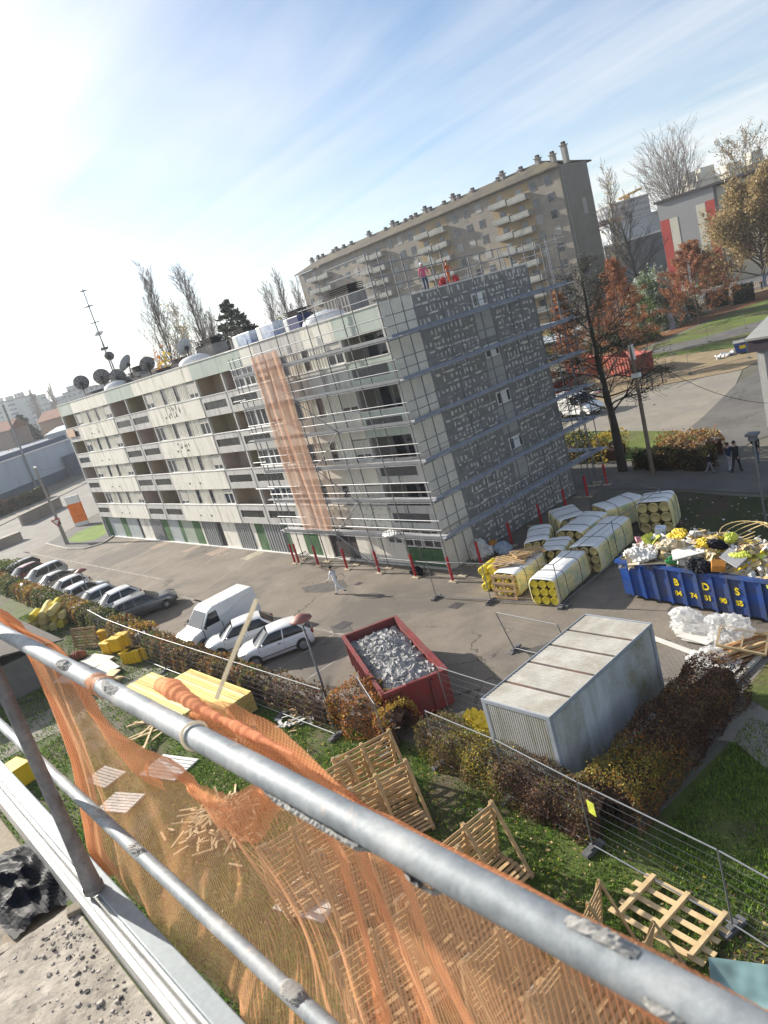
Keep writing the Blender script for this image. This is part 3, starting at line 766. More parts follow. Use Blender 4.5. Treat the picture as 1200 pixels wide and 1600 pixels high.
# behind the block: only its end shows past the gable
bs = thing('scaffolding', 'scaffolding behind the block, white decks showing past the far edge of the gable', 'scaffold', (-29, 38.5, 0))
for x in (-27.2, -30, -33):
    column(bs, x, 38.9, 15.2, False); column(bs, x, 38.2, 15.2, False)
mb = MB()
for i, z in enumerate(DZ):
    deck(bs, 'x', 38.25, 39.0, -40, -26.0, z)
    for h in (.5, 1.0): rail(bs, 'guard_rail', (-40, 39.0, z + h), (-26.0, 39.0, z + h), M_STEEL)
for h in (14.7, 15.2): rail(bs, 'guard_rail', (-40, 39, h), (-26.0, 39, h), M_STEEL)
# debris netting on the front
def netmat(name, col, a_open, su, sv, wu, wv):
    m, nt, b, out = _nodes(name)
    uv = nt.nodes.new('ShaderNodeAttribute'); uv.attribute_name = 'weave'
    sp = nt.nodes.new('ShaderNodeSeparateXYZ'); nt.links.new(uv.outputs['Vector'], sp.inputs[0])
    def saw(sock, s_, w_):
        a = nt.nodes.new('ShaderNodeMath'); a.operation = 'MULTIPLY'; nt.links.new(sock, a.inputs[0]); a.inputs[1].default_value = s_
        f = nt.nodes.new('ShaderNodeMath'); f.operation = 'FRACT'; nt.links.new(a.outputs[0], f.inputs[0])
        l = nt.nodes.new('ShaderNodeMath'); l.operation = 'LESS_THAN'; nt.links.new(f.outputs[0], l.inputs[0]); l.inputs[1].default_value = w_
        return l.outputs[0]
    mx = nt.nodes.new('ShaderNodeMath'); mx.operation = 'MAXIMUM'
    nt.links.new(saw(sp.outputs[0], su, wu), mx.inputs[0]); nt.links.new(saw(sp.outputs[1], sv, wv), mx.inputs[1])
    al = nt.nodes.new('ShaderNodeMapRange'); nt.links.new(mx.outputs[0], al.inputs[0]); al.inputs[3].default_value = a_open; al.inputs[4].default_value = .92
    d = nt.nodes.new('ShaderNodeBsdfDiffuse'); d.inputs[0].default_value = (*col, 1)
    t = nt.nodes.new('ShaderNodeBsdfTranslucent'); t.inputs[0].default_value = (*col, 1)
    g = nt.nodes.new('ShaderNodeMixShader'); g.inputs[0].default_value = .5
    nt.links.new(d.outputs[0], g.inputs[1]); nt.links.new(t.outputs[0], g.inputs[2])
    tr = nt.nodes.new('ShaderNodeBsdfTransparent')
    fm = nt.nodes.new('ShaderNodeMixShader'); nt.links.new(al.outputs[0], fm.inputs[0]); nt.links.new(tr.outputs[0], fm.inputs[1]); nt.links.new(g.outputs[0], fm.inputs[2])
    nt.links.new(fm.outputs[0], out.inputs[0]); nt.nodes.remove(b); return m
def weave(ob, fn):
    at = ob.data.attributes.new('weave', 'FLOAT_VECTOR', 'POINT')
    d = np.zeros((len(ob.data.vertices), 3), np.float32)
    for i, v in enumerate(ob.data.vertices): d[i] = fn(i, v.co)
    at.data.foreach_set('vector', d.ravel())
M_NETF = netmat('pale_orange_debris_net', (.90, .52, .35), .38, 40, 40, .25, .2)
mb = MB(); NU, NV = 40, 60
mb.grid(lambda u, v: (-38.45 + 3.05 * u + .05 * math.sin(v * 9), YO - .12 - .05 * math.sin(u * 9 + v * 5) - .04 * math.sin(u * 23), 2.6 + 10.95 * v), NU, NV)
o = mb.build('debris_net', M_NETF, smooth=True); weave(o, lambda i, c: (c.x, c.z, 0)); tag(o, 'pale orange debris net hung down the front scaffolding of the apartment block', 'net')
# ------------------------------------------------------------------ the scaffold the photograph is taken from
def pmat(name, stops, rough, metal, scale, bump, rust=None, bs=30):
    m, nt, b, out = _nodes(name)
    v = _coord(nt)
    n = _noise(nt, v, scale, 9, .7, .5)
    c = _ramp(nt, n.outputs[0], stops).outputs[0]
    n2 = _noise(nt, v, scale * 7, 6, .7)
    f = _ramp(nt, n2.outputs[0], [(.3, (.78, .78, .78)), (.6, (1, 1, 1))]).outputs[0]
    c = _mix(nt, 1.0, c, f, 'MULTIPLY')
    if rust:
        n3 = _noise(nt, v, scale * .9 + 1.3, 7, .7, 1.2)
        c = _mix(nt, _ramp(nt, n3.outputs[0], [(.63, (0, 0, 0)), (.7, (.8, .8, .8))]).outputs[0], c, rust)
    nt.links.new(c, b.inputs['Base Color']); b.inputs['Metallic'].default_value = metal
    rr = nt.nodes.new('ShaderNodeMapRange'); nt.links.new(n.outputs[0], rr.inputs[0]); rr.inputs[3].default_value = rough * .55; rr.inputs[4].default_value = rough * 1.45
    nt.links.new(rr.outputs[0], b.inputs['Roughness'])
    nb = _noise(nt, v, bs, 7, .7); bp = nt.nodes.new('ShaderNodeBump'); bp.inputs['Strength'].default_value = .55; bp.inputs['Distance'].default_value = bump
    nt.links.new(nb.outputs[0], bp.inputs['Height']); nt.links.new(bp.outputs[0], b.inputs['Normal'])
    return m
M_RAIL = pmat('weathered_galvanised_tube', [(.28, (.15, .17, .185)), (.5, (.27, .295, .31)), (.72, (.46, .465, .46))], .66, .35, 9, .0015, rust=(.50, .34, .26))
M_POST = pmat('dirty_steel_post', [(.3, (.12, .12, .125)), (.5, (.24, .24, .25)), (.7, (.42, .41, .39))], .6, .45, 8, .002)
M_ALU = pmat('scuffed_aluminium', [(.3, (.45, .46, .45)), (.7, (.66, .66, .64))], .45, .5, 5, .001)
M_TOE = pmat('pale_blue_grey_toe_board', [(.3, (.20, .245, .27)), (.7, (.29, .33, .35))], .6, .1, 6, .0008)
M_MORTAR = pmat('dried_mortar', [(.3, (.22, .215, .20)), (.7, (.40, .39, .365))], .95, 0, 14, .004, bs=60)
M_DUST = pmat('mortar_dusted_board', [(.3, (.16, .14, .115)), (.44, (.33, .295, .245)), (.56, (.41, .37, .315)), (.7, (.50, .46, .40))], .95, 0, 7, .008, bs=55)
M_OLDPLANK = pmat('old_plank', [(.3, (.2, .16, .11)), (.7, (.42, .36, .28))], .95, 0, 6, .005)
M_CHIP = mat('dark_chips', (.09, .085, .085), .9, var=.4, scale=20)
M_CHIP2 = mat('pale_chips', (.42, .39, .35), .95, var=.3, scale=20)
M_BLACKPE = mat('black_polythene', (.007, .009, .016), .6, var=.3, scale=4, spec=.12)
M_TIE = leafmat('cream_nylon_tie', (.80, .74, .62), .06, .5)
RY, RZ, MZ = .345, 12.983, 12.455
def noise1(x, s): return math.sin(x * 1.7 + s) * .5 + math.sin(x * 4.3 + s * 2.1) * .3 + math.sin(x * 9.7 + s * 3.7) * .2
def guard(z, label, seed, crust, r=.0188):
    t = thing('scaffold_rail', label, 'handrail', (-1.5, RY, z))
    mb = MB(); xs = [-14, -9, -6] + list(np.arange(-5, 1.4, .02)); n = 28
    pts = []
    for x in xs:
        for j in range(n):
            a = 2 * PI * j / n; rr = r + .00035 * noise1(x * 14 + math.cos(a) * 2, seed + math.sin(a) * 2)
            pts.append((x, RY + rr * math.cos(a), z + rr * math.sin(a)))
    fs_ = [(i * n + j, i * n + (j + 1) % n, (i + 1) * n + (j + 1) % n, (i + 1) * n + j) for i in range(len(xs) - 1) for j in range(n)]
    mb.mesh(pts, [f[::-1] for f in fs_]); mb.build('tube', M_RAIL, t, smooth=True, world=True)
    mb = MB(); rr_ = random.Random(seed)
    for (x0, x1, a0, a1, dens) in crust:
        nx, na = max(6, int((x1 - x0) / .004)), max(6, int((a1 - a0) / .1))
        H = {}
        bl = [(rr_.uniform(0, 1), rr_.uniform(.1, .9), rr_.uniform(.06, .2)) for _ in range(dens)]
        for i in range(nx + 1):
            for j in range(na + 1):
                u, v = i / nx, j / na
                h = sum(max(0, 1 - math.hypot((u - p) * (x1 - x0) / .08, (v - q) * (a1 - a0) / 1.2) / w_ * .25) for p, q, w_ in bl) - .25 + rr_.uniform(-.18, .18)
                e_ = min(u, 1 - u, .3) / .3 * min(v, 1 - v, .3) / .3; H[i, j] = max(0, h * e_ - .12 * (1 - e_)) * .0032 * (.5 + rr_.random())
        for i in range(nx):
            for j in range(na):
                if min(H[i, j] + H[i + 1, j], H[i + 1, j + 1] + H[i, j + 1]) > .0004:
                    q = []
                    for ii, jj in ((i, j), (i + 1, j), (i + 1, j + 1), (i, j + 1)):
                        x = x0 + (x1 - x0) * ii / nx; a = a0 + (a1 - a0) * jj / na; k = r + .0004 + min(.006, H[ii, jj])
                        q.append((x, RY + k * math.cos(a), z + k * math.sin(a)))
                    mb.face(q[::-1])
    if mb.f: mb.build('mortar_crust', M_MORTAR, t, world=True)
    return t
cx = lambda px, py: atY(px, py, RY).x
guard(RZ, 'thick grey galvanised guard rail, mortar crusted, running right across the foreground above the orange net', 5,
      [(cx(420, 1215) - .0, cx(600, 1330), 3.3, 4.5, 40), (cx(640, 1330), cx(700, 1370), 3.6, 4.4, 10), (cx(880, 1450), cx(1010, 1530), 1.0, 1.9, 4), (cx(1020, 1540), cx(1100, 1590), 2.5, 3.2, 2), (cx(150, 1065), cx(200, 1100), 1.2, 2.8, 6), (cx(100, 1040), cx(125, 1060), .8, 2.9, 6)])
guard(MZ, 'lower grey guard rail behind the orange net, above the pale toe board', 8,
      [(atY(150, 1270, RY).x, atY(170, 1290, RY).x, .5, 3, 8), (atY(215, 1340, RY).x, atY(235, 1360, RY).x, .8, 2.8, 12), (atY(440, 1530, RY).x, atY(480, 1580, RY).x, .4, 3, 18)], r=.0165)
px_ = atY(62, 1202, .295)
pt = thing('scaffold_post', 'dirty dark steel scaffold post standing at the toe board left of the orange net', 'post', (px_.x, .295, 12.12))
mb = MB(); mb.lathe([(.0185 + .011 * math.exp(-z / .16), z) for z in np.linspace(0, 2.4, 40)], 24); mb.build('tube', M_POST, pt, smooth=True)
mb = MB(); mb.lathe([(.031, 0), (.031, .018)], 24, (0, 0, .003)); mb.build('collar', M_POST, pt, smooth=True)
tb = thing('toe_board', 'pale blue grey toe board with a bright aluminium edge along the scaffold deck', 'toe board', (-2, .3, 12.05))
mb = MB(); mb.bx(-9, 1.2, .297, .349, 11.96, 12.12); mb.build('board', M_TOE, tb, world=True, bevel=.004)
mb = MB(); mb.lathe([(.0105, -7), (.0105, 1.75)], 16, (-2.0 - .2, .274, 12.10), Matrix.Rotation(PI / 2, 3, 'Y'))
mb.bx(-9, 1.2, .289, .2965, 11.97, 12.104); mb.bx(-9, 1.2, .256, .2885, 11.97, 12.06); mb.build('edge_trim', M_ALU, tb, world=True, smooth=False)
# deck boards
dk = thing('scaffold_deck', 'mortar dusted scaffold deck board strewn with crumbs beside the toe board', 'deck board', (-1.2, -.1, 11.95))
def lump(x, y): return .006 * noise1(x * 9 + y * 5, 1) * noise1(y * 13 - x * 4, 2) + .003 * noise1(x * 31, 3) * noise1(y * 29, 5)
mb = MB(); mb.grid(lambda u, v: (-2.47 + 3.7 * u, -.75 + .998 * v, 12.0 + lump(-2.47 + 3.7 * u, -.75 + .998 * v)), 240, 80)
mb.bx(-2.47, 1.23, -.75, .246, 11.93, 11.985); mb.build('board', M_DUST, dk, world=True)
dk2 = thing('scaffold_deck', 'lower old timber deck boards under the black plastic sheet', 'deck board', (-3.5, -.1, 11.9))
mb = MB()
for k in range(4): mb.bx(-6, -2.485, -.75 + k * .25, -.75 + k * .25 + .242, 11.91, 11.95)
mb.build('board', M_OLDPLANK, dk2, world=True, bevel=.006)
mb = MB(); mb.grid(lambda u, v: (-4.6 + 2.05 * u, -.4 + .62 * v, 11.948 + .02 * max(0, noise1(u * 12, 3) * .5 + noise1(v * 9 + u * 7, 4) * .6) * (1 - abs(2 * v - 1) ** 4)), 80, 40)
mb.build('mortar_layer', M_DUST, dk2, world=True)
mb = MB(); r4 = random.Random(21)
def chip(x, y, s, mi):
    h = s * r4.uniform(.3, .8); n = r4.randint(4, 6); a0 = r4.uniform(0, 6)
    lo = [(x + s * r4.uniform(.6, 1) * math.cos(a0 + 2 * PI * k / n), y + s * r4.uniform(.6, 1) * math.sin(a0 + 2 * PI * k / n), 12.0 + lump(x, y) - .002) for k in range(n)]
    hi = [(x + (a - x) * .7, y + (b - y) * .7, c + h * r4.uniform(.7, 1.2)) for a, b, c in lo]
    mb.mesh(lo + hi, [tuple(range(n, 2 * n))] + [(i, (i + 1) % n, n + (i + 1) % n, n + i) for i in range(n)], mi)
for _ in range(900):
    x = -2.42 + r4.random() ** 1.3 * 1.2; y = .235 - abs(r4.gauss(0, .07)) - (.05 if r4.random() < .3 else 0)
    chip(x, y, abs(r4.gauss(0, .0042)) + .0013, 0 if r4.random() < .5 else 1)
for _ in range(500): chip(r4.uniform(-2.45, -1.2), r4.uniform(-.3, .24), abs(r4.gauss(0, .0028)) + .001, 0 if r4.random() < .6 else 1)
o = mb.build('mortar_rubble', [M_CHIP, M_CHIP2]); tag(o, kind='stuff')
for i, (a, b, s, rz, lab) in enumerate(((166, 1432, .05, .3, 'small weathered wood block on the deck joint below the black plastic, upper one'), (125, 1425, .055, .1, 'dark wood block lying at the deck edge under the black plastic'))):
    p = G(a, b, 11.99); mb = MB(); mb.box((0, 0, .012), (s * 1.3, s * .7, .03)); o = mb.build('wood_block', M_OLDPLANK, bevel=.003); o.location = p; o.rotation_euler = (.1, .05, rz + 1.2); tag(o, lab, 'wood block')
# crumpled black plastic
mb = MB(); rb_ = random.Random(9)
fold = [(Vector((rb_.uniform(-1, 1), rb_.uniform(-1, 1), 0)).normalized(), rb_.uniform(3, 9), rb_.uniform(0, 6), rb_.uniform(.3, 1)) for _ in range(9)]
def crumple(u, v):
    p = Vector((u + .1 * math.sin(v * 7), v + .1 * math.sin(u * 9), 0)) * 3.0; s = 0
    for d, w_, ph, am in fold: s += am * (1 - abs(math.sin(p.dot(d) * w_ * .5 + ph))) ** 1.6
    return s / 5
def bag(u, v):
    a, b = u * 2 - 1, v * 2 - 1; r = math.hypot(a, b)
    k = max(0, 1 - r * r * .75)
    return (-2.83 + a * .25 * (1 + .3 * crumple(v, u)), .165 + b * .095 * (1 + .45 * crumple(u, v + 2)), 11.965 + .10 * k * (.25 + 1.1 * crumple(u, v)) )
mb.grid(bag, 27, 23); o = mb.build('plastic_sheet', M_BLACKPE); tag(o, 'crumpled glossy black plastic sheet lying on the scaffold deck by the toe board', 'plastic sheet')
# the orange net tied to the rail
M_NET = netmat('orange_scaffold_net', (.96, .50, .26), .35, 92, 170, .25, .08)
M_NETD = netmat('orange_net_hem', (.93, .44, .22), .42, 100, 170, .30, .18)
M_NETR = netmat('orange_net_bunched', (.94, .47, .27), .72, 100, 170, .30, .18)
NYP = .405
tops = [(-60, 925), (0, 958), (40, 1015), (60, 1050), (100, 1090), (160, 1137), (210, 1172), (262, 1186), (285, 1168), (300, 1125), (318, 1108), (350, 1118), (400, 1150), (460, 1190), (520, 1222), (600, 1285), (800, 1400), (1000, 1510), (1200, 1620)]
TW = [atY(a, b, NYP) for a, b in tops]; TW = [(p.x, p.z) for p in TW]
lf = [(-60, 940), (0, 985), (40, 1080), (95, 1190), (150, 1310), (205, 1400), (250, 1470)]
LW = [atY(a, b, NYP) for a, b in lf]
def top_z(x): return float(np.interp(x, [p[0] for p in TW], [p[1] for p in TW]))
XL = LW[-1].x; x_hi = TW[1][0]
XTIE = atY(305, 1140, NYP).x
net = thing('debris_net', 'bright orange debris net tied to the guard rail, sagging in folds', 'net', (XTIE, NYP, RZ))
LZs = sorted([(p.z, p.x) for p in LW])
def left_x(z): return float(np.interp(z, [a for a, b in LZs], [b for a, b in LZs]))
XT0, XR = LW[0].x, .85
def netpt(u, v, off=0.0):
    """u along the deck, v from the top edge down"""
    xt = XT0 + (XR - XT0) * u
    zt = top_z(xt); zb = 12.02
    z = zt + (zb - zt) * v
    x = left_x(z) + (XR - left_x(z)) * u
    dx = x - XTIE
    k = math.exp(-(dx / .55) ** 2)
    ang = math.atan2(dx, .12 + v * .5)          # folds fan out from where it is gathered at the tie
    fold_ = (.016 * math.sin(ang * 17 + 1.3 * math.sin(v * 4)) + .009 * math.sin(ang * 39 + 2) + .004 * math.sin(ang * 83)) * (.2 + .8 * v) * (.14 + .6 * k)
    sag = .045 * math.sin(min(1, v * 1.1) * PI) * (1 + .3 * math.sin(xt * 3.1))
    rip = .006 * math.sin(x * 31 + v * 6) * v + .010 * math.sin(x * 11 - v * 5)
    lw_ = .012 * math.exp(-u * 14) * math.sin(u * 160 + v * 3)
    y = NYP + sag + fold_ + rip + lw_ + off - .03 * v
    if zt > RZ - .005: y += .012 * (1 - v) ** 2
    return (x + .02 * math.sin(v * 9 + x * 7) * k, max(y, RY + .027 if z > 12.9 else .362), z + .012 * math.sin(x * 23) * v)
NU, NV = 420, 110
mb = MB(); mb.grid(netpt, NU, NV); o = mb.build('mesh', M_NET, net, smooth=True, world=True)
weave(o, lambda i, c: (XT0 + (XR - XT0) * (i % (NU + 1)) / NU, 1.0 * (i // (NU + 1)) / NV, 0))
# second, bunched layers: along the top edge, down the left edge, and the gathered ropes below the tie
mb = MB()
def hem(u, v): return Vector(netpt(u * .8, v * (.08 + .05 * math.sin(u * 40) + (.10 if u < .35 else .04)))) + Vector((0, .010 + .012 * math.sin(v * 9 + u * 30), .004))
mb.grid(hem, 220, 14); o = mb.build('gathered_hem', M_NETD, net, smooth=True, world=True); weave(o, lambda i, c: (c.x, c.z + c.y, 0))
mb = MB()
def lefthem(u, v): return Vector(netpt(u * .035, v)) + Vector((0, .012 + .012 * math.sin(u * 14 + v * 3), 0))
mb.grid(lefthem, 16, 80); o = mb.build('gathered_hem', M_NETD, net, smooth=True, world=True); weave(o, lambda i, c: (c.x * 1.5, c.z, 0))
mb = MB()
for k, (du, w_) in enumerate(((.0, .010), (.03, .014), (.07, .010))):
    ui = (XTIE + du * 3 - XT0) / (XR - XT0)
    mb.grid(lambda u, v, ui=ui, w_=w_, du=du: Vector(netpt(ui + (u - .5) * w_ * (1 - .3 * v) + du * .5 * v, .04 + .9 * v)) + Vector((0, .014 + .01 * math.sin(u * 6), 0)), 8, 60)
o = mb.build('gathered_fold', M_NETD, net, smooth=True, world=True); weave(o, lambda i, c: (c.x, c.z, 0))
# roll of net riding above the rail right of the tie
mb = MB()
def roll(u, v):
    a = v * 2 * PI; x = XTIE - .03 + (.42) * u
    rr = (.008 + .007 * math.exp(-((u - .14) / .2) ** 2) + .003 * noise1(u * 9, 4)) * (1 - u ** 3 * .7) * (1 + .05 * math.sin(u * 150 + v * 7) + .12 * math.sin(u * 19) + .1 * math.sin(v * 12 + u * 9))
    zc_ = RZ + .012 + .016 * math.exp(-((u - .12) / .2) ** 2) - .004 * u
    return (x, RY + .040 + rr * math.cos(a), zc_ + rr * math.sin(a))
mb.grid(roll, 220, 18); o = mb.build('rolled_edge', M_NETR, net, smooth=True, world=True); weave(o, lambda i, c: (c.x * 1.2, c.z * 2, 0))
def wrap(name, x, wdt, lab, m, cat_, weavef=None):
    mb = MB(); mb.grid(lambda u, v: (x + wdt * (u - .5) + .008 * math.sin(v * 11), RY + (.0205 + .002 * math.sin(u * 9 + v * 7)) * math.cos(v * 2 * PI), RZ + (.0205 + .002 * math.sin(u * 8)) * math.sin(v * 2 * PI)), 10, 30)
    o = mb.build(name, m, smooth=True); tag(o, lab, cat_)
    if weavef: weave(o, weavef)
    return o
wrap('net_scrap', cx(168, 1097), .05, 'torn scrap of orange netting wrapped round the guard rail above the lumber', M_NETD, 'net scrap', lambda i, c: (c.x, c.y + c.z, 0))
ct = thing('cable_tie', 'white cable tie round the guard rail with its long tail sticking up', 'cable tie', (cx(305, 1150), RY, RZ))
mb = MB(); mb.path([(.004 * math.sin(2 * t), .0214 * math.cos(t), .0214 * math.sin(t) + .001) for t in np.linspace(0, 2 * PI, 30)], .0024, 6); mb.build('loop', M_TIE, ct, smooth=True)
q = [atY(a, b, RY + .02 + k * .012) for k, (a, b) in enumerate(((338, 1092), (347, 1068), (370, 1010), (390, 965), (401, 936)))]
mb = MB()
for a, b in zip(q[:-1], q[1:]): mb.bar(a, b, .0062, .0018, up=tuple((a - Vector((0, 0, EYE))).normalized()))
mb.build('tail', M_TIE, ct, world=True)
# ------------------------------------------------------------------ skips, cabin, fences, materials on the building site
M_SKIPRED = mat('red_skip_paint', (.22, .022, .028), .6, var=.25, scale=1.2, col2=(.16, .06, .05), amt=.45, fine=.15, streak=(.13, .05, .045))
M_SKIPBLUE = mat('blue_skip_paint', (.014, .075, .33), .5, var=.25, scale=1.6, col2=(.07, .075, .11), amt=.5, fine=.15, streak=(.05, .09, .2))
M_YEL = mat('yellow_letters', (.75, .58, .02), .6, var=.05)
M_RUB = mat('broken_plaster', (.31, .305, .30), .95, var=.35, scale=6, fine=.2)
M_RUB2 = mat('pale_plaster', (.43, .425, .415), .95, var=.25, scale=6, fine=.2)
def skip(name, label, loc, rz, L, W, H, m, ribs, fl=.12, ribxs=None):
    """open roll on skip: local x along its length"""
    t = thing(name, label, 'skip', loc, rz)
    mb = MB(); t_ = .05; h0 = .18
    def side(sy):
        y0, y1 = sy * (W / 2 - fl), sy * W / 2
        mb.mesh([(-L / 2, y0, h0), (L / 2, y0, h0), (L / 2, y1, H), (-L / 2, y1, H), (-L / 2, y0 - sy * t_, h0), (L / 2, y0 - sy * t_, h0), (L / 2, y1 - sy * t_, H), (-L / 2, y1 - sy * t_, H)],
                [(0, 1, 2, 3), (7, 6, 5, 4), (0, 3, 7, 4), (1, 5, 6, 2), (0, 4, 5, 1)])
    side(1); side(-1)
    for sx in (-1, 1): mb.mesh([(sx * L / 2, -W / 2 + fl + .052, h0), (sx * L / 2, W / 2 - fl - .052, h0), (sx * L / 2, W / 2 - .052, H), (sx * L / 2, -W / 2 + .052, H), (sx * (L / 2 - t_), -W / 2 + fl + .052, h0), (sx * (L / 2 - t_), W / 2 - fl - .052, h0), (sx * (L / 2 - t_), W / 2 - .052, H), (sx * (L / 2 - t_), -W / 2 + .052, H)], [(0, 1, 2, 3), (7, 6, 5, 4), (0, 3, 7, 4), (1, 5, 6, 2)])
    mb.bx(-L / 2 + .05, L / 2 - .05, -W / 2 + fl + .06, W / 2 - fl - .06, h0, h0 + .05)
    mb.build('body', m, t)
    for k in range(ribs):
        x = ribxs[k] if ribxs else -L / 2 + .12 + (L - .24) * k / (ribs - 1)
        for sy in (-1, 1):
            y0, y1 = sy * (W / 2 - fl), sy * W / 2; mb = MB()
            mb.mesh([(x - .07, y0, h0), (x + .07, y0, h0), (x + .05, y0 + sy * .09, h0), (x - .05, y0 + sy * .09, h0), (x - .07, y1, H - .03), (x + .07, y1, H - .03), (x + .05, y1 + sy * .09, H - .03), (x - .05, y1 + sy * .09, H - .03)],
                    [(3, 2, 6, 7), (0, 3, 7, 4), (2, 1, 5, 6), (0, 1, 2, 3), (4, 7, 6, 5)]); mb.build('side_rib', m, t)
    mb = MB()
    for sy in (-1, 1): mb.bar((-L / 2 - .06, sy * (W / 2 + .04), H), (L / 2 + .06, sy * (W / 2 + .04), H), .14, .13)
    for sx in (-1, 1): mb.bar((sx * L / 2, -W / 2 - .02, H + .002), (sx * L / 2, W / 2 + .02, H + .002), .13, .12)
    mb.build('rim', m, t)
    mb = MB()
    for sy in (-1, 1): mb.bar((-L / 2, sy * .5, .1), (L / 2, sy * .5, .1), .14, .16)
    mb.build('runner', M_BROWN, t)
    mb = MB()
    for sx in (-1, 1):
        for sy in (-1, 1): mb = MB(); mb.tube((sx * (L / 2 - .25), sy * .62, .1), (sx * (L / 2 - .25), sy * .78, .1), .1, 12); mb.build('roller', M_BROWN, t)
    for sy in (-1, 1):
        mb = MB(); mb.bar((L / 2 + .04, sy * W * .22, h0 + .1), (L / 2 + .04, sy * W * .24, H - .1), .1, .06); mb.build('end_post', m, t)
    return t
rs_c = Vector((-21.4, 15.2, 0)); rs_a = math.atan2(-2.62, 5.45)
skip('rubble_skip', 'dark red open skip full of broken plaster standing on the car park', rs_c, rs_a, 6.1, 2.3, 1.5, M_SKIPRED, 10, .02)
def chunk(mb, c, s, r, mi=0, flat=.45):
    R = Euler((r.uniform(-.7, .7), r.uniform(-.7, .7), r.uniform(0, 6))).to_matrix(); n = r.randint(4, 6)
    p = [(s * r.uniform(.55, 1.1) * math.cos(2 * PI * k / n), s * r.uniform(.4, 1) * math.sin(2 * PI * k / n)) for k in range(n)]; h = s * flat * r.uniform(.4, 1)
    vs = [Vector(c) + R @ Vector((a, b, -h)) for a, b in p] + [Vector(c) + R @ Vector((a * r.uniform(.75, 1), b * r.uniform(.75, 1), h)) for a, b in p]
    mb.mesh(vs, [tuple(range(n - 1, -1, -1)), tuple(range(n, 2 * n))] + [(i, (i + 1) % n, n + (i + 1) % n, n + i) for i in range(n)], mi)
mb = MB(); r = random.Random(31); Rz = Matrix.Rotation(rs_a, 3, 'Z')
mb.grid(lambda u, v: rs_c + Rz @ Vector(((u - .5) * 5.9, (v - .5) * 2.16, 1.12 + .28 * (1 - (2 * u - 1) ** 4) * (1 - (2 * v - 1) ** 2) + .05 * noise1(u * 31, 2) * noise1(v * 17, 1))), 40, 16)
for k in range(1500):
    u, v = r.uniform(-.98, .98), r.uniform(-.95, .95)
    z = 1.15 + .28 * (1 - u ** 4) * (1 - v ** 2)
    chunk(mb, rs_c + Rz @ Vector((u * 2.95, v * 1.07, z)), min(.3, .05 + abs(r.gauss(0, .085))), r, 0 if r.random() < .55 else 1, .35)
tag(mb.build('rubble', [M_RUB, M_RUB2]), kind='stuff')
mb = MB(); mb.bar((-.1, -1.0, 0), (.9, 1.1, .06), .2, .04); o = mb.build('plank', M_BASE); o.location = G(640, 1108, .05); tag(o, 'short weathered plank on the ground against the end of the red skip', 'plank')
# blue skip with lettering and waste
bs_l, bs_r = Vector((-16.75, 24.15, 0)), Vector((-10.0, 23.3, 0)); ba = math.atan2(bs_r.y - bs_l.y, bs_r.x - bs_l.x)
bdir = (bs_r - bs_l).normalized(); bn = Vector((-bdir.y, bdir.x, 0))
BL, BW_, BH_ = (bs_r - bs_l).length, 2.35, 1.72
_c0 = (bs_l + bs_r) / 2 + bn * (BW_ / 2)
_d = [(G(a, b, .8) - _c0).dot(bdir) for a, b in ((1040, 935), (1063, 940), (1085, 944), (1109, 948), (1134, 953))]
_s = (_d[4] - _d[0]) / 4
RIBX = [x for x in (_d[0] + _s * (k - .5) for k in range(-6, 12)) if -BL / 2 + .05 < x < BL / 2 - .05]
while len(RIBX) < 10: RIBX.append(RIBX[-1] + .0)
RIBX = RIBX[:10]
bsk = skip('waste_skip', 'bright blue ribbed skip with yellow letters, heaped with building waste', (bs_l + bs_r) / 2 + bn * (BW_ / 2), ba, BL, BW_, BH_, M_SKIPBLUE, 10, .1, ribxs=RIBX)
def lettering(txt, size, x, z, parent, m, name='lettering'):
    cu = bpy.data.curves.new('lettering', 'FONT'); cu.body = txt; cu.size = size; cu.extrude = .006; cu.align_x = 'CENTER'; cu.offset = .012
    tmp = bpy.data.objects.new('tmp', cu); COL.objects.link(tmp)
    me = bpy.data.meshes.new_from_object(tmp.evaluated_get(bpy.context.evaluated_depsgraph_get())); bpy.data.objects.remove(tmp)
    me.materials.clear(); me.materials.append(m)
    o = bpy.data.objects.new(name, me); COL.objects.link(o); o.parent = parent
    y = -BW_ / 2 + .1 * (1 - (z - .18) / (BH_ - .18)) - .012
    o.location = (x, y - .02, z); o.rotation_euler = (PI / 2 + math.atan2(-.1, BH_ - .18) * -1, 0, 0); return o
def lx(px, py): 
    p = G(px, py, 1.0); return (p - bsk.location).dot(bdir)
for ch, k in (('B', 0), ('D', 2), ('S', 4)): lettering(ch, .40, _d[k], 1.0, bsk, M_YEL)
for k, ch in enumerate(('04', '74', '51', '90', '55')): lettering(ch, .29, _d[k], .56, bsk, M_YEL)
W_ = {}
for n_, c_, ro in (('white', (.68, .67, .64), .6), ('cream', (.62, .53, .38), .8), ('straw', (.60, .45, .22), .8), ('yellow', (.72, .52, .03), .5), ('grey', (.3, .3, .31), .7), ('black', (.02, .02, .022), .25), ('brown', (.3, .2, .11), .85), ('lime', (.55, .6, .08), .5), ('green', (.02, .22, .06), .35), ('pink', (.6, .25, .3), .7), ('blue', (.35, .42, .55), .6), ('orange', (.6, .25, .04), .6)):
    W_[n_] = mat('waste_' + n_, c_, ro, var=.25, scale=5, fine=.12)
WN = list(W_); WM = [W_[k] for k in WN]
def bsp(u, v, z): return bsk.location + bdir * (u * BL / 2) + bn * (v * BW_ / 2) + Vector((0, 0, z))
def heap_z(u, v): return 1.6 + 1.05 * max(0, 1 - abs(u) ** 3) * max(0, 1 - v * v * .9) * (.85 + .2 * noise1(u * 5, 2))
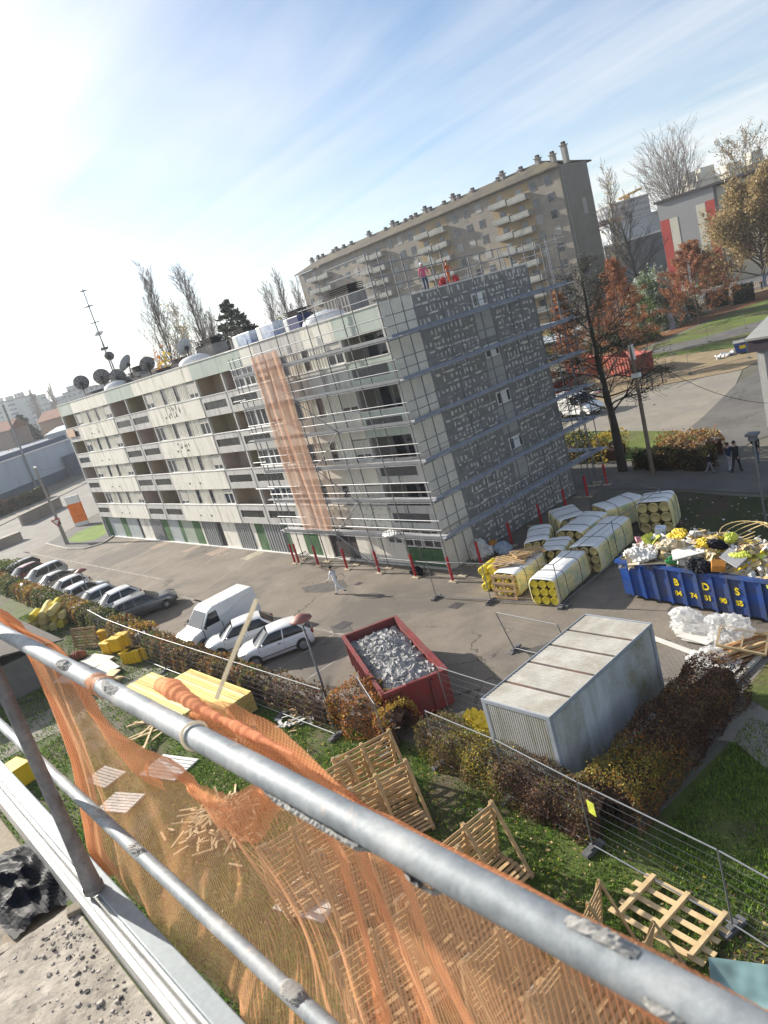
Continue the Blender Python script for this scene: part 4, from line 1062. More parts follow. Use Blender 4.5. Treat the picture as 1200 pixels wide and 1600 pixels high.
def sheetlet(mb, c, s, r, mi, n=5):
    """a crumpled bit of sheet"""
    R = Euler((r.uniform(-.9, .9), r.uniform(-.9, .9), r.uniform(0, 6))).to_matrix(); a_, b_ = s * r.uniform(.6, 1.2), s * r.uniform(.4, 1)
    ph = [r.uniform(0, 6) for _ in range(4)]
    mb.grid(lambda u, v: Vector(c) + R @ Vector(((u - .5) * 2 * a_ + r.uniform(-.1, .1) * s, (v - .5) * 2 * b_ + r.uniform(-.1, .1) * s, s * (.25 * math.sin(u * 5 + ph[0]) + .2 * math.sin(v * 6 + ph[1]) + r.uniform(-.12, .12) - .35 * ((2 * u - 1) ** 2 + (2 * v - 1) ** 2)))), n, n, mi)
mb = MB(); r = random.Random(77)
mb.grid(lambda u, v: bsp(2 * u - 1, (2 * v - 1) * .97, heap_z(2 * u - 1, 2 * v - 1) - .10), 60, 24, WN.index('cream'))
pal = ['cream'] * 10 + ['white'] * 10 + ['straw'] * 7 + ['grey'] * 4 + ['brown'] * 3 + ['yellow'] * 2 + ['black', 'lime', 'blue']
for k in range(900):
    u, v = r.uniform(-1, 1), r.uniform(-.9, 1); c = bsp(u, v, heap_z(u, v) + r.uniform(-.05, .1)); mi = WN.index(r.choice(pal))
    t_ = r.random()
    if t_ < .5: sheetlet(mb, c, r.uniform(.1, .32), r, mi, 4)
    elif t_ < .75: chunk(mb, c, r.uniform(.06, .2), r, mi, .5)
    else:
        d = Vector((r.uniform(-1, 1), r.uniform(-1, 1), r.uniform(-.2, .4))).normalized() * r.uniform(.3, .8); mb.bar(c - d / 2, c + d / 2, r.uniform(.03, .12), .02, mi)
tag(mb.build('construction_waste', WM), kind='stuff')
def lumpthing(name, label, cat, c, d, m, seed, group=None, rough=.35):
    mb = MB(); mb.blob((0, 0, 0), tuple(x * .82 for x in d), seed, rough * 1.25, sub=4); r_ = random.Random(seed); j_ = min(d) * .05; mb.v = [(a + r_.gauss(0, j_), b + r_.gauss(0, j_), c_ + r_.gauss(0, j_) + j_ * 1.6 * math.sin(a * 19 / max(d) + b * 23 / max(d))) for a, b, c_ in mb.v]; o = mb.build(name, m); o.location = c; return tag(o, label, cat, group)
HB = lambda px, py, z: G(px, py, z)
lumpthing('rubbish_bag', 'shiny black rubbish bag hanging over the front rim of the blue skip', 'bag', HB(1093, 884, 2.0), (.42, .3, .3), M_BLACKPE, 3)
lumpthing('rubbish_bag', 'black rubbish bag half buried at the back of the waste, right of the yellow sack', 'bag', HB(1122, 851, 2.5), (.45, .3, .2), M_BLACKPE, 4)
lumpthing('sack', 'yellow sack on the crest of the waste left of the white board', 'sack', HB(1062, 835, 2.6), (.45, .3, .18), W_['yellow'], 5)
lumpthing('sack', 'golden yellow sack beside the white board on the waste', 'sack', HB(1095, 850, 2.55), (.32, .26, .2), W_['yellow'], 6)
lumpthing('sack', 'lime yellow bag at the top of the waste heap', 'sack', HB(1138, 840, 2.65), (.26, .22, .22), W_['lime'], 7)
lumpthing('sack', 'crumpled lime film on the right half of the waste', 'sack', HB(1160, 866, 2.4), (.42, .25, .14), W_['lime'], 8)
lumpthing('plastic_wrap', 'bundle of bright green plastic at the front rim of the blue skip', 'plastic wrap', HB(1052, 876, 2.0), (.28, .2, .25), W_['green'], 9)
lumpthing('plastic_wrap', 'large pale dust sheet bundled on the left end of the waste', 'plastic wrap', HB(1000, 868, 2.1), (.7, .45, .35), W_['white'], 12)
lumpthing('plastic_wrap', 'creamy crumpled dust sheet in the middle of the waste', 'plastic wrap', HB(1045, 850, 2.45), (.65, .4, .28), W_['cream'], 13)
def board(name, label, cat, c, d, rot, m):
    mb = MB(); mb.box((0, 0, 0), d); o = mb.build(name, m, bevel=.006); o.location = c; o.rotation_euler = rot; return tag(o, label, cat)
board('insulation_board', 'white board with a black smear lying on the waste in the blue skip', 'board', HB(1075, 862, 2.35), (1.15, .55, .06), (.35, -.15, .45), W_['white'])
board('plank', 'long pale plank across the front rim of the blue skip', 'plank', HB(1018, 880, 1.86), (1.9, .18, .03), (0, -.06, .15), W_['cream'])
board('plank', 'upright beige board at the left end of the waste', 'plank', HB(984, 876, 1.9), (.25, .04, .8), (.3, .1, .2), W_['cream'])
board('foil_sheet', 'silver foil panel tilted on the right of the waste', 'board', HB(1146, 872, 2.3), (.9, .5, .08), (.5, .2, -.5), M_STEEL)
board('crate', 'orange yellow box with a dark symbol among the waste', 'box', HB(1122, 884, 2.05), (.45, .35, .3), (.4, .2, .5), W_['orange'])
board('foam_block', 'pale blue block on the left top of the waste', 'block', HB(1032, 828, 2.5), (.4, .3, .28), (.2, .2, .4), W_['blue'])
board('foam_block', 'pink foam offcut at the left end of the waste heap', 'block', HB(1003, 843, 2.35), (.5, .3, .1), (.3, .3, .8), W_['pink'])
mb = MB()
for k in range(4): mb.path([HB(1165 + k * 3, 842, 2.5) + Vector((.9 * math.cos(t) * (1 - .1 * k), .3 * math.sin(t), .28 + .3 * math.sin(t * 1 + k * .5))) for t in np.linspace(0, 5.2, 22)], .018, 5)
tag(mb.build('cable_coil', W_['straw']), 'loose loops of tan conduit on top of the waste', 'cable')
# things dumped in front of the blue skip
M_FILM = filmmat('clear_polythene', (.85, .86, .86), .36, .15, .4, 6)
def film(name, label, c, d, seed):
    mb = MB(); mb.blob((0, 0, 0), d, seed, .55, sub=4); r_ = random.Random(seed)
    mb.v = [(x + r_.gauss(0, .03), y + r_.gauss(0, .03), max(-d[2] * .9, z + r_.gauss(0, .03))) for x, y, z in mb.v]
    o = mb.build(name, M_FILM); o.location = c; return tag(o, label, 'plastic film')
film('plastic_film', 'crumpled clear polythene heap by the foot of the blue skip, left one', G(1075, 972, .35), (.75, .5, .42), 41)
film('plastic_film', 'tall crumpled clear polythene sheet draped over boards, right of the smaller heap', G(1125, 985, .5), (.8, .55, .6), 42)
film('plastic_film', 'clear polythene trailing onto the paving at the front', G(1112, 1025, .25), (.6, .45, .3), 43)
M_WSTRIP = mat('stained_timber', (.33, .15, .06), .75, var=.35, scale=3, col2=(.5, .32, .15), amt=.5, fine=.15)
M_PINE = mat('raw_pine', (.62, .46, .25), .8, var=.15, scale=3, scl=(1, 1, 1), col2=(.5, .34, .17), amt=.3, fine=.1)
M_PALLET = mat('pallet_wood', (.56, .37, .18), .85, var=.2, scale=2.2, col2=(.38, .27, .16), amt=.5, fine=.15)
M_BOARD = mat('plasterboard', (.6, .58, .54), .9, var=.1, scale=2, fine=.08)
board('plank', 'long white plank lying from the cabin corner towards the polythene', 'plank', G(1070, 1015, .04), (3.1, .22, .04), (0, 0, -.30), M_BOARD)
for k, (a, b, rz, lab) in enumerate(((1088, 990, .5, 'loose plasterboard sheets under the left polythene heap'), (1120, 1040, .2, 'white boards stacked under the trailing polythene'), (1100, 1000, -.2, 'slanted pale board beside the polythene'))):
    mb = MB(); r_ = random.Random(k)
    for j in range(5): mb.box((r_.uniform(-.15, .15), r_.uniform(-.15, .15), .02 + j * .035), (1.3, .6, .025), (r_.uniform(-.05, .05), r_.uniform(-.05, .05), r_.uniform(-.2, .2)))
    o = mb.build('board_stack', M_BOARD); o.location = G(a, b, .02); o.rotation_euler = (0, 0, rz); tag(o, lab, 'boards')
mb = MB(); r_ = random.Random(5)
for j in range(60):
    y, z = r_.uniform(-.5, .5), r_.uniform(.03, .35); y *= 1 - z
    mb.bar((-1.1 + r_.uniform(-.2, .2), y, z), (1.1 + r_.uniform(-.3, .2), y + r_.uniform(-.15, .15), z + r_.uniform(-.03, .06)), r_.uniform(.05, .1), .03, 0 if r_.random() < .7 else 1)
o = mb.build('timber_bundle', [M_WSTRIP, M_PINE]); o.location = G(1168, 1022, 0); o.rotation_euler = (0, 0, .95); tag(o, 'heap of red brown timber battens on the paving', 'timber heap')
mb = MB()
for s_ in (-1, 1): mb.bar((-.75, s_ * .5, 0), (.75, s_ * .5, 0), .07, .08); mb.bar((s_ * .72, -.46, 0), (s_ * .72, .46, 0), .07, .079)
mb.bar((0, -.46, .0), (0, .46, 0), .05, .06)
o = mb.build('window_frame', M_PINE); o.location = G(1160, 1000, .5); o.rotation_euler = (.18, .25, .3); tag(o, 'old wooden window frame lying on the battens', 'window frame')
# site cabin
M_CABSIDE = mat('stained_cabin_wall', (.42, .44, .45), .6, var=.12, scale=.6, col2=(.23, .22, .14), amt=.5, streak=(.58, .62, .66), streak_scl=(1.0, 1.0, .12), fine=.06)
M_CABEND = mat('ribbed_cabin_wall', (.45, .45, .42), .6, var=.1, scale=1.2, streak=(.3, .29, .22), streak_scl=(2, 2, .3), fine=.06)
M_CABROOF = mat('weathered_cabin_roof', (.48, .46, .41), .75, var=.18, scale=1.4, col2=(.34, .31, .25), amt=.5, fine=.1)
M_CABPOST = mat('blue_grey_frame', (.33, .36, .40), .55, var=.15, scale=2)
M_RUST = mat('rusty_joint', (.09, .065, .055), .9, var=.4, scale=2, col2=(.25, .10, .05), amt=.3)
cb = thing('site_cabin', 'grey metal site cabin with a ribbed stained roof standing between the hedges', 'cabin', (-13.03, 15.4, 0))
cx0, cx1, cy0, cy1, ch = -14.23, -11.83, 12.68, 18.15, 2.6
mb = MB(); mb.bx(cx0 + .05, cx1 - .05, cy0 + .05, cy1 - .05, .15, ch - .06); mb.build('wall', M_CABSIDE, cb, world=True)
mb = MB(); n = 26
for k in range(n):
    a = cx0 + .14 + (cx1 - cx0 - .28) * k / n; wd = (cx1 - cx0 - .28) / n
    mb.bx(a, a + wd * .55, cy0 + .012, cy0 + .049, .25, ch - .14)
mb.build('ribbed_end', M_CABEND, cb, world=True)
mb = MB()
for k in range(6):
    y0 = cy0 + .15 + (cy1 - cy0 - .3) * k / 6
    mb.bx(cx1 - .049, cx1 - .03, y0 + .003, y0 + (cy1 - cy0 - .3) / 6 - .003, .25, ch - .14)
mb.build('side_panel', M_CABSIDE, cb, world=True)
for x in (cx0, cx1 - .14):
    for y in (cy0, cy1 - .14): mb = MB(); mb.bx(x, x + .14, y, y + .14, .12, ch - .1); mb.build('corner_post', M_CABPOST, cb, world=True)
mb = MB(); mb.bx(cx0, cx1, cy0, cy0 + .14, .02, .2); mb.bx(cx0, cx1, cy1 - .14, cy1, .02, .2)
mb.bx(cx0, cx0 + .14, cy0 + .141, cy1 - .141, .02, .2); mb.bx(cx1 - .14, cx1, cy0 + .141, cy1 - .141, .02, .2); mb.build('base_frame', M_CABPOST, cb, world=True)
ends = [cy0, 13.75, 14.95, 16.05, 17.05, cy1]
for i in range(5):
    mb = MB(); y0, y1 = ends[i] + .05, ends[i + 1] - .05; n = 8; wd = (y1 - y0) / n
    def rz_(u): return ch - .04 + .012 * (1 if (u * n) % 1 < .5 else 0)
    for k in range(n):
        mb.bx(cx0 + .02, cx1 - .02, y0 + k * wd, y0 + k * wd + wd * .6, ch - .07, ch - .012); mb.bx(cx0 + .02, cx1 - .02, y0 + k * wd + wd * .6, y0 + (k + 1) * wd, ch - .07, ch - .018)
    mb.build('roof_panel', M_CABROOF, cb, world=True)
    if i: 
        mb = MB(); mb.bx(cx0 + .02, cx1 - .02, ends[i] - .049, ends[i] + .049, ch - .08, ch - .03); mb.build('roof_joint', M_RUST, cb, world=True)
mb = MB(); mb.bx(cx0, cx1, cy0 - .003, cy0 + .049, ch - .1, ch + .012); mb.bx(cx0, cx1, cy1 - .049, cy1 + .003, ch - .1, ch + .012)
mb.bx(cx0 - .003, cx0 + .019, cy0 + .05, cy1 - .05, ch - .1, ch + .012); mb.bx(cx1 - .019, cx1 + .003, cy0 + .05, cy1 - .05, ch - .1, ch + .012); mb.build('roof_rim', M_CABPOST, cb, world=True)
mb = MB(); mb.bx(cx1 + .15, cx1 + .5, 12.9, 16.8, .3, .34); o = mb.build('plank', M_BOARD); tag(o, 'white plank lying along the long side of the site cabin', 'plank')
# temporary fences
M_FENCE = mat('zinc_fence', (.21, .22, .235), .45, metal=.5, var=.12, scale=4)
M_FOOT = mat('rubber_concrete_foot', (.11, .11, .115), .9, var=.25, scale=5)
def fence(p, q, label, group, h=2.0, dens=.16, feet=(1, 1), hor=7, lean=0.0):
    p, q = Vector((p[0], p[1], 0)), Vector((q[0], q[1], 0)); L = (q - p).length; a = math.atan2(q.y - p.y, q.x - p.x)
    t = thing('fence_panel', label, 'fence', p, a, group); t.rotation_euler = (lean, 0, a)
    mb = MB(); b0 = .16
    mb.tube((0, 0, .05), (0, 0, h), .021, 8); mb.tube((L, 0, .05), (L, 0, h), .021, 8)
    mb.tube((.02, 0, h - .02), (L - .02, 0, h - .02), .019, 8); mb.tube((.02, 0, b0), (L - .02, 0, b0), .019, 8)
    mb.build('frame', M_FENCE, t)
    mb = MB(); n = int(L / dens)
    for k in range(1, n): mb.tube((L * k / n, 0, b0), (L * k / n, 0, h - .02), .0014, 3, cap=False)
    for k in range(1, hor): mb.tube((0, .004, b0 + (h - b0) * k / hor), (L, .004, b0 + (h - b0) * k / hor), .0034, 4, cap=False)
    mb.build('wire_mesh', M_FENCE, t)
    for on, x in zip(feet, (0, L)):
        if on:
            mb = MB(); mb.box((x, 0, .055), (.22, .66, .11)); mb.box((x, 0, .13), (.16, .3, .05)); mb.build('foot', M_FOOT, t, bevel=.015)
    return t
GF = 'mesh fence panels along the hedge'
FB = [(-16.3, 12.2), (-13.3, 11.95), (-10.3, 11.45), (-6.7, 10.95), (-3.2, 10.2)]
labs = ['mesh fence panel in front of the hedge below the site cabin', 'mesh fence panel with the yellow tag between hedge corner and cabin hedge', 'mesh fence panel bending round the hedge corner above the flat pallet', 'mesh fence panel at the lower right edge beside the flat pallet']
labs[0] = 'mesh fence panel next to the wooden rack, in front of the bushy hedge'
for i in range(4): fence(FB[i], FB[i + 1], labs[i], GF, feet=(1, 1 if i == 3 else 0))
mb = MB(); mb.box((0, 0, 0), (.02, .25, .35)); o = mb.build('tag', W_['lime']); o.location = (-10.0, 11.38, 1.4); o.rotation_euler = (0, 0, 1.3); tag(o, 'faded yellow warning tag hanging on the fence panel', 'tag')
FA = [(-45.6, 11.75), (-42.1, 11.5), (-38.6, 11.45), (-35.1, 11.45), (-31.6, 11.5), (-28.1, 11.55), (-24.6, 11.6), (-21.1, 11.65)]
labl = ['mesh fence panel behind the upright pallet and yellow cases', 'mesh fence panel right of the yellow cases', 'mesh fence panel by the white van, at the hedge gap', 'mesh fence panel behind the lumber stacks, left one', 'mesh fence panel behind the lumber stacks, in front of the white cars', 'mesh fence panel right of the lumber stacks', 'mesh fence panel ending left of the orange bush']
for i in range(7): fence(FA[i], FA[i + 1], labl[i], GF, feet=(1, 1 if i == 6 else 0))
fence((-18.3, 11.8), (-20.4, 12.8), 'mesh fence panel turned towards the skip beside the lamp post', GF, feet=(1, 1))
gb = 'mesh fence panels round the insulation bales'
def fpx(a, b, la, **k): return fence(G(*a), G(*b), la, gb, **k)
fpx((682, 935), (768, 942), 'mesh fence panel left of the yellow rolls under the scaffold')
fpx((768, 942), (880, 948), 'mesh fence panel in front of the white bales')
fpx((880, 948), (968, 876), 'mesh fence panel along the right side of the bales')
fpx((968, 876), (1042, 822), 'mesh fence panel behind the rolled bale towards the dark grass')
fpx((1042, 822), (945, 795), 'mesh fence panel closing the far side of the bales')
fence((-18.6, 19.0), (-15.6, 18.8), 'mesh fence panel leaning near the back of the site cabin', gb, lean=.25)
fence((-17.9, 14.4), (-15.0, 14.2), 'mesh fence panel standing between red skip and cabin end', gb)
# insulation bales
M_WRAP = mat('white_bale_wrap', (.78, .79, .78), .35, var=.06, scale=2, col2=(.66, .68, .70), amt=.35, bump=.012, bscale=9, fine=.04)
M_WRAPS = mat('printed_bale_wrap', (.86, .72, .34), .4, var=.15, scale=2.4, col2=(.30, .48, .30), amt=.35, streak=(.76, .74, .62), streak_scl=(3, 1, .8), bump=.012, bscale=9)
M_WOOL = mat('yellow_glass_wool', (.80, .64, .06), .9, var=.15, scale=5, fine=.15)
M_WOOLTAN = mat('tan_glass_wool', (.62, .50, .22), .9, var=.15, scale=5, fine=.15)
def roll_ends(mb, x, W, H, nr, nc, mi=0, depth=.12):
    R = Matrix.Rotation(PI / 2, 3, 'Y')
    for i in range(nc):
        for j in range(nr):
            y = -W / 2 + W * (i + .5) / nc; z = .08 + (H - .1) * (j + .5) / nr; rr = min(W / nc, (H - .1) / nr) * .5
            sg = 1 if x > 0 else -1
            mb.lathe([(rr * .98, -depth * sg), (rr * .96, 0), (rr * .8, .02 * sg), (rr * .74, -.02 * sg), (.01, -.03 * sg)], 14, (x, y, z), R, mi)
def bale(label, loc, rz, L, W, H, wool, group='wrapped insulation bales beside the gable'):
    t = thing('insulation_bale', label, 'bale', loc, rz, group)
    mb = MB(); n = 28; secs = []; rs = random.Random(int(abs(loc[0] * 91 + loc[1] * 37)))
    ks = [(-1, .93), (-.985, .985), (-.9, 1.0), (-.5, .99), (-.17, .965), (0, .985), (.17, .965), (.5, .99), (.9, 1.0), (.985, .985), (1, .93)]
    vs = []; fs_ = []; mi = []
    for kx, s_ in ks:
        for j in range(n):
            a = 2 * PI * j / n; c_, s2 = math.cos(a), math.sin(a); q = lambda u: math.copysign(abs(u) ** .38, u)
            w_ = 1 + .03 * math.sin(a * 5 + kx * 4 + loc[1])
            vs.append((kx * L / 2, q(c_) * W / 2 * s_ * w_, .04 + H / 2 + q(s2) * H / 2 * s_ * w_))
    for i in range(len(ks) - 1):
        for j in range(n):
            a = 2 * PI * (j + .5) / n
            mb.f.append((i * n + j, i * n + (j + 1) % n, (i + 1) * n + (j + 1) % n, (i + 1) * n + j)); mb.m.append(0 if math.sin(a) > .55 else 1)
    mb.v = vs; mb.build('wrapper', [M_WRAP, M_WRAPS], t, smooth=True)
    for sx in (-1, 1):
        mb = MB(); roll_ends(mb, sx * L / 2 * .985, W * .94, H * .96, 3, 3); mb.build('roll_end', wool, t, smooth=True)
    mb = MB()
    for x in (-L * .22, L * .22):
        mb.path([(x, W / 2 * 1.01 * math.copysign(abs(math.cos(a)) ** .38, math.cos(a)), .04 + H / 2 + H / 2 * 1.01 * math.copysign(abs(math.sin(a)) ** .38, math.sin(a))) for a in np.linspace(-.5, PI + .5, 26)], .012, 4)
    mb.build('strap', M_BROWN, t)
    return t
hp = PI / 2
bale('white wrapped insulation bale nearest the car park with bright yellow roll ends', (-19.85, 24.2, 0), hp + .12, 3.1, 1.35, 1.3, M_WOOL)
bale('long white insulation bale behind the front bale, with green print along its side', (-19.95, 27.9, 0), hp + .12, 3.7, 1.5, 1.4, M_WOOLTAN)
bale('insulation bale under the broken pallets beside the loose yellow rolls', (-22.15, 24.3, 0), hp + .05, 2.4, 1.35, 1.2, M_WOOL)
bale('small white bale just behind the one carrying the broken pallets', (-21.7, 26.6, 0), hp + .3, 1.6, 1.4, 1.2, M_WOOLTAN)
bale('bluish white bale next to the gable base', (-23.5, 27.7, 0), hp + .55, 2.3, 1.3, 1.25, M_WOOLTAN)
bale('bluish white bale in the middle of the row with a dark strap', (-21.8, 29.2, 0), hp + .05, 2.6, 1.6, 1.35, M_WOOLTAN)
bale('shaded bale farthest back beside the gable scaffolding', (-23.7, 30.6, 0), hp + .9, 2.2, 1.6, 1.25, M_WOOLTAN)
bale('shaded bale in the back row tilted towards the grass', (-21.5, 32.1, 0), hp - .5, 2.2, 1.7, 1.35, M_WOOLTAN)
bale('upright block of tan insulation rolls standing at the far end by the blue skip', (-19.0, 31.6, 0), hp + .25, 1.4, 1.7, 1.75, M_WOOLTAN)
def roll_thing(loc, rot, label, group, r_=.22, L=1.2, m=None):
    mb = MB(); R = Matrix.Rotation(PI / 2, 3, 'Y')
    mb.lathe([(.01, -L / 2), (r_ * .7, -L / 2), (r_ * .78, -L / 2 - .02), (r_, -L / 2 + .02), (r_, L / 2 - .02), (r_ * .78, L / 2 + .02), (r_ * .7, L / 2), (.01, L / 2)], 16, (0, 0, 0), R)
    o = mb.build('insulation_roll', m or M_WOOL, smooth=False); o.location = loc; o.rotation_euler = rot; return tag(o, label, 'insulation roll', group)
for k, (dx, z, dy) in enumerate(((0, .22, 0), (.1, .64, .05), (.02, 1.05, 0), (.5, .22, .1), (.5, 1.1, .15))):
    roll_thing((-23.75 + dx, 23.9 + dy, z), (0, 0, hp + .1), 'bright yellow insulation roll stacked left of the bale with broken pallets', 'loose yellow rolls by the bales')
# pallets
def pallet(label, loc, rot, L=2.0, W=1.2, n=6, m=None, group=None, nb=3):
    t = thing('pallet', label, 'pallet', loc, 0, group); t.rotation_euler = rot
    mb = MB()
    for k in range(n):
        y = -W / 2 + .06 + (W - .12) * k / (n - 1); mb.bx(-L / 2, L / 2, y - .055, y + .055, .118, .14)
    mb.build('top_board', m or M_PALLET, t)
    mb = MB()
    for k in range(nb):
        x = -L / 2 + .1 + (L - .2) * k / (nb - 1); mb.bx(x - .05, x + .05, -W / 2, W / 2, .03, .117)
    mb.build('stringer', m or M_PALLET, t)
    mb = MB()
    for y in (-W / 2 + .06, 0, W / 2 - .06): mb.bx(-L / 2, L / 2, y - .05, y + .05, .006, .029)
    mb.build('bottom_board', m or M_PALLET, t)
    return t
def flat_pallet():
    a, b = G(985, 1395, .1), G(1120, 1470, .1); ang = math.atan2(b.y - a.y, b.x - a.x)
    t = thing('pallet', 'flat wooden pallet lying upside down on the grass in front of the mesh fence', 'pallet', (a + b) / 2 * 1.0, ang)
    mb = MB()
    for k in range(5): y = -.62 + .31 * k; mb.box((.0 + .06 * math.sin(k * 2), y, .0), (2.25, .13, .022))
    mb.build('slat', M_PINE, t)
    mb = MB()
    for x in (-.85, 0, .85): mb.box((x, 0, .055), (.11, 1.36, .085))
    mb.build('stringer', M_PINE, t)
    t.location.z = .1; return t
flat_pallet()
pallet('upright pallet leaning on the hedge left of the yellow cases', G(152, 1003, .02) + Vector((0, -.5, .62)), (PI / 2 - .2, 0, .45), 2.0, 1.2, 7)
pallet('broken pallet lying on top of the insulation bale', (-22.5, 24.2, 1.28), (.06, -.04, .5), 1.6, 1.1, 6)
pallet('second broken pallet on the same bale, skewed', (-22.0, 24.9, 1.42), (-.05, .08, 1.0), 1.5, 1.0, 5)
pallet('pallet standing upright against the yellow end of the bale', (-22.05, 22.95, .6), (PI / 2 - .08, 0, .08), 1.3, 1.15, 4)
# slatted glazing racks in the garden
def rack(label, loc, rz, sc_=1.0, group='slatted wooden racks in the garden'):
    t = thing('wooden_rack', label, 'rack', loc, rz, group); t.scale = (sc_,) * 3
    L, W, H = 1.9, 1.25, 1.75; tilt = .2
    mb = MB()
    for k in range(8): y = -W / 2 + .05 + (W - .1) * k / 7; mb.bx(-L / 2, L / 2, y - .05, y + .05, .11, .132)
    for x in (-L / 2 + .06, 0, L / 2 - .06): mb.bx(x - .05, x + .05, -W / 2, W / 2, .005, .109)
    mb.build('base', M_PALLET, t)
    top = Vector((0, W / 2 - .1 - .35, H)); bot = Vector((0, W / 2 - .1, .14))
    mb = MB()
    for k in range(9):
        f = .04 + .92 * k / 8; p = bot + (top - bot) * f; mb.bar(p + Vector((-L / 2, -.03, 0)), p + Vector((L / 2, -.03, 0)), .022, .09)
    mb.build('back_slat', M_PALLET, t)
    for x in (-L / 2 + .05, 0, L / 2 - .05):
        mb = MB(); mb.bar(bot + Vector((x, .03, 0)), top + Vector((x, .03, 0)), .09, .09, up=(1, 0, 0)); mb.build('upright', M_PALLET, t)
        mb = MB(); mb.bar(Vector((x, -W / 2 + .1, .14)), top + Vector((x, .0, -.05)), .05, .09, up=(1, 0, 0)); mb.build('prop', M_PALLET, t)
    mb = MB(); mb.bar(bot + Vector((-L / 2, .085, .1)), top + Vector((L / 2, .085, -.1)), .025, .1); mb.bar(top + Vector((-L / 2, .115, -.1)), bot + Vector((L / 2, .115, .1)), .025, .1); mb.build('cross_brace', M_PALLET, t)
    mb = MB(); mb.box(top + Vector((-L / 2 + .18, .09, -.14)), (.2, .012, .2)); mb.build('paper_label', M_BOARD, t)
    return t
ra, rb2 = G(545, 1180, 1.7), G(625, 1130, 1.7); rang = math.atan2(rb2.y - ra.y, rb2.x - ra.x)
rc = (ra + rb2) / 2
r0 = rack('slatted wooden rack standing open beside the mesh fence, the topmost of the racks', (rc.x + .15, rc.y - .55, 0), rang - .15, 1.05)
rl = [(505, 1218, 'slatted rack half hidden by the guard rail, left of the topmost rack', .1), (592, 1222, 'slatted rack rising just above the guard rail, directly below the topmost rack', -.05), (735, 1300, 'pointed slatted rack on the shaded grass above the guard rail', .2), (470, 1330, 'slatted rack under the orange net beside the chopped wood', .1),
      (560, 1345, 'slatted rack seen through the net below the thick part of the rail', -.1), (690, 1405, 'slatted rack seen through the net in the middle', .25), (925, 1400, 'narrow slatted rack left of the flat pallet', .5), (1010, 1455, 'low slatted rack partly hidden by the rail below the flat pallet', .45), (800, 1500, 'slatted rack under the net near the bottom, left of the last one', .2), (900, 1545, 'slatted rack under the net at the bottom edge, last of the row', .3), (600, 1500, 'slatted rack under the net at the bottom middle', .1)]
for px, py, lab, dr in rl:
    p = G(px, py, 1.7 if px in (505, 592, 735, 925) else 1.2); q_ = dup(r0, (p.x, p.y, 0), rang - .15 + dr, lab)
    if px in (925, 1010): q_.scale = (.7, .7, .85) if px == 925 else (.6, .6, .5)
# lumber stacks
M_LUM = mat('fresh_yellow_lumber', (.80, .63, .20), .75, var=.08, scale=1.5, scl=(.4, 3, 3), col2=(.58, .42, .12), amt=.35, fine=.06)
M_LUME = mat('lumber_end_grain', (.52, .36, .12), .85, var=.2, scale=4, fine=.1)
M_LUM2 = mat('pale_lumber', (.84, .72, .36), .75, var=.08, scale=1.5, scl=(.4, 3, 3), col2=(.66, .50, .18), amt=.3)
M_LUM3 = mat('knotty_lumber', (.66, .49, .14), .75, var=.12, scale=2.5, scl=(.8, 3, 3), col2=(.42, .25, .07), amt=.4)
def lumber(label, p0, p1, wdt, layers, z0=.1):
    p0, p1 = Vector((*p0, 0)), Vector((*p1, 0)); L = (p1 - p0).length; t = thing('lumber_stack', label, 'lumber stack', p0, math.atan2(p1.y - p0.y, p1.x - p0.x))
    n = 9; r_ = random.Random(int(L * 100)); hh = .05
    mb = MB()
    for j in range(layers):
        for k in range(n):
            bm_ = r_.choice((0, 0, 2, 3)); y = -wdt / 2 + wdt * k / n; a, b = r_.uniform(-.03, .03), r_.uniform(-.03, .03); zz_ = z0 + j * (hh + .010)
            mb.bx(a, L + b, y + .010, y + wdt / n - .010, zz_, zz_ + hh - (.012 if r_.random() < .3 else 0), bm_)
    ob = mb.build('board_pile', [M_LUM, M_LUME, M_LUM2, M_LUM3], t)
    ob.data.polygons.foreach_set('material_index', [1 if abs(p.normal.x) > .8 else q_ for p, q_ in zip(ob.data.polygons, mb.m)])
    mb = MB()
    for x in (.3, L / 2, L - .3): mb.bx(x - .06, x + .06, -wdt / 2, wdt / 2, .004, z0 - .002)
    mb.build('bearer', M_BASE, t); return t
a, b = G(230, 1072, .75), G(318, 1098, .75)
lumber('wide stack of fresh yellow boards in the garden, the front one', (-33.9, 9.6), (-27.9, 9.75), 1.6, 12)
lumber('stack of fresh yellow boards behind the front stack, nearer the fence', (-31.5, 11.0 - .3), (-26.1, 10.75), 1.3, 14)
mb = MB(); r_ = random.Random(8)
for k in range(9):
    c = Vector((r_.uniform(-1.4, 1.4), r_.uniform(-.8, .8), .06 + .02 * k)); an = r_.choice([.3, 1.1, 2.0, 2.6]) + r_.uniform(-.2, .2); d = Vector((math.cos(an), math.sin(an), 0)) * r_.uniform(.7, 1.3); mb.bar(c - d, c + d, .09, .035)
o = mb.build('loose_timber', M_PINE); o.location = G(222, 1148, .02); tag(o, 'loose pine battens crossed on the grass below the front lumber stack', 'timber')
mb = MB()
for k in range(12): y = -.4 + .07 * k; mb.box((r_.uniform(-.2, .2), y, .05 + .03 * (k % 3)), (1.6, .06, .03), r_.uniform(-.15, .15))
o = mb.build('loose_timber', M_PINE); o.location = G(385, 1145, .02); o.rotation_euler = (0, 0, -.5); tag(o, 'short pine offcuts and grey slats on the gravel right of the lumber', 'timber')
mb = MB()
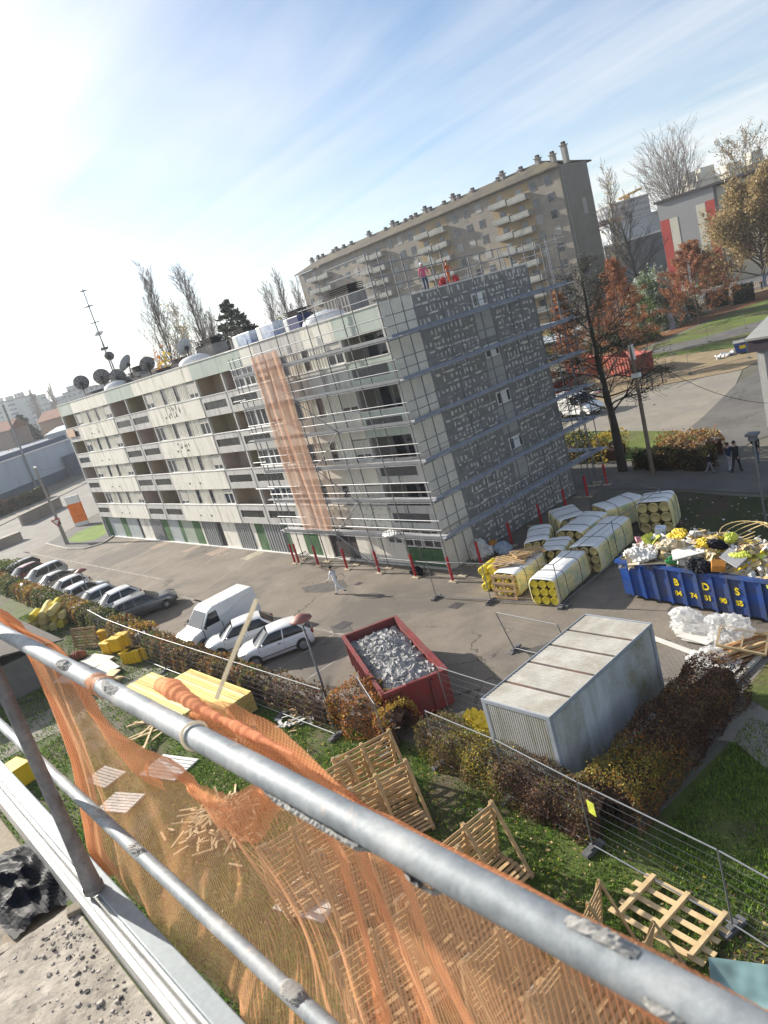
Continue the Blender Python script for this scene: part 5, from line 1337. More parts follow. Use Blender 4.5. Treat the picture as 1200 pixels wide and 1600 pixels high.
for k in range(130):
    c = Vector((r_.gauss(0, .75), r_.gauss(0, .6), 0)); c.z = .03 + .3 * max(0, 1 - (c.x ** 2 + c.y ** 2)) + r_.uniform(0, .06); an = r_.uniform(0, PI); d = Vector((math.cos(an), math.sin(an), r_.uniform(-.3, .3))) * r_.uniform(.12, .4); mb.bar(c - d, c + d, .07, .035)
o = mb.build('wood_offcuts', M_PINE); o.location = G(345, 1285, .02); tag(o, 'heap of short pine offcuts on the grass behind the orange net', 'wood heap'); o['kind'] = 'stuff'
for (a, b, dx, dy, rz, lab) in ((265, 1200, 2.0, 1.3, .3, 'white ribbed sheet seen through the gap under the rail'), (165, 1215, 1.5, 1.0, .2, 'pale boards under the left part of the orange net'), (490, 1400, 1.7, 1.4, .3, 'white sheet panel under the middle of the orange net, below the chopped wood'), (190, 1255, 1.5, 1.0, .4, 'thick white slatted pack behind the net, left of the chopped wood')):
    mb = MB()
    for k in range(7): mb.bx(-dx / 2, dx / 2, -dy / 2 + dy * k / 7, -dy / 2 + dy * (k + .8) / 7, .03, .07 + .2 * (lab[0] == 'l'))
    mb.bx(-dx / 2, dx / 2, -dy / 2, dy / 2, .012, .028)
    o = mb.build('sheet_stack', W_['white'] if lab[0] != 'p' else M_BOARD); o.location = G(a, b, 0); o.rotation_euler = (0, 0, rz); tag(o, lab, 'sheets')
# left part of the garden
M_SHED = mat('brown_felt_roof', (.10, .085, .075), .9, var=.15, scale=1.5, fine=.15)
sh = thing('shed', 'low shed with a dark brown sloping roof behind the guard rail at the left', 'shed', (-48.5, 7.0, 0))
mb = MB(); mb.bx(-56.5, -42.2, 3.2, 8.6, 0, 2.0); mb.build('wall', mat('shed_wall', (.16, .15, .14), .85, var=.15, scale=2), sh, world=True)
mb = MB(); mb.mesh([(-57, 9.0, 1.95), (-41.7, 9.0, 1.95), (-41.7, 6, 2.6), (-57, 6, 2.6), (-57, 2.9, 1.95), (-41.7, 2.9, 1.95), (-57, 9.0, 2.03), (-41.7, 9.0, 2.03), (-41.7, 6, 2.68), (-57, 6, 2.68), (-57, 2.9, 2.03), (-41.7, 2.9, 2.03)], [(6, 7, 8, 9), (9, 8, 11, 10), (0, 1, 7, 6), (1, 2, 8, 7), (2, 5, 11, 8), (5, 4, 10, 11), (3, 0, 6, 9), (4, 3, 9, 10)]); mb.build('roof', M_SHED, sh, world=True)
r_ = random.Random(12)
rp0 = G(86, 980)
for k in range(20):
    j = 0 if k < 8 else 1 if k < 15 else 2; i = k - (0, 8, 15)[j]; p = rp0 + Vector((.618, .786, 0)) * (.57 * (i - 3.5 + j * .5) * .6) + Vector((-.786, .618, 0)) * (r_.uniform(-.2, .2) + (1.3 if i % 2 else 0))
    roll_thing((p.x, p.y, .28 + .5 * j), (r_.uniform(-.1, .1), r_.uniform(-.12, .12), 2.47 + r_.uniform(-.2, .2)), 'yellowish insulation roll in the heap beside the hedge at the left', 'yellow insulation rolls heaped by the left hedge', .28, 1.2, M_WOOL if k % 3 == 0 else mat('pale_wool', (.76, .62, .24), .85, var=.15, scale=4))
M_CASE = mat('yellow_plastic_case', (.80, .48, .01), .4, var=.06, scale=2)
def case(loc, rz, lab):
    t = thing('plastic_case', lab, 'case', loc, rz, 'yellow plastic cases by the fence')
    mb = MB(); mb.bx(-.35, .35, -.22, .22, .0, .62); mb.bx(-.39, .39, -.26, .26, .62, .72); mb.build('box', M_CASE, t, bevel=.02)
    mb = MB()
    for x in (-.22, 0, .22): mb.bx(x - .03, x + .03, -.25, -.221, .03, .6)
    mb.build('rib', M_CASE, t); return t
for k, (a, b, z) in enumerate(((172, 1020, 0), (182, 1017, 0), (192, 1013, 0), (200, 1008, 0), (186, 1014, .73), (196, 1008, .73), (205, 1035, 0), (216, 1033, 0), (226, 1029, 0), (234, 1023, 0), (168, 1000, 0))):
    p = G(a, b, z); case((p.x, p.y, z), .3 + .05 * k, 'bright yellow plastic case in the pile between upright pallet and fence' if k < 6 else 'bright yellow plastic case in the second row nearer the lumber' if k < 10 else 'single yellow case standing beside the upright pallet')
p = G(35, 1222, 0)
case((p.x, p.y, 0), .2, 'yellow plastic case on the grass seen under the lower rail by the post').scale = (1.5, 1.5, 1.2)
for k, (a, b, dx, dy, rz, m_, lab) in enumerate(((148, 1035, 2.6, 1.3, .1, M_BOARD, 'large white panel lying in the dirt near the shed'), (162, 1052, 2.2, 1.4, -.1, M_CABSIDE, 'grey blue door panel leaning over the white panel'), (110, 1065, 1.5, 1.0, .3, W_['white'], 'white plastic sheet heap beside the shed wall'), (180, 1062, .9, .5, .2, M_PINE, 'piece of plywood next to the grey door panel'))):
    mb = MB(); mb.box((0, 0, .1 + .1 * k), (dx, dy, .05), (.06 * k, -.05, 0)); mb.box((.1, .1, .04), (dx * .9, dy * .7, .06)); o = mb.build('panel', m_); o.location = G(a, b, 0); o.rotation_euler = (0, 0, rz); tag(o, lab, 'panel')
lumpthing('rubble_sack', 'torn orange brown sack on the dirt behind the white panel', 'sack', G(122, 1024, .2), (.5, .4, .3), mat('brown_sack', (.35, .12, .06), .8, var=.2, scale=3), 51)
lumpthing('rubble_sack', 'yellow and cream rubble sack at the foot of the site cabin', 'sack', G(742, 1128, .3), (.55, .45, .4), W_['yellow'], 52)
lumpthing('rubble_sack', 'pale rubble sack next to the yellow one by the cabin', 'sack', G(722, 1130, .25), (.5, .4, .3), W_['cream'], 53)
mb = MB()
for k in range(26): mb.box((r_.uniform(-1, 1), r_.uniform(-.5, .5), r_.uniform(.02, .15)), (r_.uniform(.2, .7), r_.uniform(.04, .14), .02), (r_.uniform(-.3, .3), r_.uniform(-.3, .3), r_.uniform(0, 3)), r_.randint(0, 1))
o = mb.build('scrap_wood', [M_PALLET, M_BOARD]); o.location = G(455, 1125, .02); tag(o, kind='stuff')
# glass sheet rack at the bottom right
mb = MB(); 
gt = thing('glass_pack', 'stack of pale green glass sheets on edge at the bottom right corner', 'glass', G(1178, 1565, 0) , .5); gt.scale = (.62, .62, .62)
mb.box((0, 0, .5), (2.2, 1.4, .12), (.35, .1, 0)); mb.build('glass_sheet', glassmat('green_float_glass', (.25, .38, .36), .1, .7), gt)
mb = MB(); mb.box((0, 0, .42), (2.25, .1, .1), (.35, .1, 0)); mb.box((0, -.6, .2), (2.25, .1, .4)); mb.box((0, .5, .3), (2.25, .1, .6)); mb.build('cradle', M_PALLET, gt)
# ------------------------------------------------------------------ parked vehicles
M_TYRE = mat('tyre_rubber', (.018, .018, .018), .85, var=.2)
M_RIM = mat('alloy_rim', (.4, .41, .42), .35, metal=.7)
M_CARGLASS = glassmat('car_glass', (.014, .018, .022), .05, .5)
M_LAMP = mat('headlamp_lens', (.6, .62, .63), .1, spec=.9, var=.05)
M_TAIL = mat('tail_lamp_lens', (.3, .01, .012), .15, spec=.8)
M_TRIM = mat('black_trim', (.025, .025, .027), .6)
M_PLATE_N = mat('number_plate', (.65, .63, .5), .5, var=.03)
def paint(name, c, metal=.15): return mat('paint_' + name, c, .32, metal=metal, var=.04, scale=.8, fine=.0, coat=.8, spec=.5)
PAINT = dict(white=paint('white', (.72, .72, .71), 0), silver=paint('silver', (.42, .44, .46), .55), grey=paint('grey', (.115, .12, .13), .4), black=paint('black', (.022, .024, .03), .2), red=paint('dark_red', (.16, .02, .025), .2), beige=paint('grey_beige', (.27, .25, .22), .4), lgrey=paint('light_grey', (.5, .52, .53), .4))
# outline: stations along the length (front is -y), each: y, bottom z, shoulder z, half width ; cabin: list of (y, z, half width at belt, half width at roof)
KINDS = dict(
 hatch=dict(L=3.9, W=1.70, H=1.47, hood=.86, belt=.93, ws=(.98, 1.72), rs=(3.25, 3.78), wb=(.72, 3.2), rear=.95),
 saloon=dict(L=4.45, W=1.74, H=1.43, hood=.86, belt=.92, ws=(1.2, 1.95), rs=(3.2, 3.95), wb=(.85, 3.45), rear=.98),
 estate=dict(L=4.5, W=1.77, H=1.47, hood=.88, belt=.93, ws=(1.15, 1.9), rs=(3.95, 4.38), wb=(.85, 3.5), rear=.97),
 mpv=dict(L=4.45, W=1.80, H=1.66, hood=.98, belt=1.03, ws=(.82, 1.72), rs=(3.95, 4.33), wb=(.85, 3.55), rear=1.05))
def car(kind, pt, loc, rz, label, cat='car'):
    k = KINDS[kind]; L, W, H = k['L'], k['W'], k['H']; P = PAINT[pt]
    t = thing('parked_car', label, cat, loc, rz, 'vehicles parked along the hedge'); t.scale = (.95, .95, .97)
    hw = W / 2; ws0, ws1, rs0, rs1 = *k['ws'], *k['rs']
    def sh(y):
        if y <= ws0: return k['hood'] - .20 * max(0, 1 - y / .6) ** 1.8 + (k['belt'] - k['hood']) * (y / ws0) ** 2
        return k['belt'] + (k['rear'] - k['belt']) * (y - ws0) / (L - ws0) - .10 * max(0, (y - L + .2) / .2) ** 2
    def wd(y): return hw * (1 - .10 * max(0, 1 - y / .6) ** 2 - .07 * max(0, (y - L + .5) / .5) ** 2)
    ys = [0, .05, .14, .3, .55, ws0 * .75, ws0, (ws0 + ws1) / 2, ws1, (ws1 + rs0) / 2, rs0, (rs0 + rs1) / 2, rs1, L - .16, L - .05, L]
    mb = MB(); secs = []
    for y in ys:
        s, w_ = sh(y), wd(y); e = max(0, 1 - y / .14) + max(0, (y - L + .16) / .16); zb = .2 + .10 * e; s -= .05 * e
        half = [(0, zb), (w_ * .86, zb), (w_ * .97, zb + .10), (w_, zb + .25), (w_ * 1.005, (zb + s) * .55), (w_ * .985, s - .16), (w_ * .955, s - .05), (w_ * .90, s - .005), (w_ * .6, s + .03), (w_ * .3, s + .045), (0, s + .05)]
        ring = half + [(-a, b) for a, b in half[-2:0:-1]]
        cf = max(0, 1 - y / .55) ** 1.5 * .22; cr = max(0, (y - L + .5) / .5) ** 1.5 * .14
        secs.append([(x, y - L / 2 + cf * (x / hw) ** 2 - cr * (x / hw) ** 2, z) for x, z in ring])
    n = len(secs[0]); vs = [p for q in secs for p in q]; fs_ = [(i * n + j, (i + 1) * n + j, (i + 1) * n + (j + 1) % n, i * n + (j + 1) % n) for i in range(len(secs) - 1) for j in range(n)]
    fs_ += [tuple(range(n)), tuple(range(len(vs) - 1, len(vs) - n - 1, -1))]
    mb.mesh(vs, fs_); mb.build('body', P, t, smooth='angle')
    y0, y1, y2, y3 = (a - L / 2 for a in (ws0, ws1, rs0, rs1)); zb0, zb3 = sh(ws0) - .01, sh(rs1) - .01
    bw, rw, zr = hw * .935, hw * .70, H - .04
    def edge(sx, f):                              # roof edge from windscreen top to rear top
        return Vector((sx * rw * (1 + .05 * math.sin(PI * f)), y1 + (y2 - y1) * f, zr - .05 + .06 * math.sin(PI * min(1, f * .9 + .08))))
    def belt(sx, f): return Vector((sx * bw, y0 + (y3 - y0) * f, zb0 + (zb3 - zb0) * f))
    mb = MB(); mb.grid(lambda u, v: (lambda a, b: a + (b - a) * u + Vector((0, 0, .075 * (1 - (2 * u - 1) ** 2) ** .6)))(edge(-1, v), edge(1, v)), 12, 8)
    mb.build('roof', P, t, smooth=True)
    def screen(a0, a1, b0, b1, bul, nm):
        mb = MB(); mb.grid(lambda u, v: (lambda p, q: p + (q - p) * v + Vector((0, bul * (1 - (2 * u - 1) ** 2) * (1 - v * .45), .07 * v * (1 - (2 * u - 1) ** 2) ** .6)))(a0 + (a1 - a0) * u, b0 + (b1 - b0) * u), 10, 5); mb.build(nm, M_CARGLASS, t, smooth=True)
    screen(belt(-1, 0), belt(1, 0), edge(-1, 0), edge(1, 0), -.16, 'windscreen'); screen(belt(1, 1), belt(-1, 1), edge(1, 1), edge(-1, 1), .10, 'rear_window')
    for sx in (-1, 1):
        gl, pil = MB(), MB()
        def sd(f, v): return belt(sx, f) + (edge(sx, f) - belt(sx, f)) * v + Vector((sx * .035 * math.sin(PI * v), 0, 0))
        gl.grid(lambda u, v: sd(u, v), 12, 4); gl.build('side_window', M_CARGLASS, t, smooth=True)
        def strip(f0, f1, g0, g1):
            pil.grid(lambda u, v: sd(f0 + (f1 - f0) * u + (g0 - f0) * v, v * 1.0) + Vector((sx * .012, 0, .002)), 2, 5)
        strip(-.01, .035, .0, .035); strip(.47, .495, .45, .475); strip(.93 if kind != 'estate' else .96, 1.01, .90, 1.0)
        pil.grid(lambda u, v: sd(u, .9 + .11 * v) + Vector((sx * .012, 0, .004)), 10, 1); pil.grid(lambda u, v: sd(u, -.04 + .07 * v) + Vector((sx * .012, 0, 0)), 10, 1)
        if kind in ('mpv', 'estate'): strip(.72, .745, .70, .725)
        pil.build('pillar', P, t, smooth=True)
        mb = MB(); mb.blob((sx * (bw + .11), y0 + .30, zb0 + .07), (.10, .06, .075), 1, .05, sub=2); mb.build('wing_mirror', P, t, smooth=True)
        mb = MB(); mb.grid(lambda u, v: (sx * hw * (.50 + .40 * u), -L / 2 + .015 + .30 * u ** 2 + .10 * v * u + .02 * v, .60 + .10 * u + .12 * v), 5, 3); mb.v = [(a + sx * .012, b - .02, c + .02) for a, b, c in mb.v]; mb.build('headlight', M_LAMP, t, smooth=True)
        mb = MB(); mb.box((sx * hw * .80, L / 2 - .075, .82), (.20, .12, .26), (0, 0, -sx * .2)); mb.build('tail_light', M_TAIL, t, bevel=.03)
        mb = MB()
        for f in (.03, .48, .90): q_ = belt(sx, f); mb.bar((sx * hw * 1.002, q_.y, .42), (sx * hw * .985, q_.y, q_.z - .06), .012, .012)
        mb.bar((sx * hw * 1.01, -L / 2 + .9, .40), (sx * hw * 1.01, L / 2 - 1.0, .42), .02, .035); mb.box((sx * hw * 1.005, belt(sx, .40).y, .80), (.03, .16, .03)); mb.build('door_trim', M_TRIM, t)
        for yw in k['wb']:
            R = Matrix.Rotation(PI / 2, 3, 'Y'); c = (sx * (hw - .09), yw - L / 2, .31)
            mb = MB(); mb.lathe([(.01, -.11), (.22, -.11), (.30, -.10), (.315, -.05), (.315, .05), (.30, .10), (.22, .11), (.20, .09), (.01, .09)], 20, c, R); w_ = mb.build('wheel', M_TYRE, t, smooth='angle')
            mb = MB(); mb.lathe([(.01, sx * .115), (.05, sx * .118), (.19, sx * .10), (.20, sx * .112), (.21, sx * .112)], 20, c, R)
            for a in range(5): mb.bar(Vector(c) + R @ Vector((0, 0, sx * .114)), Vector(c) + R @ Vector((.19 * math.cos(a * 1.257), .19 * math.sin(a * 1.257), sx * .116)), .05, .02)
            mb.build('rim', M_RIM, w_)
            mb = MB(); mb.lathe([(.305, sx * .0), (.36, sx * .008), (.37, -sx * .02)], 22, (sx * (hw + .004), yw - L / 2, .31), R); mb.v = [(a, b, max(c_, .19)) for a, b, c_ in mb.v]; mb.build('wheel_arch', M_TRIM, t)
    mb = MB(); mb.box((0, -L / 2 - .005, .42), (.52, .03, .11)); mb.box((0, L / 2 + .0, .55), (.52, .03, .11)); mb.build('number_plate', M_PLATE_N, t)
    mb = MB(); mb.box((0, -L / 2 + .01, .30), (W * .5, .06, .10)); mb.box((0, -L / 2 + .015, .58), (W * .34, .05, .09)); mb.build('grille', M_TRIM, t)
    return t
def cspot(px, py, z=.5): return G(px, py, z)
cars = [  # nose x, kind, paint, label
 (-76.3, 'estate', 'black', 'black estate car, the farthest of the parked row', .32, 15.9),
 (-72.9, 'hatch', 'red', 'dark red hatchback parked beside the farthest black estate', .38, 15.6),
 (-68.0, 'mpv', 'silver', 'silver people carrier parked right of the dark red car', .22, 15.9),
 (-64.2, 'saloon', 'beige', 'grey brown saloon car right of the silver people carrier', .22, 15.6),
 (-59.9, 'hatch', 'white', 'white hatchback beside the grey brown saloon, partly hidden', .08, 15.3),
 (-56.2, 'hatch', 'lgrey', 'rounded white grey hatchback in the middle of the row', .16, 15.6),
 (-52.4, 'hatch', 'silver', 'pale silver car low behind the hedge, left of the wagon', .03, 14.9),
 (-49.6, 'hatch', 'white', 'white hatchback squeezed beside the dark grey wagon', -.05, 15.3),
 (-46.0, 'estate', 'grey', 'dark grey station wagon parked left of the white van', -.30, 15.9),
 (-32.95, 'hatch', 'white', 'white hatchback between the van and the other white car', -.46, 14.85),
 (-29.95, 'hatch', 'white', 'white hatchback nearest the red skip', -.46, 15.05)]
for x, kd, pc, lab, a, y in cars: car(kd, pc, (x, y - (.75 if x < -40 else 0), .003), a + (PI if pc == 'lgrey' or kd == 'estate' and pc == 'grey' else 0), lab)
# panel van: nose towards the hedge
def van(loc, rz, label):
    t = thing('parked_van', label, 'van', loc, rz, 'vehicles parked along the hedge'); L, hw, H = 5.0, .97, 2.25; P = PAINT['white']
    prof = [(0, .35), (-.04, .62), (.08, .92), (.35, 1.08), (.95, 1.22), (1.75, 2.08), (2.1, 2.22), (4.9, 2.25), (5.0, 2.1), (5.0, .35)]
    mb = MB(); secs = []
    for f, ins in ((-1, .0), (-.96, 1), (.96, 1), (1, .0)):
        secs.append(None)
    def ring(x, tz): return [(x * (1 - (.13 * max(0, (z - 1.1) / 1.1))), y - L / 2, z) for y, z in prof]
    n = len(prof); left, right = ring(-hw, 0), ring(hw, 0)
    mb.mesh(left + right, [tuple(range(n))[::-1] if False else tuple(range(n)), tuple(range(2 * n - 1, n - 1, -1))] + [(i, n + i, n + (i + 1) % n, (i + 1) % n) for i in range(n)])
    mb.build('body', P, t, bevel=.05)
    q = lambda x, y, z: (x * (1 - .13 * max(0, (z - 1.1) / 1.1)), y - L / 2, z)
    mb = MB(); mb.face([q(-hw * .9, .99, 1.27), q(hw * .9, .99, 1.27), q(hw * .86, 1.68, 2.0), q(-hw * .86, 1.68, 2.0)]); mb.v = [(a, b - .02, c + .015) for a, b, c in mb.v]; mb.build('windscreen', M_CARGLASS, t)
    for sx in (-1, 1):
        mb = MB(); pts = [q(sx * (hw + .012), 1.12, 1.27), q(sx * (hw + .012), 2.25, 1.27), q(sx * (hw + .012), 2.25, 1.95), q(sx * (hw + .012), 1.72, 1.95)]; mb.face(pts if sx > 0 else pts[::-1]); mb.build('side_window', M_CARGLASS, t)
        mb = MB(); mb.bx(sx * hw - .012, sx * hw + .012, -L / 2 + 1.05, -L / 2 + 1.09, .45, 1.2); mb.bx(sx * hw - .012, sx * hw + .012, -L / 2 + 2.33, -L / 2 + 2.36, .45, 1.2); mb.build('door_seam', M_TRIM, t)
        mb = MB(); mb.box((sx * (hw + .14), -L / 2 + 1.2, 1.36), (.16, .1, .28)); mb.build('wing_mirror', M_TRIM, t, bevel=.03)
        mb = MB(); mb.face([(sx * .55, -L / 2 - .03, .68), (sx * .93, -L / 2 + .02, .70), (sx * .95, -L / 2 + .2, .98), (sx * .6, -L / 2 + .09, .92)]); mb.build('headlight', M_LAMP, t)
        for yw in (.85, 4.0):
            R = Matrix.Rotation(PI / 2, 3, 'Y'); c = (sx * (hw - .08), yw - L / 2, .34)
            mb = MB(); mb.lathe([(.01, -.12), (.24, -.12), (.33, -.1), (.34, 0), (.33, .1), (.24, .12), (.22, .09), (.01, .09)], 20, c, R); w_ = mb.build('wheel', M_TYRE, t)
            mb = MB(); mb.lathe([(.01, sx * .12), (.19, sx * .11), (.22, sx * .122)], 20, c, R); mb.build('rim', M_RIM, w_)
            mb = MB(); mb.path([(sx * (hw + .006), yw - L / 2 + .4 * math.cos(a), .34 + .4 * math.sin(a)) for a in np.linspace(-.2, PI + .2, 14)], .035, 5); mb.build('wheel_arch', M_TRIM, t)
    mb = MB(); mb.box((0, -L / 2 - .02, .47), (1.86, .1, .22)); mb.build('bumper', M_TRIM, t, bevel=.03)
    mb = MB(); mb.box((0, -L / 2 - .08, .45), (.52, .02, .11)); mb.build('number_plate', M_PLATE_N, t)
    for k in range(4):
        mb = MB(); y = -L / 2 + 2.6 + .6 * k; mb.bx(-.7, .7, y, y + .05, 2.236, 2.262); mb.build('roof_rib', P, t)
    return t
vv = van((-35.75, 15.15, .003), -.03, 'white panel van with a dark side window parked between the cars')
vv.scale = (.96, .88, .90)
# ------------------------------------------------------------------ trees, hedges, grass
M_BARK = mat('grey_brown_bark', (.115, .095, .078), .95, var=.25, scale=1.5, fine=.2)
M_BARKD = mat('dark_bark', (.05, .043, .036), .95, var=.25, scale=1.5, fine=.2)
M_TWIG = mat('fine_twigs', (.19, .155, .125), .95, var=.2, scale=1)
M_TWIGR = mat('reddish_twigs', (.19, .11, .075), .95, var=.2, scale=1)
LF = {n: leafmat('leaf_' + n, c) for n, c in dict(green=(.085, .13, .03), dgreen=(.035, .055, .02), olive=(.18, .17, .05), brown=(.20, .115, .06), dbrown=(.085, .05, .035), orange=(.38, .15, .035), yellow=(.42, .31, .05), rust=(.38, .165, .075), drust=(.25, .10, .05), tan=(.47, .35, .17), dtan=(.30, .21, .11), silver=(.36, .40, .33), purple=(.10, .045, .035), cedar=(.028, .04, .025), ivy=(.035, .06, .02)).items()}
def leaves_np(P, size, r, flat=0.0, asp=.55):
    """a kite shaped leaf at each point of P with random turn"""
    n = len(P); a = r.normal(size=(n, 3)); a[:, 2] *= (1 - flat); a /= np.linalg.norm(a, axis=1)[:, None] + 1e-9
    b = r.normal(size=(n, 3)); b -= a * (a * b).sum(1)[:, None]; b /= np.linalg.norm(b, axis=1)[:, None] + 1e-9
    s = (size * r.uniform(.6, 1.3, n))[:, None]
    V = np.stack([P - a * s, P + b * s * asp, P + a * s, P - b * s * asp], 1).reshape(-1, 3)
    return V, np.arange(4 * n).reshape(-1, 4)
def hedge(name, label, path, w_, h, pal, seed, n_per_m=900, size=.055, cat='hedge', low=0.0, bulge=.18, group=None, core=(.03, .024, .016)):
    r = np.random.default_rng(seed); path = [np.array(p, float) for p in path]
    L = [np.linalg.norm(path[i + 1] - path[i]) for i in range(len(path) - 1)]; tot = sum(L)
    t = thing(name, label, cat, (path[0][0], path[0][1], 0), 0, group); o_ = np.array([path[0][0], path[0][1], 0])
    n = int(n_per_m * tot); s = r.uniform(0, tot, n)
    cum = np.cumsum([0] + L); i = np.clip(np.searchsorted(cum, s) - 1, 0, len(L) - 1)
    A = np.array(path)[i]; D = (np.array(path)[i + 1] - A) / np.array(L)[i][:, None]; N = np.stack([-D[:, 1], D[:, 0]], 1)
    per = r.uniform(0, 2 * h + w_, n); hx = np.where(per < h, w_ / 2, np.where(per > h + w_, -w_ / 2, w_ / 2 - (per - h))); hz = np.where(per < h, per, np.where(per > h + w_, 2 * h + w_ - per, h)); th = np.arctan2(hz / h, hx / w_ * 2); k = 1 - np.abs(r.normal(0, .09, n)); rc_ = np.clip((np.abs(hx) / (w_ / 2)) ** 4 * (hz / h) ** 4, 0, 1) * .16
    q = lambda u: np.sign(u) * np.abs(u) ** .45
    wob = 1 + bulge * (np.sin(s * 1.9 + seed) * .5 + np.sin(s * 4.7 + th * 3 + seed) * .5) 
    u = hx * (1 - rc_) * k * wob; z = low + hz / h * (1 - rc_) * (h - low) * k * (1 + .55 * (wob - 1)) * np.where(r.random(n) < .06, 1.12, 1)
    P = np.stack([A[:, 0] + D[:, 0] * (s - cum[i]) + N[:, 0] * u, A[:, 1] + D[:, 1] * (s - cum[i]) + N[:, 1] * u, z], 1) - o_
    V, Fc = leaves_np(P, size, r)
    # colour patches run along the plant; upper leaves lean to later palette colours
    key = np.sin(s * .55 + seed) + .7 * np.sin(s * 1.7 + z * 2 + seed * 2) + r.normal(0, .75, n) + .35 * (z - h * .5)
    qs = np.quantile(key, np.cumsum([p for _, p in pal])[:-1]) if len(pal) > 1 else []
    np_mesh('foliage', V, Fc, [LF[c] for c, _ in pal], np.digitize(key, qs), t)
    mb = MB(); rr = random.Random(seed)
    for j in range(int(tot / .12)):
        f = (j + rr.random()) * .12; ii = min(len(L) - 1, max(0, int(np.searchsorted(cum, f)) - 1)); d = (path[ii + 1] - path[ii]) / L[ii]; c = path[ii] + d * (f - cum[ii])
        nn = np.array([-d[1], d[0]]); a = c + nn * rr.uniform(-.25, .25) * w_; b = c + nn * rr.uniform(-.45, .45) * w_ + d * rr.uniform(-.3, .3)
        mb.path([(a[0], a[1], 0), ((a[0] + b[0]) / 2 + rr.uniform(-.1, .1), (a[1] + b[1]) / 2, h * .5), (b[0], b[1], h * rr.uniform(.75, 1.02))], [.016, .01, .004], 3)
    mb.build('stem', M_BARKD, t, world=True)
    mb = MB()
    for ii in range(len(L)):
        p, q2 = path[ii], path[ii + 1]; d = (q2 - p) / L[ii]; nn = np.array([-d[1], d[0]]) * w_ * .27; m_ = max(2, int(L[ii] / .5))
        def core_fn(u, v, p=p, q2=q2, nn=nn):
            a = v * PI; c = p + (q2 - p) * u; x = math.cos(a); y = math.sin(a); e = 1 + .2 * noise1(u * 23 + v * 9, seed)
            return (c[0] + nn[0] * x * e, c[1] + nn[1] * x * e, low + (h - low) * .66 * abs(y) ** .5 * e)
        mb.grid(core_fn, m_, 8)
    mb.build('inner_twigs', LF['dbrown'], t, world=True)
    return t
hp_ = [('dgreen', .2), ('green', .22), ('olive', .25), ('brown', .18), ('orange', .08), ('yellow', .07)]
hedge('hedge', 'long mixed hedge in autumn colours in front of the far parked cars', [(-95, 12.9), (-80, 13.0), (-66, 12.9), (-52, 12.75), (-39.4, 12.5)], 1.5, 1.35, hp_, 3, 520, .085)
hedge('hedge', 'mixed hedge in front of the white van and white cars', [(-38.6, 12.3), (-33, 12.25), (-27, 12.2)], 1.25, 1.25, [('green', .2), ('brown', .3), ('orange', .15), ('olive', .2), ('dbrown', .15)], 4, 900, .065)
hedge('hedge', 'thinning brown hedge between the lamp post and the lumber stacks', [(-27, 12.3), (-22.2, 12.35)], 1.1, 1.25, [('dbrown', .3), ('brown', .3), ('olive', .2), ('purple', .2)], 5, 480, .055)
hedge('hedge', 'orange and copper bush beside the red skip', [(-21.6, 12.75), (-18.3, 12.75)], 1.7, 1.5, [('dbrown', .12), ('brown', .2), ('orange', .4), ('rust', .13), ('yellow', .15)], 6, 1500, .055, bulge=.28)
hedge('hedge', 'brown green hedge between the mesh fence and the site cabin', [(-17.0, 12.75), (-14.2, 12.45), (-11.4, 12.1), (-10.3, 12.2)], 1.35, 1.3, [('purple', .12), ('dbrown', .2), ('brown', .26), ('olive', .2), ('green', .12), ('yellow', .1)], 7, 2600, .036)
hedge('hedge', 'dark copper hedge running along the long side of the site cabin', [(-10.35, 12.3), (-10.45, 15.5), (-10.35, 19.0)], 1.75, 1.35, [('purple', .16), ('dbrown', .24), ('brown', .32), ('orange', .08), ('olive', .14), ('yellow', .06)], 8, 3400, .036, bulge=.10)
hedge('hedge', 'sunlit tan hedge by the path beside the bare tree', [(-25.2, 44.0), (-21.3, 43.2)], 2.4, 1.55, [('brown', .3), ('tan', .35), ('orange', .2), ('olive', .15)], 9, 700, .09, bulge=.25)
hedge('hedge', 'shaded hedge in front of the tan hedge by the path', [(-26.0, 41.8), (-20.6, 41.0)], 1.2, 1.25, [('dgreen', .4), ('dbrown', .4), ('olive', .2)], 10, 600, .08, bulge=.3)
hedge('bush', 'low yellow green bush behind the trunk of the bare tree', [(-34, 44.5), (-28.6, 44.2)], 2.6, 1.7, [('dgreen', .35), ('olive', .35), ('yellow', .3)], 11, 600, .1, cat='bush', bulge=.35)
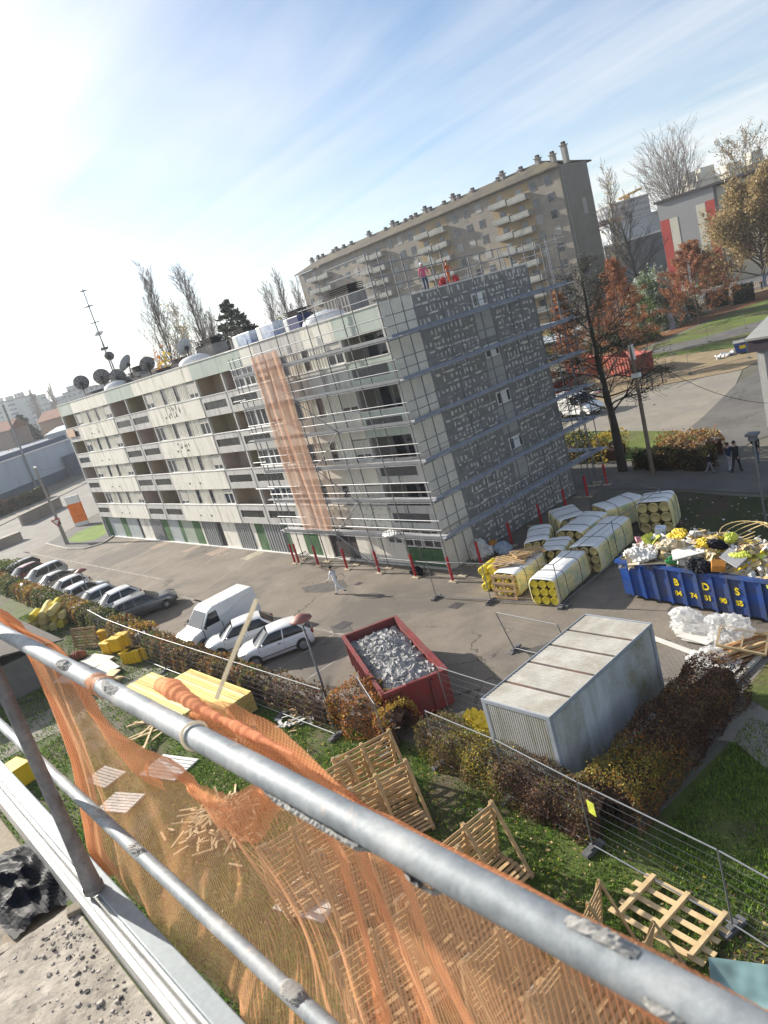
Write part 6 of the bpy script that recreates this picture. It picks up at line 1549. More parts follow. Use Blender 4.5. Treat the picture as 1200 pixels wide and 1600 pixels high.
def bush(label, c, rx, ry, h, pal, seed, n, size, name='bush', cat='bush', z0=0.0):
    t = thing(name, label, cat, (c[0], c[1], 0)); r = np.random.default_rng(seed)
    d = r.normal(size=(n, 3)); d /= np.linalg.norm(d, axis=1)[:, None]; d[:, 2] = np.abs(d[:, 2])
    k = (1 - np.abs(r.normal(0, .16, n)))
    az = np.arctan2(d[:, 1], d[:, 0]); wob = 1 + .16 * np.sin(az * 3 + seed) * (1 - d[:, 2]) + .12 * np.sin(az * 5 + d[:, 2] * 7 + seed) + .10 * np.sin(az * 11 + d[:, 2] * 15)
    P = d * np.array([rx, ry, h]) * (k * wob)[:, None]; P[:, 2] += z0
    V, Fc = leaves_np(P, size, r)
    key = np.sin(az * 2 + seed) + np.sin(P[:, 2] * 2.3 + az * 3) * .7 + r.normal(0, .8, n); qs = np.quantile(key, np.cumsum([p for _, p in pal])[:-1])
    np_mesh('foliage', V, Fc, [LF[c_] for c_, _ in pal], np.digitize(key, qs), t)
    mb = MB(); rr = random.Random(seed)
    for _ in range(14):
        a = rr.uniform(0, 6.28); f = rr.uniform(.3, .85); mb.path([(0, 0, 0), (rx * f * .5 * math.cos(a), ry * f * .5 * math.sin(a), z0 + h * .4), (rx * f * math.cos(a), ry * f * math.sin(a), z0 + h * .8 * rr.uniform(.6, 1))], [.05, .03, .01], 4)
    mb.build('stem', M_BARKD, t); return t
# skeleton trees
def limbs(seed, H, trunk_r, n1, len1, ang1, n2, len2, n3, len3, up=.35, first=.12, wig=.12, top=.95, droop=0.0, trunk_wig=.35):
    """returns polylines (points, radii, level)"""
    r = random.Random(seed); out = []
    def line(p, d, L, r0, r1, ns, upk):
        pts = [Vector(p)]; d = Vector(d).normalized()
        for k in range(ns):
            d = (d + Vector((r.gauss(0, wig), r.gauss(0, wig), r.gauss(0, wig) + upk / ns))).normalized(); pts.append(pts[-1] + d * (L / ns))
        return pts, [r0 + (r1 - r0) * k / ns for k in range(ns + 1)]
    tp, tr = line((0, 0, 0), (0, 0, 1), H * top, trunk_r, trunk_r * .18, 12, .0)
    for i, p in enumerate(tp): p.z = H * top * i / 12; p.x *= trunk_wig; p.y *= trunk_wig
    out.append((tp, tr, 0))
    def at(pts, f):
        x = f * (len(pts) - 1); i = min(int(x), len(pts) - 2); return pts[i] + (pts[i + 1] - pts[i]) * (x - i), (pts[i + 1] - pts[i]).normalized()
    for k in range(n1):
        f = first + (1 - first) * ((k + r.random()) / n1) ** .9; p, d = at(tp, f); az = k * 2.4 + r.uniform(-.4, .4); an = ang1 * (1.05 - .35 * f) * r.uniform(.8, 1.15)
        o = d.orthogonal().normalized(); o = Matrix.Rotation(az, 3, d) @ o; dd = d * math.cos(an) + o * math.sin(an)
        L = len1(f) * r.uniform(.8, 1.15); r0 = trunk_r * (1 - f * .8) * .5
        bp, br = line(p, dd, L, r0, r0 * .2, 6, up - droop); out.append((bp, br, 1))
        for j in range(n2):
            g = .2 + .8 * (j + r.random()) / n2; q_, e = at(bp, g); o = e.orthogonal().normalized(); o = Matrix.Rotation(r.uniform(0, 6.28), 3, e) @ o; a2 = r.uniform(.35, .8)
            L2 = len2 * L * (1.1 - .6 * g) * r.uniform(.6, 1.2); cp, cr = line(q_, e * math.cos(a2) + o * math.sin(a2), L2, r0 * .35 * (1.1 - g * .7), .008, 4, up * .8 - droop); out.append((cp, cr, 2))
            for m in range(n3):
                h_ = .15 + .85 * (m + r.random()) / n3; s_, e2 = at(cp, h_); o = e2.orthogonal().normalized(); o = Matrix.Rotation(r.uniform(0, 6.28), 3, e2) @ o; a3 = r.uniform(.3, .8)
                dp, dr = line(s_, e2 * math.cos(a3) + o * math.sin(a3), len3 * L2 * r.uniform(.5, 1.2), .010, .004, 2, up * .6 - droop); out.append((dp, dr, 3))
    return out
def tree(name, label, base, lims, bark, twig, rk=1.0, leaf=None, seed=1, group=None, tmin=.006):
    t = thing(name, label, 'tree', base, 0, group)
    mt, mc = MB(), MB()
    for pts, rs, lv in lims:
        if lv < 1: mt.path(pts, [max(tmin, x * rk) for x in rs], 8, 0, cap=False)
        else: mc.path(pts, [max(tmin, x * rk) for x in rs], 5 if lv == 1 else 3, 0 if lv == 1 else 1, cap=False)
    mt.build('trunk', bark, t, smooth=True); mc.build('branches', [bark, twig], t)
    if leaf:
        pal, n, size, spread, levels = leaf; r = np.random.default_rng(seed)
        ends = [(p[-1], p[0]) for p, _, lv in lims if lv in levels]
        E = np.array([tuple(a) for a, b in ends]); S = np.array([tuple(b) for a, b in ends])
        i = r.integers(0, len(E), n); f = r.random(n)[:, None]; P = S[i] + (E[i] - S[i]) * f + r.normal(0, spread, (n, 3))
        V, Fc = leaves_np(P, size, r, asp=.5)
        key = np.sin(i * .37) + r.normal(0, .8, n); qs = np.quantile(key, np.cumsum([p for _, p in pal])[:-1]) if len(pal) > 1 else []
        np_mesh('crown', V, Fc, [LF[c] for c, _ in pal], np.digitize(key, qs), t)
    return t
def base_top(tpx, tpy, depth):
    p = atD(tpx, tpy, depth); return Vector((p.x, p.y, 0)), p.z
# poplars behind the block
for (a, b, dep, sd, n1, lab) in ((228, 446, 120, 1, 26, 'tall bare poplar behind the roof, left of the other big poplar'), (288, 440, 125, 2, 26, 'tall bare poplar behind the roof left of the dark cedar'), (266, 492, 150, 3, 14, 'smaller yellowing poplar between the two big bare poplars'), (318, 500, 135, 21, 14, 'slim bare poplar just left of the dark cedar'),
                                 (410, 465, 150, 4, 16, 'bare poplar right of the dark cedar above the blue roof packs'), (442, 440, 150, 5, 18, 'bare poplar beside the left end of the far apartment block'), (466, 452, 160, 6, 14, 'slender bare poplar touching the far apartment block'),
                                 (50, 618, 420, 7, 14, 'distant bare poplar by the tower blocks, left one'), (71, 612, 420, 8, 14, 'distant bare poplar by the tower blocks, right one')):
    bs, H = base_top(a, b, dep)
    big = H > 22
    tree('poplar', lab, bs, limbs(sd, H, .012 * H, n1 + 8, lambda f, H=H: H * (.42 - .26 * f), .30, 11, .42, 6, .5, up=.55, first=.10, wig=.07), M_BARK, M_TWIG, .8, None if sd != 3 else ([('yellow', .5), ('tan', .5)], 900, .22, .4, (2, 3)), sd, 'bare poplars on the skyline', tmin=.018 if dep < 200 else .06)
# cedar
def conifer(label, base, H, R, seed, pal, tiers, n, size, name='conifer', sagk=.1):
    t = thing(name, label, 'tree', base); r = np.random.default_rng(seed); rr = random.Random(seed); mb = MB(); mt = MB(); mt.path([(0, 0, 0), (.1, 0, H * .5), (0, .1, H)], [H * .02, H * .013, .04], 7); mt.build('trunk', M_BARKD, t, smooth=True)
    P = []
    for k in range(tiers):
        f = .12 + .88 * k / tiers; z = H * f; L = R * (1 - f) ** .75 * rr.uniform(.65, 1.15) + .3; az = k * 2.4 + rr.uniform(-.5, .5); d = Vector((math.cos(az), math.sin(az), 0)); pts = [Vector((0, 0, z)), Vector((0, 0, z + L * .12)) + d * L * .5, Vector((0, 0, z + L * .02 - L * sagk)) + d * L]
        mb.path(pts, [.08, .05, .02], 4)
        m = int(n / tiers * (L / R + .3)); g = r.random(m) ** .7; w_ = .28 * L * (1.1 - g)
        off = r.normal(0, 1, (m, 3)) * np.stack([w_, w_, .06 * L + 0 * g], 1)
        c = np.array([tuple(pts[0] + (pts[2] - pts[0]) * x + Vector((0, 0, L * .1 * math.sin(x * PI)))) for x in g]) + off; P.append(c)
    mb.build('branches', M_BARKD, t); P = np.concatenate(P); V, Fc = leaves_np(P, size, r, .3, .35)
    key = r.normal(0, 1, len(P)); qs = np.quantile(key, np.cumsum([p for _, p in pal])[:-1]) if len(pal) > 1 else []
    np_mesh('crown', V, Fc, [LF[c] for c, _ in pal], np.digitize(key, qs), t); return t
bs, H = base_top(352, 468, 110); conifer('dark spreading cedar rising behind the roof of the apartment block', bs, H, 11.5, 31, [('cedar', .7), ('dgreen', .3)], 56, 15000, .42, 'cedar')
bs, H = base_top(28, 648, 230); conifer('dark broad evergreen tree behind the blue grey warehouse at the left', bs, H, 9, 32, [('cedar', .7), ('dgreen', .3)], 60, 9000, .6, 'cedar', .3)
# big bare lime by the gable with clipped limbs
bs = Vector((-26.7, 41.2, 0)); H = 13.0
lm = [(p_, [x * (.55 if lv == 1 else 1) for x in r_], lv) for p_, r_, lv in limbs(41, H, .33, 40, lambda f: 4.7 * (1.15 - .75 * f), 1.25, 11, .5, 6, .5, up=.10, first=.30, wig=.16, droop=.18, trunk_wig=.2)]
tree('bare_tree', 'large bare tree with a dark thick trunk standing beside the gable scaffolding', bs, lm, M_BARKD, M_BARKD, 1.0, ([('ivy', .6), ('dbrown', .4)], 2200, .07, .3, (1, 2)), 41, tmin=.011)
# ivy sleeve on its upper trunk
# right hand trees
def rbase(px, py): return G(px, py, 0)
def cypress(label, top, dep, R, seed, pal, n=16000, size=.17):
    bs, H = base_top(*top, dep); t = thing('cypress', label, 'tree', bs, 0, 'rust coloured swamp cypresses')
    lm = limbs(seed, H, .02 * H, 60, lambda f: R * (1.08 - f) ** .8, 1.25, 6, .35, 3, .5, up=.12, first=.10, wig=.08)
    mt, mc = MB(), MB()
    for pts, rs, lv in lm: (mt if lv == 0 else mc).path(pts, [max(.012, x * .7) for x in rs], 6 if lv == 0 else 3, cap=False)
    mt.build('trunk', M_BARK, t, smooth=True); mc.build('branches', M_TWIGR, t)
    r = np.random.default_rng(seed); S = [(p[0], p[-1]) for p, _, lv in lm if lv in (2, 3)]; A = np.array([tuple(a) for a, b in S]); B = np.array([tuple(b) for a, b in S])
    i = r.integers(0, len(A), n); P = A[i] + (B[i] - A[i]) * r.random(n)[:, None] + r.normal(0, .16, (n, 3)); V, Fc = leaves_np(P, size, r, .2, .4)
    key = np.sin(i * .1) + r.normal(0, .9, n); qs = np.quantile(key, np.cumsum([p for _, p in pal])[:-1]); np_mesh('crown', V, Fc, [LF[c] for c, _ in pal], np.digitize(key, qs), t); return t
cypress('tall rust orange cypress behind the bare tree, left of the silvery bush', (948, 405), 92, 5.4, 51, [('drust', .35), ('rust', .45), ('orange', .2)], 12000, .15)
cypress('broad rust orange cypress in front of the striped building', (1072, 380), 108, 7.5, 52, [('drust', .4), ('rust', .45), ('brown', .15)], 14000, .17)
cypress('smaller reddish cypress close to the gable scaffolding', (880, 452), 80, 3.4, 53, [('drust', .4), ('rust', .4), ('orange', .2)], 6000, .15)
p = rbase(1028, 515); bush('silvery olive bush between the two rust cypresses', (p.x, p.y), 4.3, 4.3, 8.8, [('silver', .6), ('green', .4)], 61, 9000, .26, 'olive_bush')
p = rbase(1012, 508); bush('green laurel bush below the silvery bush, left one', (p.x, p.y), 3.6, 3.0, 3.6, [('green', .6), ('dgreen', .4)], 62, 4500, .2)
p = rbase(1062, 500); bush('dark green laurel bush below the silvery bush, right one', (p.x, p.y), 3.4, 3.0, 4.2, [('dgreen', .6), ('green', .4)], 63, 4500, .2)
p = rbase(960, 545); bush('dark evergreen bush at the edge of the leaf litter by the orange skips', (p.x, p.y), 4.5, 3, 3.4, [('dgreen', .7), ('olive', .3)], 64, 4500, .2)
p = rbase(1000, 535); bush('low green bush on the leaf litter right of the dark evergreen bush', (p.x, p.y), 3.2, 2.4, 2.0, [('dgreen', .5), ('olive', .5)], 65, 3000, .18)
p = rbase(916, 470); bush('ivy mass at the foot of the tall grey gable', (p.x - 6, p.y + 6), 3.0, 3, 9, [('ivy', .6), ('green', .4)], 66, 4500, .26)
p = rbase(860, 560); bush('dark yellowing shrubbery behind the back scaffolding', (p.x, p.y), 5, 4, 4, [('dgreen', .5), ('olive', .3), ('yellow', .2)], 67, 5000, .2)
hedge('hedge', 'dark clipped hedge block on the right lawn, left one', [tuple(rbase(1106, 482))[:2], tuple(rbase(1140, 474))[:2]], 3.0, 2.6, [('dgreen', .8), ('dbrown', .2)], 12, 900, .16, bulge=.06)
hedge('hedge', 'dark clipped hedge block on the right lawn, right one', [tuple(rbase(1147, 476))[:2], tuple(rbase(1180, 468))[:2]], 3.0, 2.9, [('dgreen', .85), ('dbrown', .15)], 13, 900, .16, bulge=.06)
bs, H = base_top(1180, 262, 118)
lm = limbs(71, 15, .4, 46, lambda f: 12.5 * (1.1 - .6 * f), 1.0, 10, .42, 5, .45, up=.35, first=.10, wig=.12)
p = atD(1184, 372, 135)
tree('bushy_tree', 'big tan leaved tree in front of the pale building at the right edge', (p.x, p.y, 0), lm, M_BARK, M_TWIG, 1, ([('dtan', .3), ('tan', .4), ('olive', .2), ('brown', .1)], 52000, .26, .55, (2, 3)), 71, tmin=.02)
bs, H = base_top(1048, 238, 250)
lm = limbs(72, H * .72, .6, 70, lambda f: H * .5, .62, 8, .4, 4, .5, up=.3, first=.42, wig=.06)
tree('bare_tree', 'round headed bare tree on the skyline above the striped building', bs, lm, M_BARK, M_TWIG, 1, seed=72, tmin=.035)
bs, H = base_top(1165, 236, 160)
tree('bare_tree', 'bare tree with thin upright shoots at the right edge of the skyline', bs, limbs(73, H, .35, 30, lambda f: H * .3, .9, 8, .4, 4, .5, up=.4, first=.4), M_BARK, M_TWIG, 1, ([('olive', .5), ('tan', .5)], 2500, .22, .5, (2, 3)), 73, tmin=.03)
bs, H = base_top(940, 288, 190)
tree('bare_tree', 'slim bare tree just right of the tall grey gable', bs, limbs(74, H, .3, 34, lambda f: H * (.3 - .1 * f), .5, 8, .4, 4, .5, up=.5), M_BARK, M_TWIG, 1, ([('yellow', .6), ('tan', .4)], 500, .25, .5, (1,)), 74, tmin=.03)
bs, H = base_top(985, 345, 125)
tree('bare_tree', 'dark bare tree in front of the long low white roofed building', bs, limbs(75, H, .35, 26, lambda f: H * .36, .85, 9, .45, 5, .5, up=.3, first=.3, wig=.15), M_BARKD, M_BARKD, 1, seed=75, tmin=.02)
p = rbase(1110, 445); bush('yellow leaved tree beside the striped wall', (p.x - 8, p.y + 18), 3.2, 3, 13, [('yellow', .8), ('tan', .2)], 68, 2500, .3)
p = rbase(1105, 455); bush('dark green conifer between the striped wall and the tan tree', (p.x - 4, p.y + 12), 4.0, 4, 9, [('dgreen', .8), ('green', .2)], 69, 4500, .28)
p = rbase(1000, 470); bush('yellow bush by the corner of the striped building', (p.x - 2, p.y + 24), 2.2, 2, 8, [('yellow', .8), ('olive', .2)], 70, 1500, .3)
# roof line fringe behind the block
for k, (a, b, d_, w2, h2, pal, lab) in enumerate(((262, 562, 90, 4, 14.6, [('yellow', .6), ('orange', .4)], 'golden tree top showing behind the roof vents'), (247, 556, 110, 5, 15.5, [('rust', .4), ('tan', .6)], 'brownish tree top behind the satellite dish'), (445, 505, 100, 4, 15.0, [('olive', .5), ('yellow', .5)], 'olive yellow tree top behind the blue roof packs'), (540, 470, 100, 4, 15.8, [('rust', .7), ('drust', .3)], 'rusty tree top behind the right roof vents'))):
    p = atD(a, b, d_); bush(lab, (p.x, p.y), w2, w2, h2 + 1.0, pal, 80 + k, 2500, .3, 'leafy_tree', 'tree')
# grass blades and fallen leaves on the near lawn
rg = np.random.default_rng(5)
def tufts(name, n, xr, yr, h, mats, w_=.012, lean=.5, z=-.01):
    P = np.stack([rg.uniform(*xr, n), rg.uniform(*yr, n), np.full(n, z)], 1)
    dens = np.sin(P[:, 0] * 1.1) * np.sin(P[:, 1] * 1.4 + 1) + .6 * np.sin(P[:, 0] * 2.9 + P[:, 1] * 2.1) + rg.normal(0, .6, n); P = P[dens > -.55]; n = len(P)
    a = rg.uniform(0, 2 * PI, n); hh = h * rg.uniform(.5, 1.4, n); d = np.stack([np.cos(a), np.sin(a), 0 * a], 1); s = np.stack([-np.sin(a), np.cos(a), 0 * a], 1) * (w_ * rg.uniform(.7, 1.5, n))[:, None]
    tip = P + d * (hh * rg.uniform(0, lean, n))[:, None]; tip[:, 2] += hh
    V = np.stack([P - s, P + s, tip], 1).reshape(-1, 3); o = np_mesh(name, V, np.arange(3 * n).reshape(-1, 3), mats, rg.integers(0, len(mats), n)); return tag(o, kind='stuff')
GL = [leafmat('blade_green', (.11, .21, .025)), leafmat('blade_bright', (.19, .30, .04)), leafmat('blade_dark', (.055, .10, .02))]
tufts('grass', 150000, (-26, -2), (2.5, 12.4), .075, GL, .014, .9)
tufts('grass', 60000, (-60, -26), (2, 12.6), .11, GL, .022, .9)
tufts('grass', 40000, (-9.2, 0), (12, 18), .08, GL, .014, .9)
n = 2600; P = np.stack([rg.uniform(-24, -4, n), rg.uniform(4, 12, n), rg.uniform(.03, .06, n)], 1); V, Fc = leaves_np(P, .05, rg, .8); tag(np_mesh('leaves', V, Fc, [LF['tan'], LF['brown'], LF['yellow']], rg.integers(0, 3, n)), kind='stuff')
n = 420; P = np.stack([rg.uniform(-21, -9, n), rg.uniform(28, 36, n), rg.uniform(.03, .06, n)], 1); V, Fc = leaves_np(P, .07, rg, .8); tag(np_mesh('leaves', V, Fc, [LF['tan'], LF['brown'], W_['white']], rg.integers(0, 3, n)), kind='stuff')
for k in range(14):
    a, b = rng.choice([(775, 1255), (800, 1262), (1020, 1150), (520, 1130), (650, 1390), (740, 1420), (1025, 1190), (440, 1130), (460, 1115)]); mb = MB(); sheetlet(mb, (0, 0, .04), rng.uniform(.06, .16), rng, 0, 3); o = mb.build('litter', W_[rng.choice(['white', 'cream', 'grey'])]); o.location = G(a + rng.uniform(-25, 25), b + rng.uniform(-12, 12), .02); tag(o, kind='stuff')
# ------------------------------------------------------------------ buildings, poles and other things further away
def gridmat(name, wall, pane, bw, bh, px_, pz, axis='x'):
    """wall with regular small dark windows, for blocks hundreds of metres away"""
    m, nt, b, out = _nodes(name)
    tc = nt.nodes.new('ShaderNodeTexCoord'); sp = nt.nodes.new('ShaderNodeSeparateXYZ'); nt.links.new(tc.outputs['Object'], sp.inputs[0])
    ad = nt.nodes.new('ShaderNodeMath'); ad.operation = 'ADD'; nt.links.new(sp.outputs[0], ad.inputs[0]); nt.links.new(sp.outputs[1], ad.inputs[1])
    def band(s, per, wd):
        a = nt.nodes.new('ShaderNodeMath'); a.operation = 'DIVIDE'; nt.links.new(s, a.inputs[0]); a.inputs[1].default_value = per
        f = nt.nodes.new('ShaderNodeMath'); f.operation = 'FRACT'; nt.links.new(a.outputs[0], f.inputs[0])
        l = nt.nodes.new('ShaderNodeMath'); l.operation = 'LESS_THAN'; nt.links.new(f.outputs[0], l.inputs[0]); l.inputs[1].default_value = wd; return l.outputs[0]
    mu = nt.nodes.new('ShaderNodeMath'); mu.operation = 'MULTIPLY'; nt.links.new(band(ad.outputs[0], px_, bw), mu.inputs[0]); nt.links.new(band(sp.outputs[2], pz, bh), mu.inputs[1])
    n = _noise(nt, tc.outputs['Object'], .15, 4); c = _ramp(nt, n.outputs[0], [(.3, tuple(x * .8 for x in wall)), (.7, wall)]).outputs[0]
    nt.links.new(_mix(nt, mu.outputs[0], c, pane), b.inputs['Base Color']); b.inputs['Roughness'].default_value = .8; return m
M_FARW = mat('stained_tan_render', (.33, .285, .225), .9, var=.1, scale=.05, col2=(.22, .208, .188), amt=.65, streak=(.22, .2, .18), streak_scl=(.4, .4, .06), fine=.1)
M_FARG = mat('grey_gable_render', (.20, .19, .17), .9, var=.12, scale=.08, col2=(.17, .16, .12), amt=.5, fine=.06)
M_FARR = mat('mossy_tiles', (.075, .062, .045), .9, var=.3, scale=.3, col2=(.11, .10, .045), amt=.35)
M_FARSH = mat('pale_shutter', (.30, .30, .285), .7, var=.1)
M_OCHRE = mat('ochre_render', (.33, .25, .15), .9, var=.12, scale=.3, fine=.08)
M_BALC = mat('balcony_panel', (.33, .33, .31), .85, var=.2, scale=.4, col2=(.14, .18, .14), amt=.35)
FY, FX0, FX1, FZ = 120.5, -78.8, -160, 30.2
gd = atX(915, 248, FX0).y - FY
far = thing('apartment_building', 'tall long tan apartment block with rows of chimneys standing behind the scaffolded block', 'building', (-120, FY + 6, 0))
def fp(mb, name, m, parent=far, **k): return mb.build(name, m, parent, world=True, **k)
mb = MB(); mb.bx(FX1, FX0 - .02, FY, FY + gd, 0, FZ); fp(mb, 'wall', M_FARW)
mb = MB(); mb.bx(FX0 - .019, FX0 + .05, FY + .02, FY + gd, 0, FZ + .3); fp(mb, 'gable_wall', M_FARG)
mb = MB(); e = .7; mb.mesh([(FX1 - e, FY - e, FZ), (FX0 + e, FY - e, FZ), (FX0 - 6, FY + gd / 2, FZ + 2.4), (FX1 + 6, FY + gd / 2, FZ + 2.4), (FX0 + e, FY + gd + e, FZ), (FX1 - e, FY + gd + e, FZ),
   (FX1 - e, FY - e, FZ + .25), (FX0 + e, FY - e, FZ + .25), (FX0 - 6, FY + gd / 2, FZ + 2.65), (FX1 + 6, FY + gd / 2, FZ + 2.65), (FX0 + e, FY + gd + e, FZ + .25), (FX1 - e, FY + gd + e, FZ + .25)],
   [(6, 7, 8, 9), (9, 8, 10, 11), (0, 1, 7, 6), (1, 2, 8, 7), (2, 4, 10, 8), (0, 3, 2, 1), (3, 5, 4, 2), (0, 6, 9, 3), (3, 9, 11, 5)])
roof_ = fp(mb, 'roof', M_FARR)
mb = MB(); mb.tube((FX0 + .09, FY + .8, 2), (FX0 + .09, FY + .8, FZ), .09, 6); fp(mb, 'drain_pipe', M_FARSH)
mb = MB(); mb.bx(FX0 + .051, FX0 + .08, FY + gd * .58, FY + gd * .72, 21.6, 24.4); fp(mb, 'gable_panel', M_FARSH)
mb = MB(); mb.bx(FX0 + .051, FX0 + .075, FY + .9, FY + gd - .5, 2, 14); fp(mb, 'painted_base', mat('faded_mural', (.15, .135, .10), .9, var=.2, scale=.3, col2=(.12, .13, .17), amt=.4))
for (a, b, h) in ((885, 246, 2.6), (866, 252, 1.6), (843, 258, 2.2), (816, 270, 1.3), (787, 280, 2.2), (780, 285, 1.2), (741, 304, 1.3), (711, 316, 2), (720, 315, 1.2), (697, 325, 1.2), (668, 338, 2), (676, 336, 1.2), (654, 349, 1.3), (646, 350, 1.2), (637, 354, 1), (618, 362, 2), (625, 360, 1.2), (606, 367, 1), (581, 378, 2.0), (553, 390, 1.3), (541, 395, 1.3), (530, 401, 1.6), (525, 403, 1.3), (509, 412, 1.3), (502, 415, 1.5), (492, 419, 1.6)):
    x = atY(a, b, FY + 4).x; mb = MB(); mb.bx(x - .38, x + .38, FY + 3.3, FY + 4.3, FZ + .5, FZ + 1.5 + h * .75); mb.bx(x - .55, x + .55, FY + 3.1, FY + 4.5, FZ + 1.51 + h * .75, FZ + 1.65 + h * .75); c_ = fp(mb, 'chimney', M_CONC)
    mb = MB(); mb.bx(x - .3, x + .3, FY + 3.5, FY + 4.1, FZ + 1.651 + h * .75, FZ + 2.15 + h * .75); fp(mb, 'chimney_pot', M_BROWN, c_)
BX = [atY(801, 330, FY).x, atY(681, 386, FY).x, atY(589, 425, FY).x, atY(508, 456, FY).x]
rr5 = random.Random(17); nwin = 0; rest = MB(); restp = MB()
cols = []
x = FX0 - 2.6
while x > FX1 + 2:
    if min(abs(x - b_) for b_ in BX) > 5.0: cols.append(x)
    x -= 3.3
for ci, x in enumerate(cols):
    for fl in range(10):
        z = FZ - 2.3 - fl * 2.9
        if z < 3: continue
        sh_ = rr5.random() < .35
        if fl < 7 and nwin < 98:
            mb = MB(); mb.bx(x - .72, x + .72, FY - .06, FY - .001, z, z + 1.6); w_ = fp(mb, 'window', M_FARSH); nwin += 1
            if not sh_: mb = MB(); mb.bx(x - .64, x + .64, FY - .075, FY - .061, z + .07, z + 1.53); fp(mb, 'pane', M_GLASS, w_)
        else:
            rest.bx(x - .72, x + .72, FY - .06, FY - .001, z, z + 1.6, 0)
            if not sh_: rest.bx(x - .64, x + .64, FY - .075, FY - .061, z + .07, z + 1.53, 1)
fp(rest, 'window', [M_FARSH, M_GLASS])['kind'] = 'stuff'
for bi, bx_ in enumerate(BX):
    mb = MB(); mb.bx(bx_ - 4.6, bx_ + 4.6, FY - .03, FY - .002, 1, FZ - .4); fp(mb, 'balcony_bay', M_OCHRE if bi < 2 else M_FARW)
    for fl in range(8):
        z = FZ - 3.1 - fl * 2.9
        for s_ in (-1, 1):
            c0_, zz_ = bx_ + s_ * 2.25, z + (.25 if s_ < 0 else 0)
            mb = MB(); mb.bx(c0_ - 2.1, c0_ + 2.1, FY - 1.35, FY - .03, zz_ - .15, zz_)
            b_ = fp(mb, 'balcony', M_BALC)
            mb = MB(); mb.bx(c0_ - 2.1, c0_ + 2.1, FY - 1.38, FY - 1.32, zz_ + .05, zz_ + .95); mb.bx(c0_ - 2.1, c0_ - 2.05, FY - 1.319, FY - .04, zz_ + .05, zz_ + .95); mb.bx(c0_ + 2.05, c0_ + 2.1, FY - 1.319, FY - .04, zz_ + .05, zz_ + .95); fp(mb, 'balcony_rail', M_BALC, b_)
            mb = MB(); mb.bx(c0_ - .8, c0_ + .6, FY - .07, FY - .031, zz_ + .02, zz_ + 2.1); fp(mb, 'balcony_door', M_GLASS if (fl + bi) % 3 else M_FARSH, b_)
# left: blue grey warehouse and the street edge
A, B = G(8, 787), G(133, 734.5); dW = (B - A).normalized(); nW = Vector((-dW.y, dW.x, 0))
if nW.x > 0: nW = -nW
wh = thing('warehouse', 'large plain blue grey warehouse wall across the street at the left', 'building', A)
M_WH = mat('blue_grey_cladding', (.52, .58, .64), .7, var=.05, scale=.05, streak=(.36, .41, .46), streak_scl=(.2, .2, .04), fine=.03)
M_WHD = mat('dark_blue_cladding', (.08, .11, .16), .7, var=.12, scale=.1)
a0, a1 = A - dW * 30, B + dW * 25
def pr(mb, p, q, dep, z0, z1, mi=0):
    r_ = [p, q, q + nW * dep, p + nW * dep]; mb.prism([(v.x, v.y) for v in r_] if True else 0, z0, z1, mi)
mb = MB(); pr(mb, a0 + nW * .3, a1 + nW * .3, 45, 0, 7.5); mb.build('wall', M_WH, wh, world=True)
mb = MB(); pr(mb, a0, a1, .29, 0, 2.0); mb.build('dark_base', M_WHD, wh, world=True)
mb = MB(); pr(mb, a0 + nW * 8, a1 + nW * 8, 30, 7.51, 8.6); mb.build('roof_light', M_WHD, wh, world=True)
mb = MB(); pr(mb, a0 + nW * .2, a1 + nW * .2, .5, 7.505, 7.8); mb.build('roof_edge', M_COPE, wh, world=True)
mb = MB(); pr(mb, B + dW * -6 - nW * 1.5, B + dW * 8 - nW * 1.5, 1.4, 0, 4.6); mb.build('entrance_block', M_WHD, wh, world=True)
M_LOWW = mat('beige_street_wall', (.33, .29, .24), .9, var=.15, scale=.5, fine=.1)
p, q = G(36, 822), G(97, 792); d = (q - p).normalized(); mb = MB(); mb.bar(p + Vector((0, 0, .75)), q + Vector((0, 0, .75)), .4, 1.5); mb.bar(p + Vector((0, 0, 1.56)), q + Vector((0, 0, 1.56)), .55, .12)
tag(mb.build('street_wall', M_LOWW), 'low beige street wall behind the utility pole at the left', 'wall')
p, q = G(-30, 868), G(33, 843); mb = MB(); mb.bar(p + Vector((0, 0, .5)), q + Vector((0, 0, .5)), 1.6, 1.0); mb.bar(p + Vector((0, 0, 1.05)), q + Vector((0, 0, 1.05)), 1.7, .1)
tag(mb.build('street_wall', M_LOWW), 'short low street wall at the very left edge beside the road', 'wall')
p, q = G(0, 822) + nW * 12, G(135, 762) + nW * 9
hedge('hedge', 'dark hedge along the foot of the warehouse across the street', [(p.x, p.y), (q.x, q.y)], 2.5, 2.2, [('dgreen', .6), ('dbrown', .4)], 14, 260, .22)
p = G(20, 900, 0); hedge('bush', 'green grassy bush at the left end of the parked cars', [(p.x - 5, p.y - 1), (p.x + 3, p.y + .3)], 2.4, 1.4, [('green', .5), ('olive', .3), ('dgreen', .2)], 15, 700, .09, cat='bush', bulge=.3)
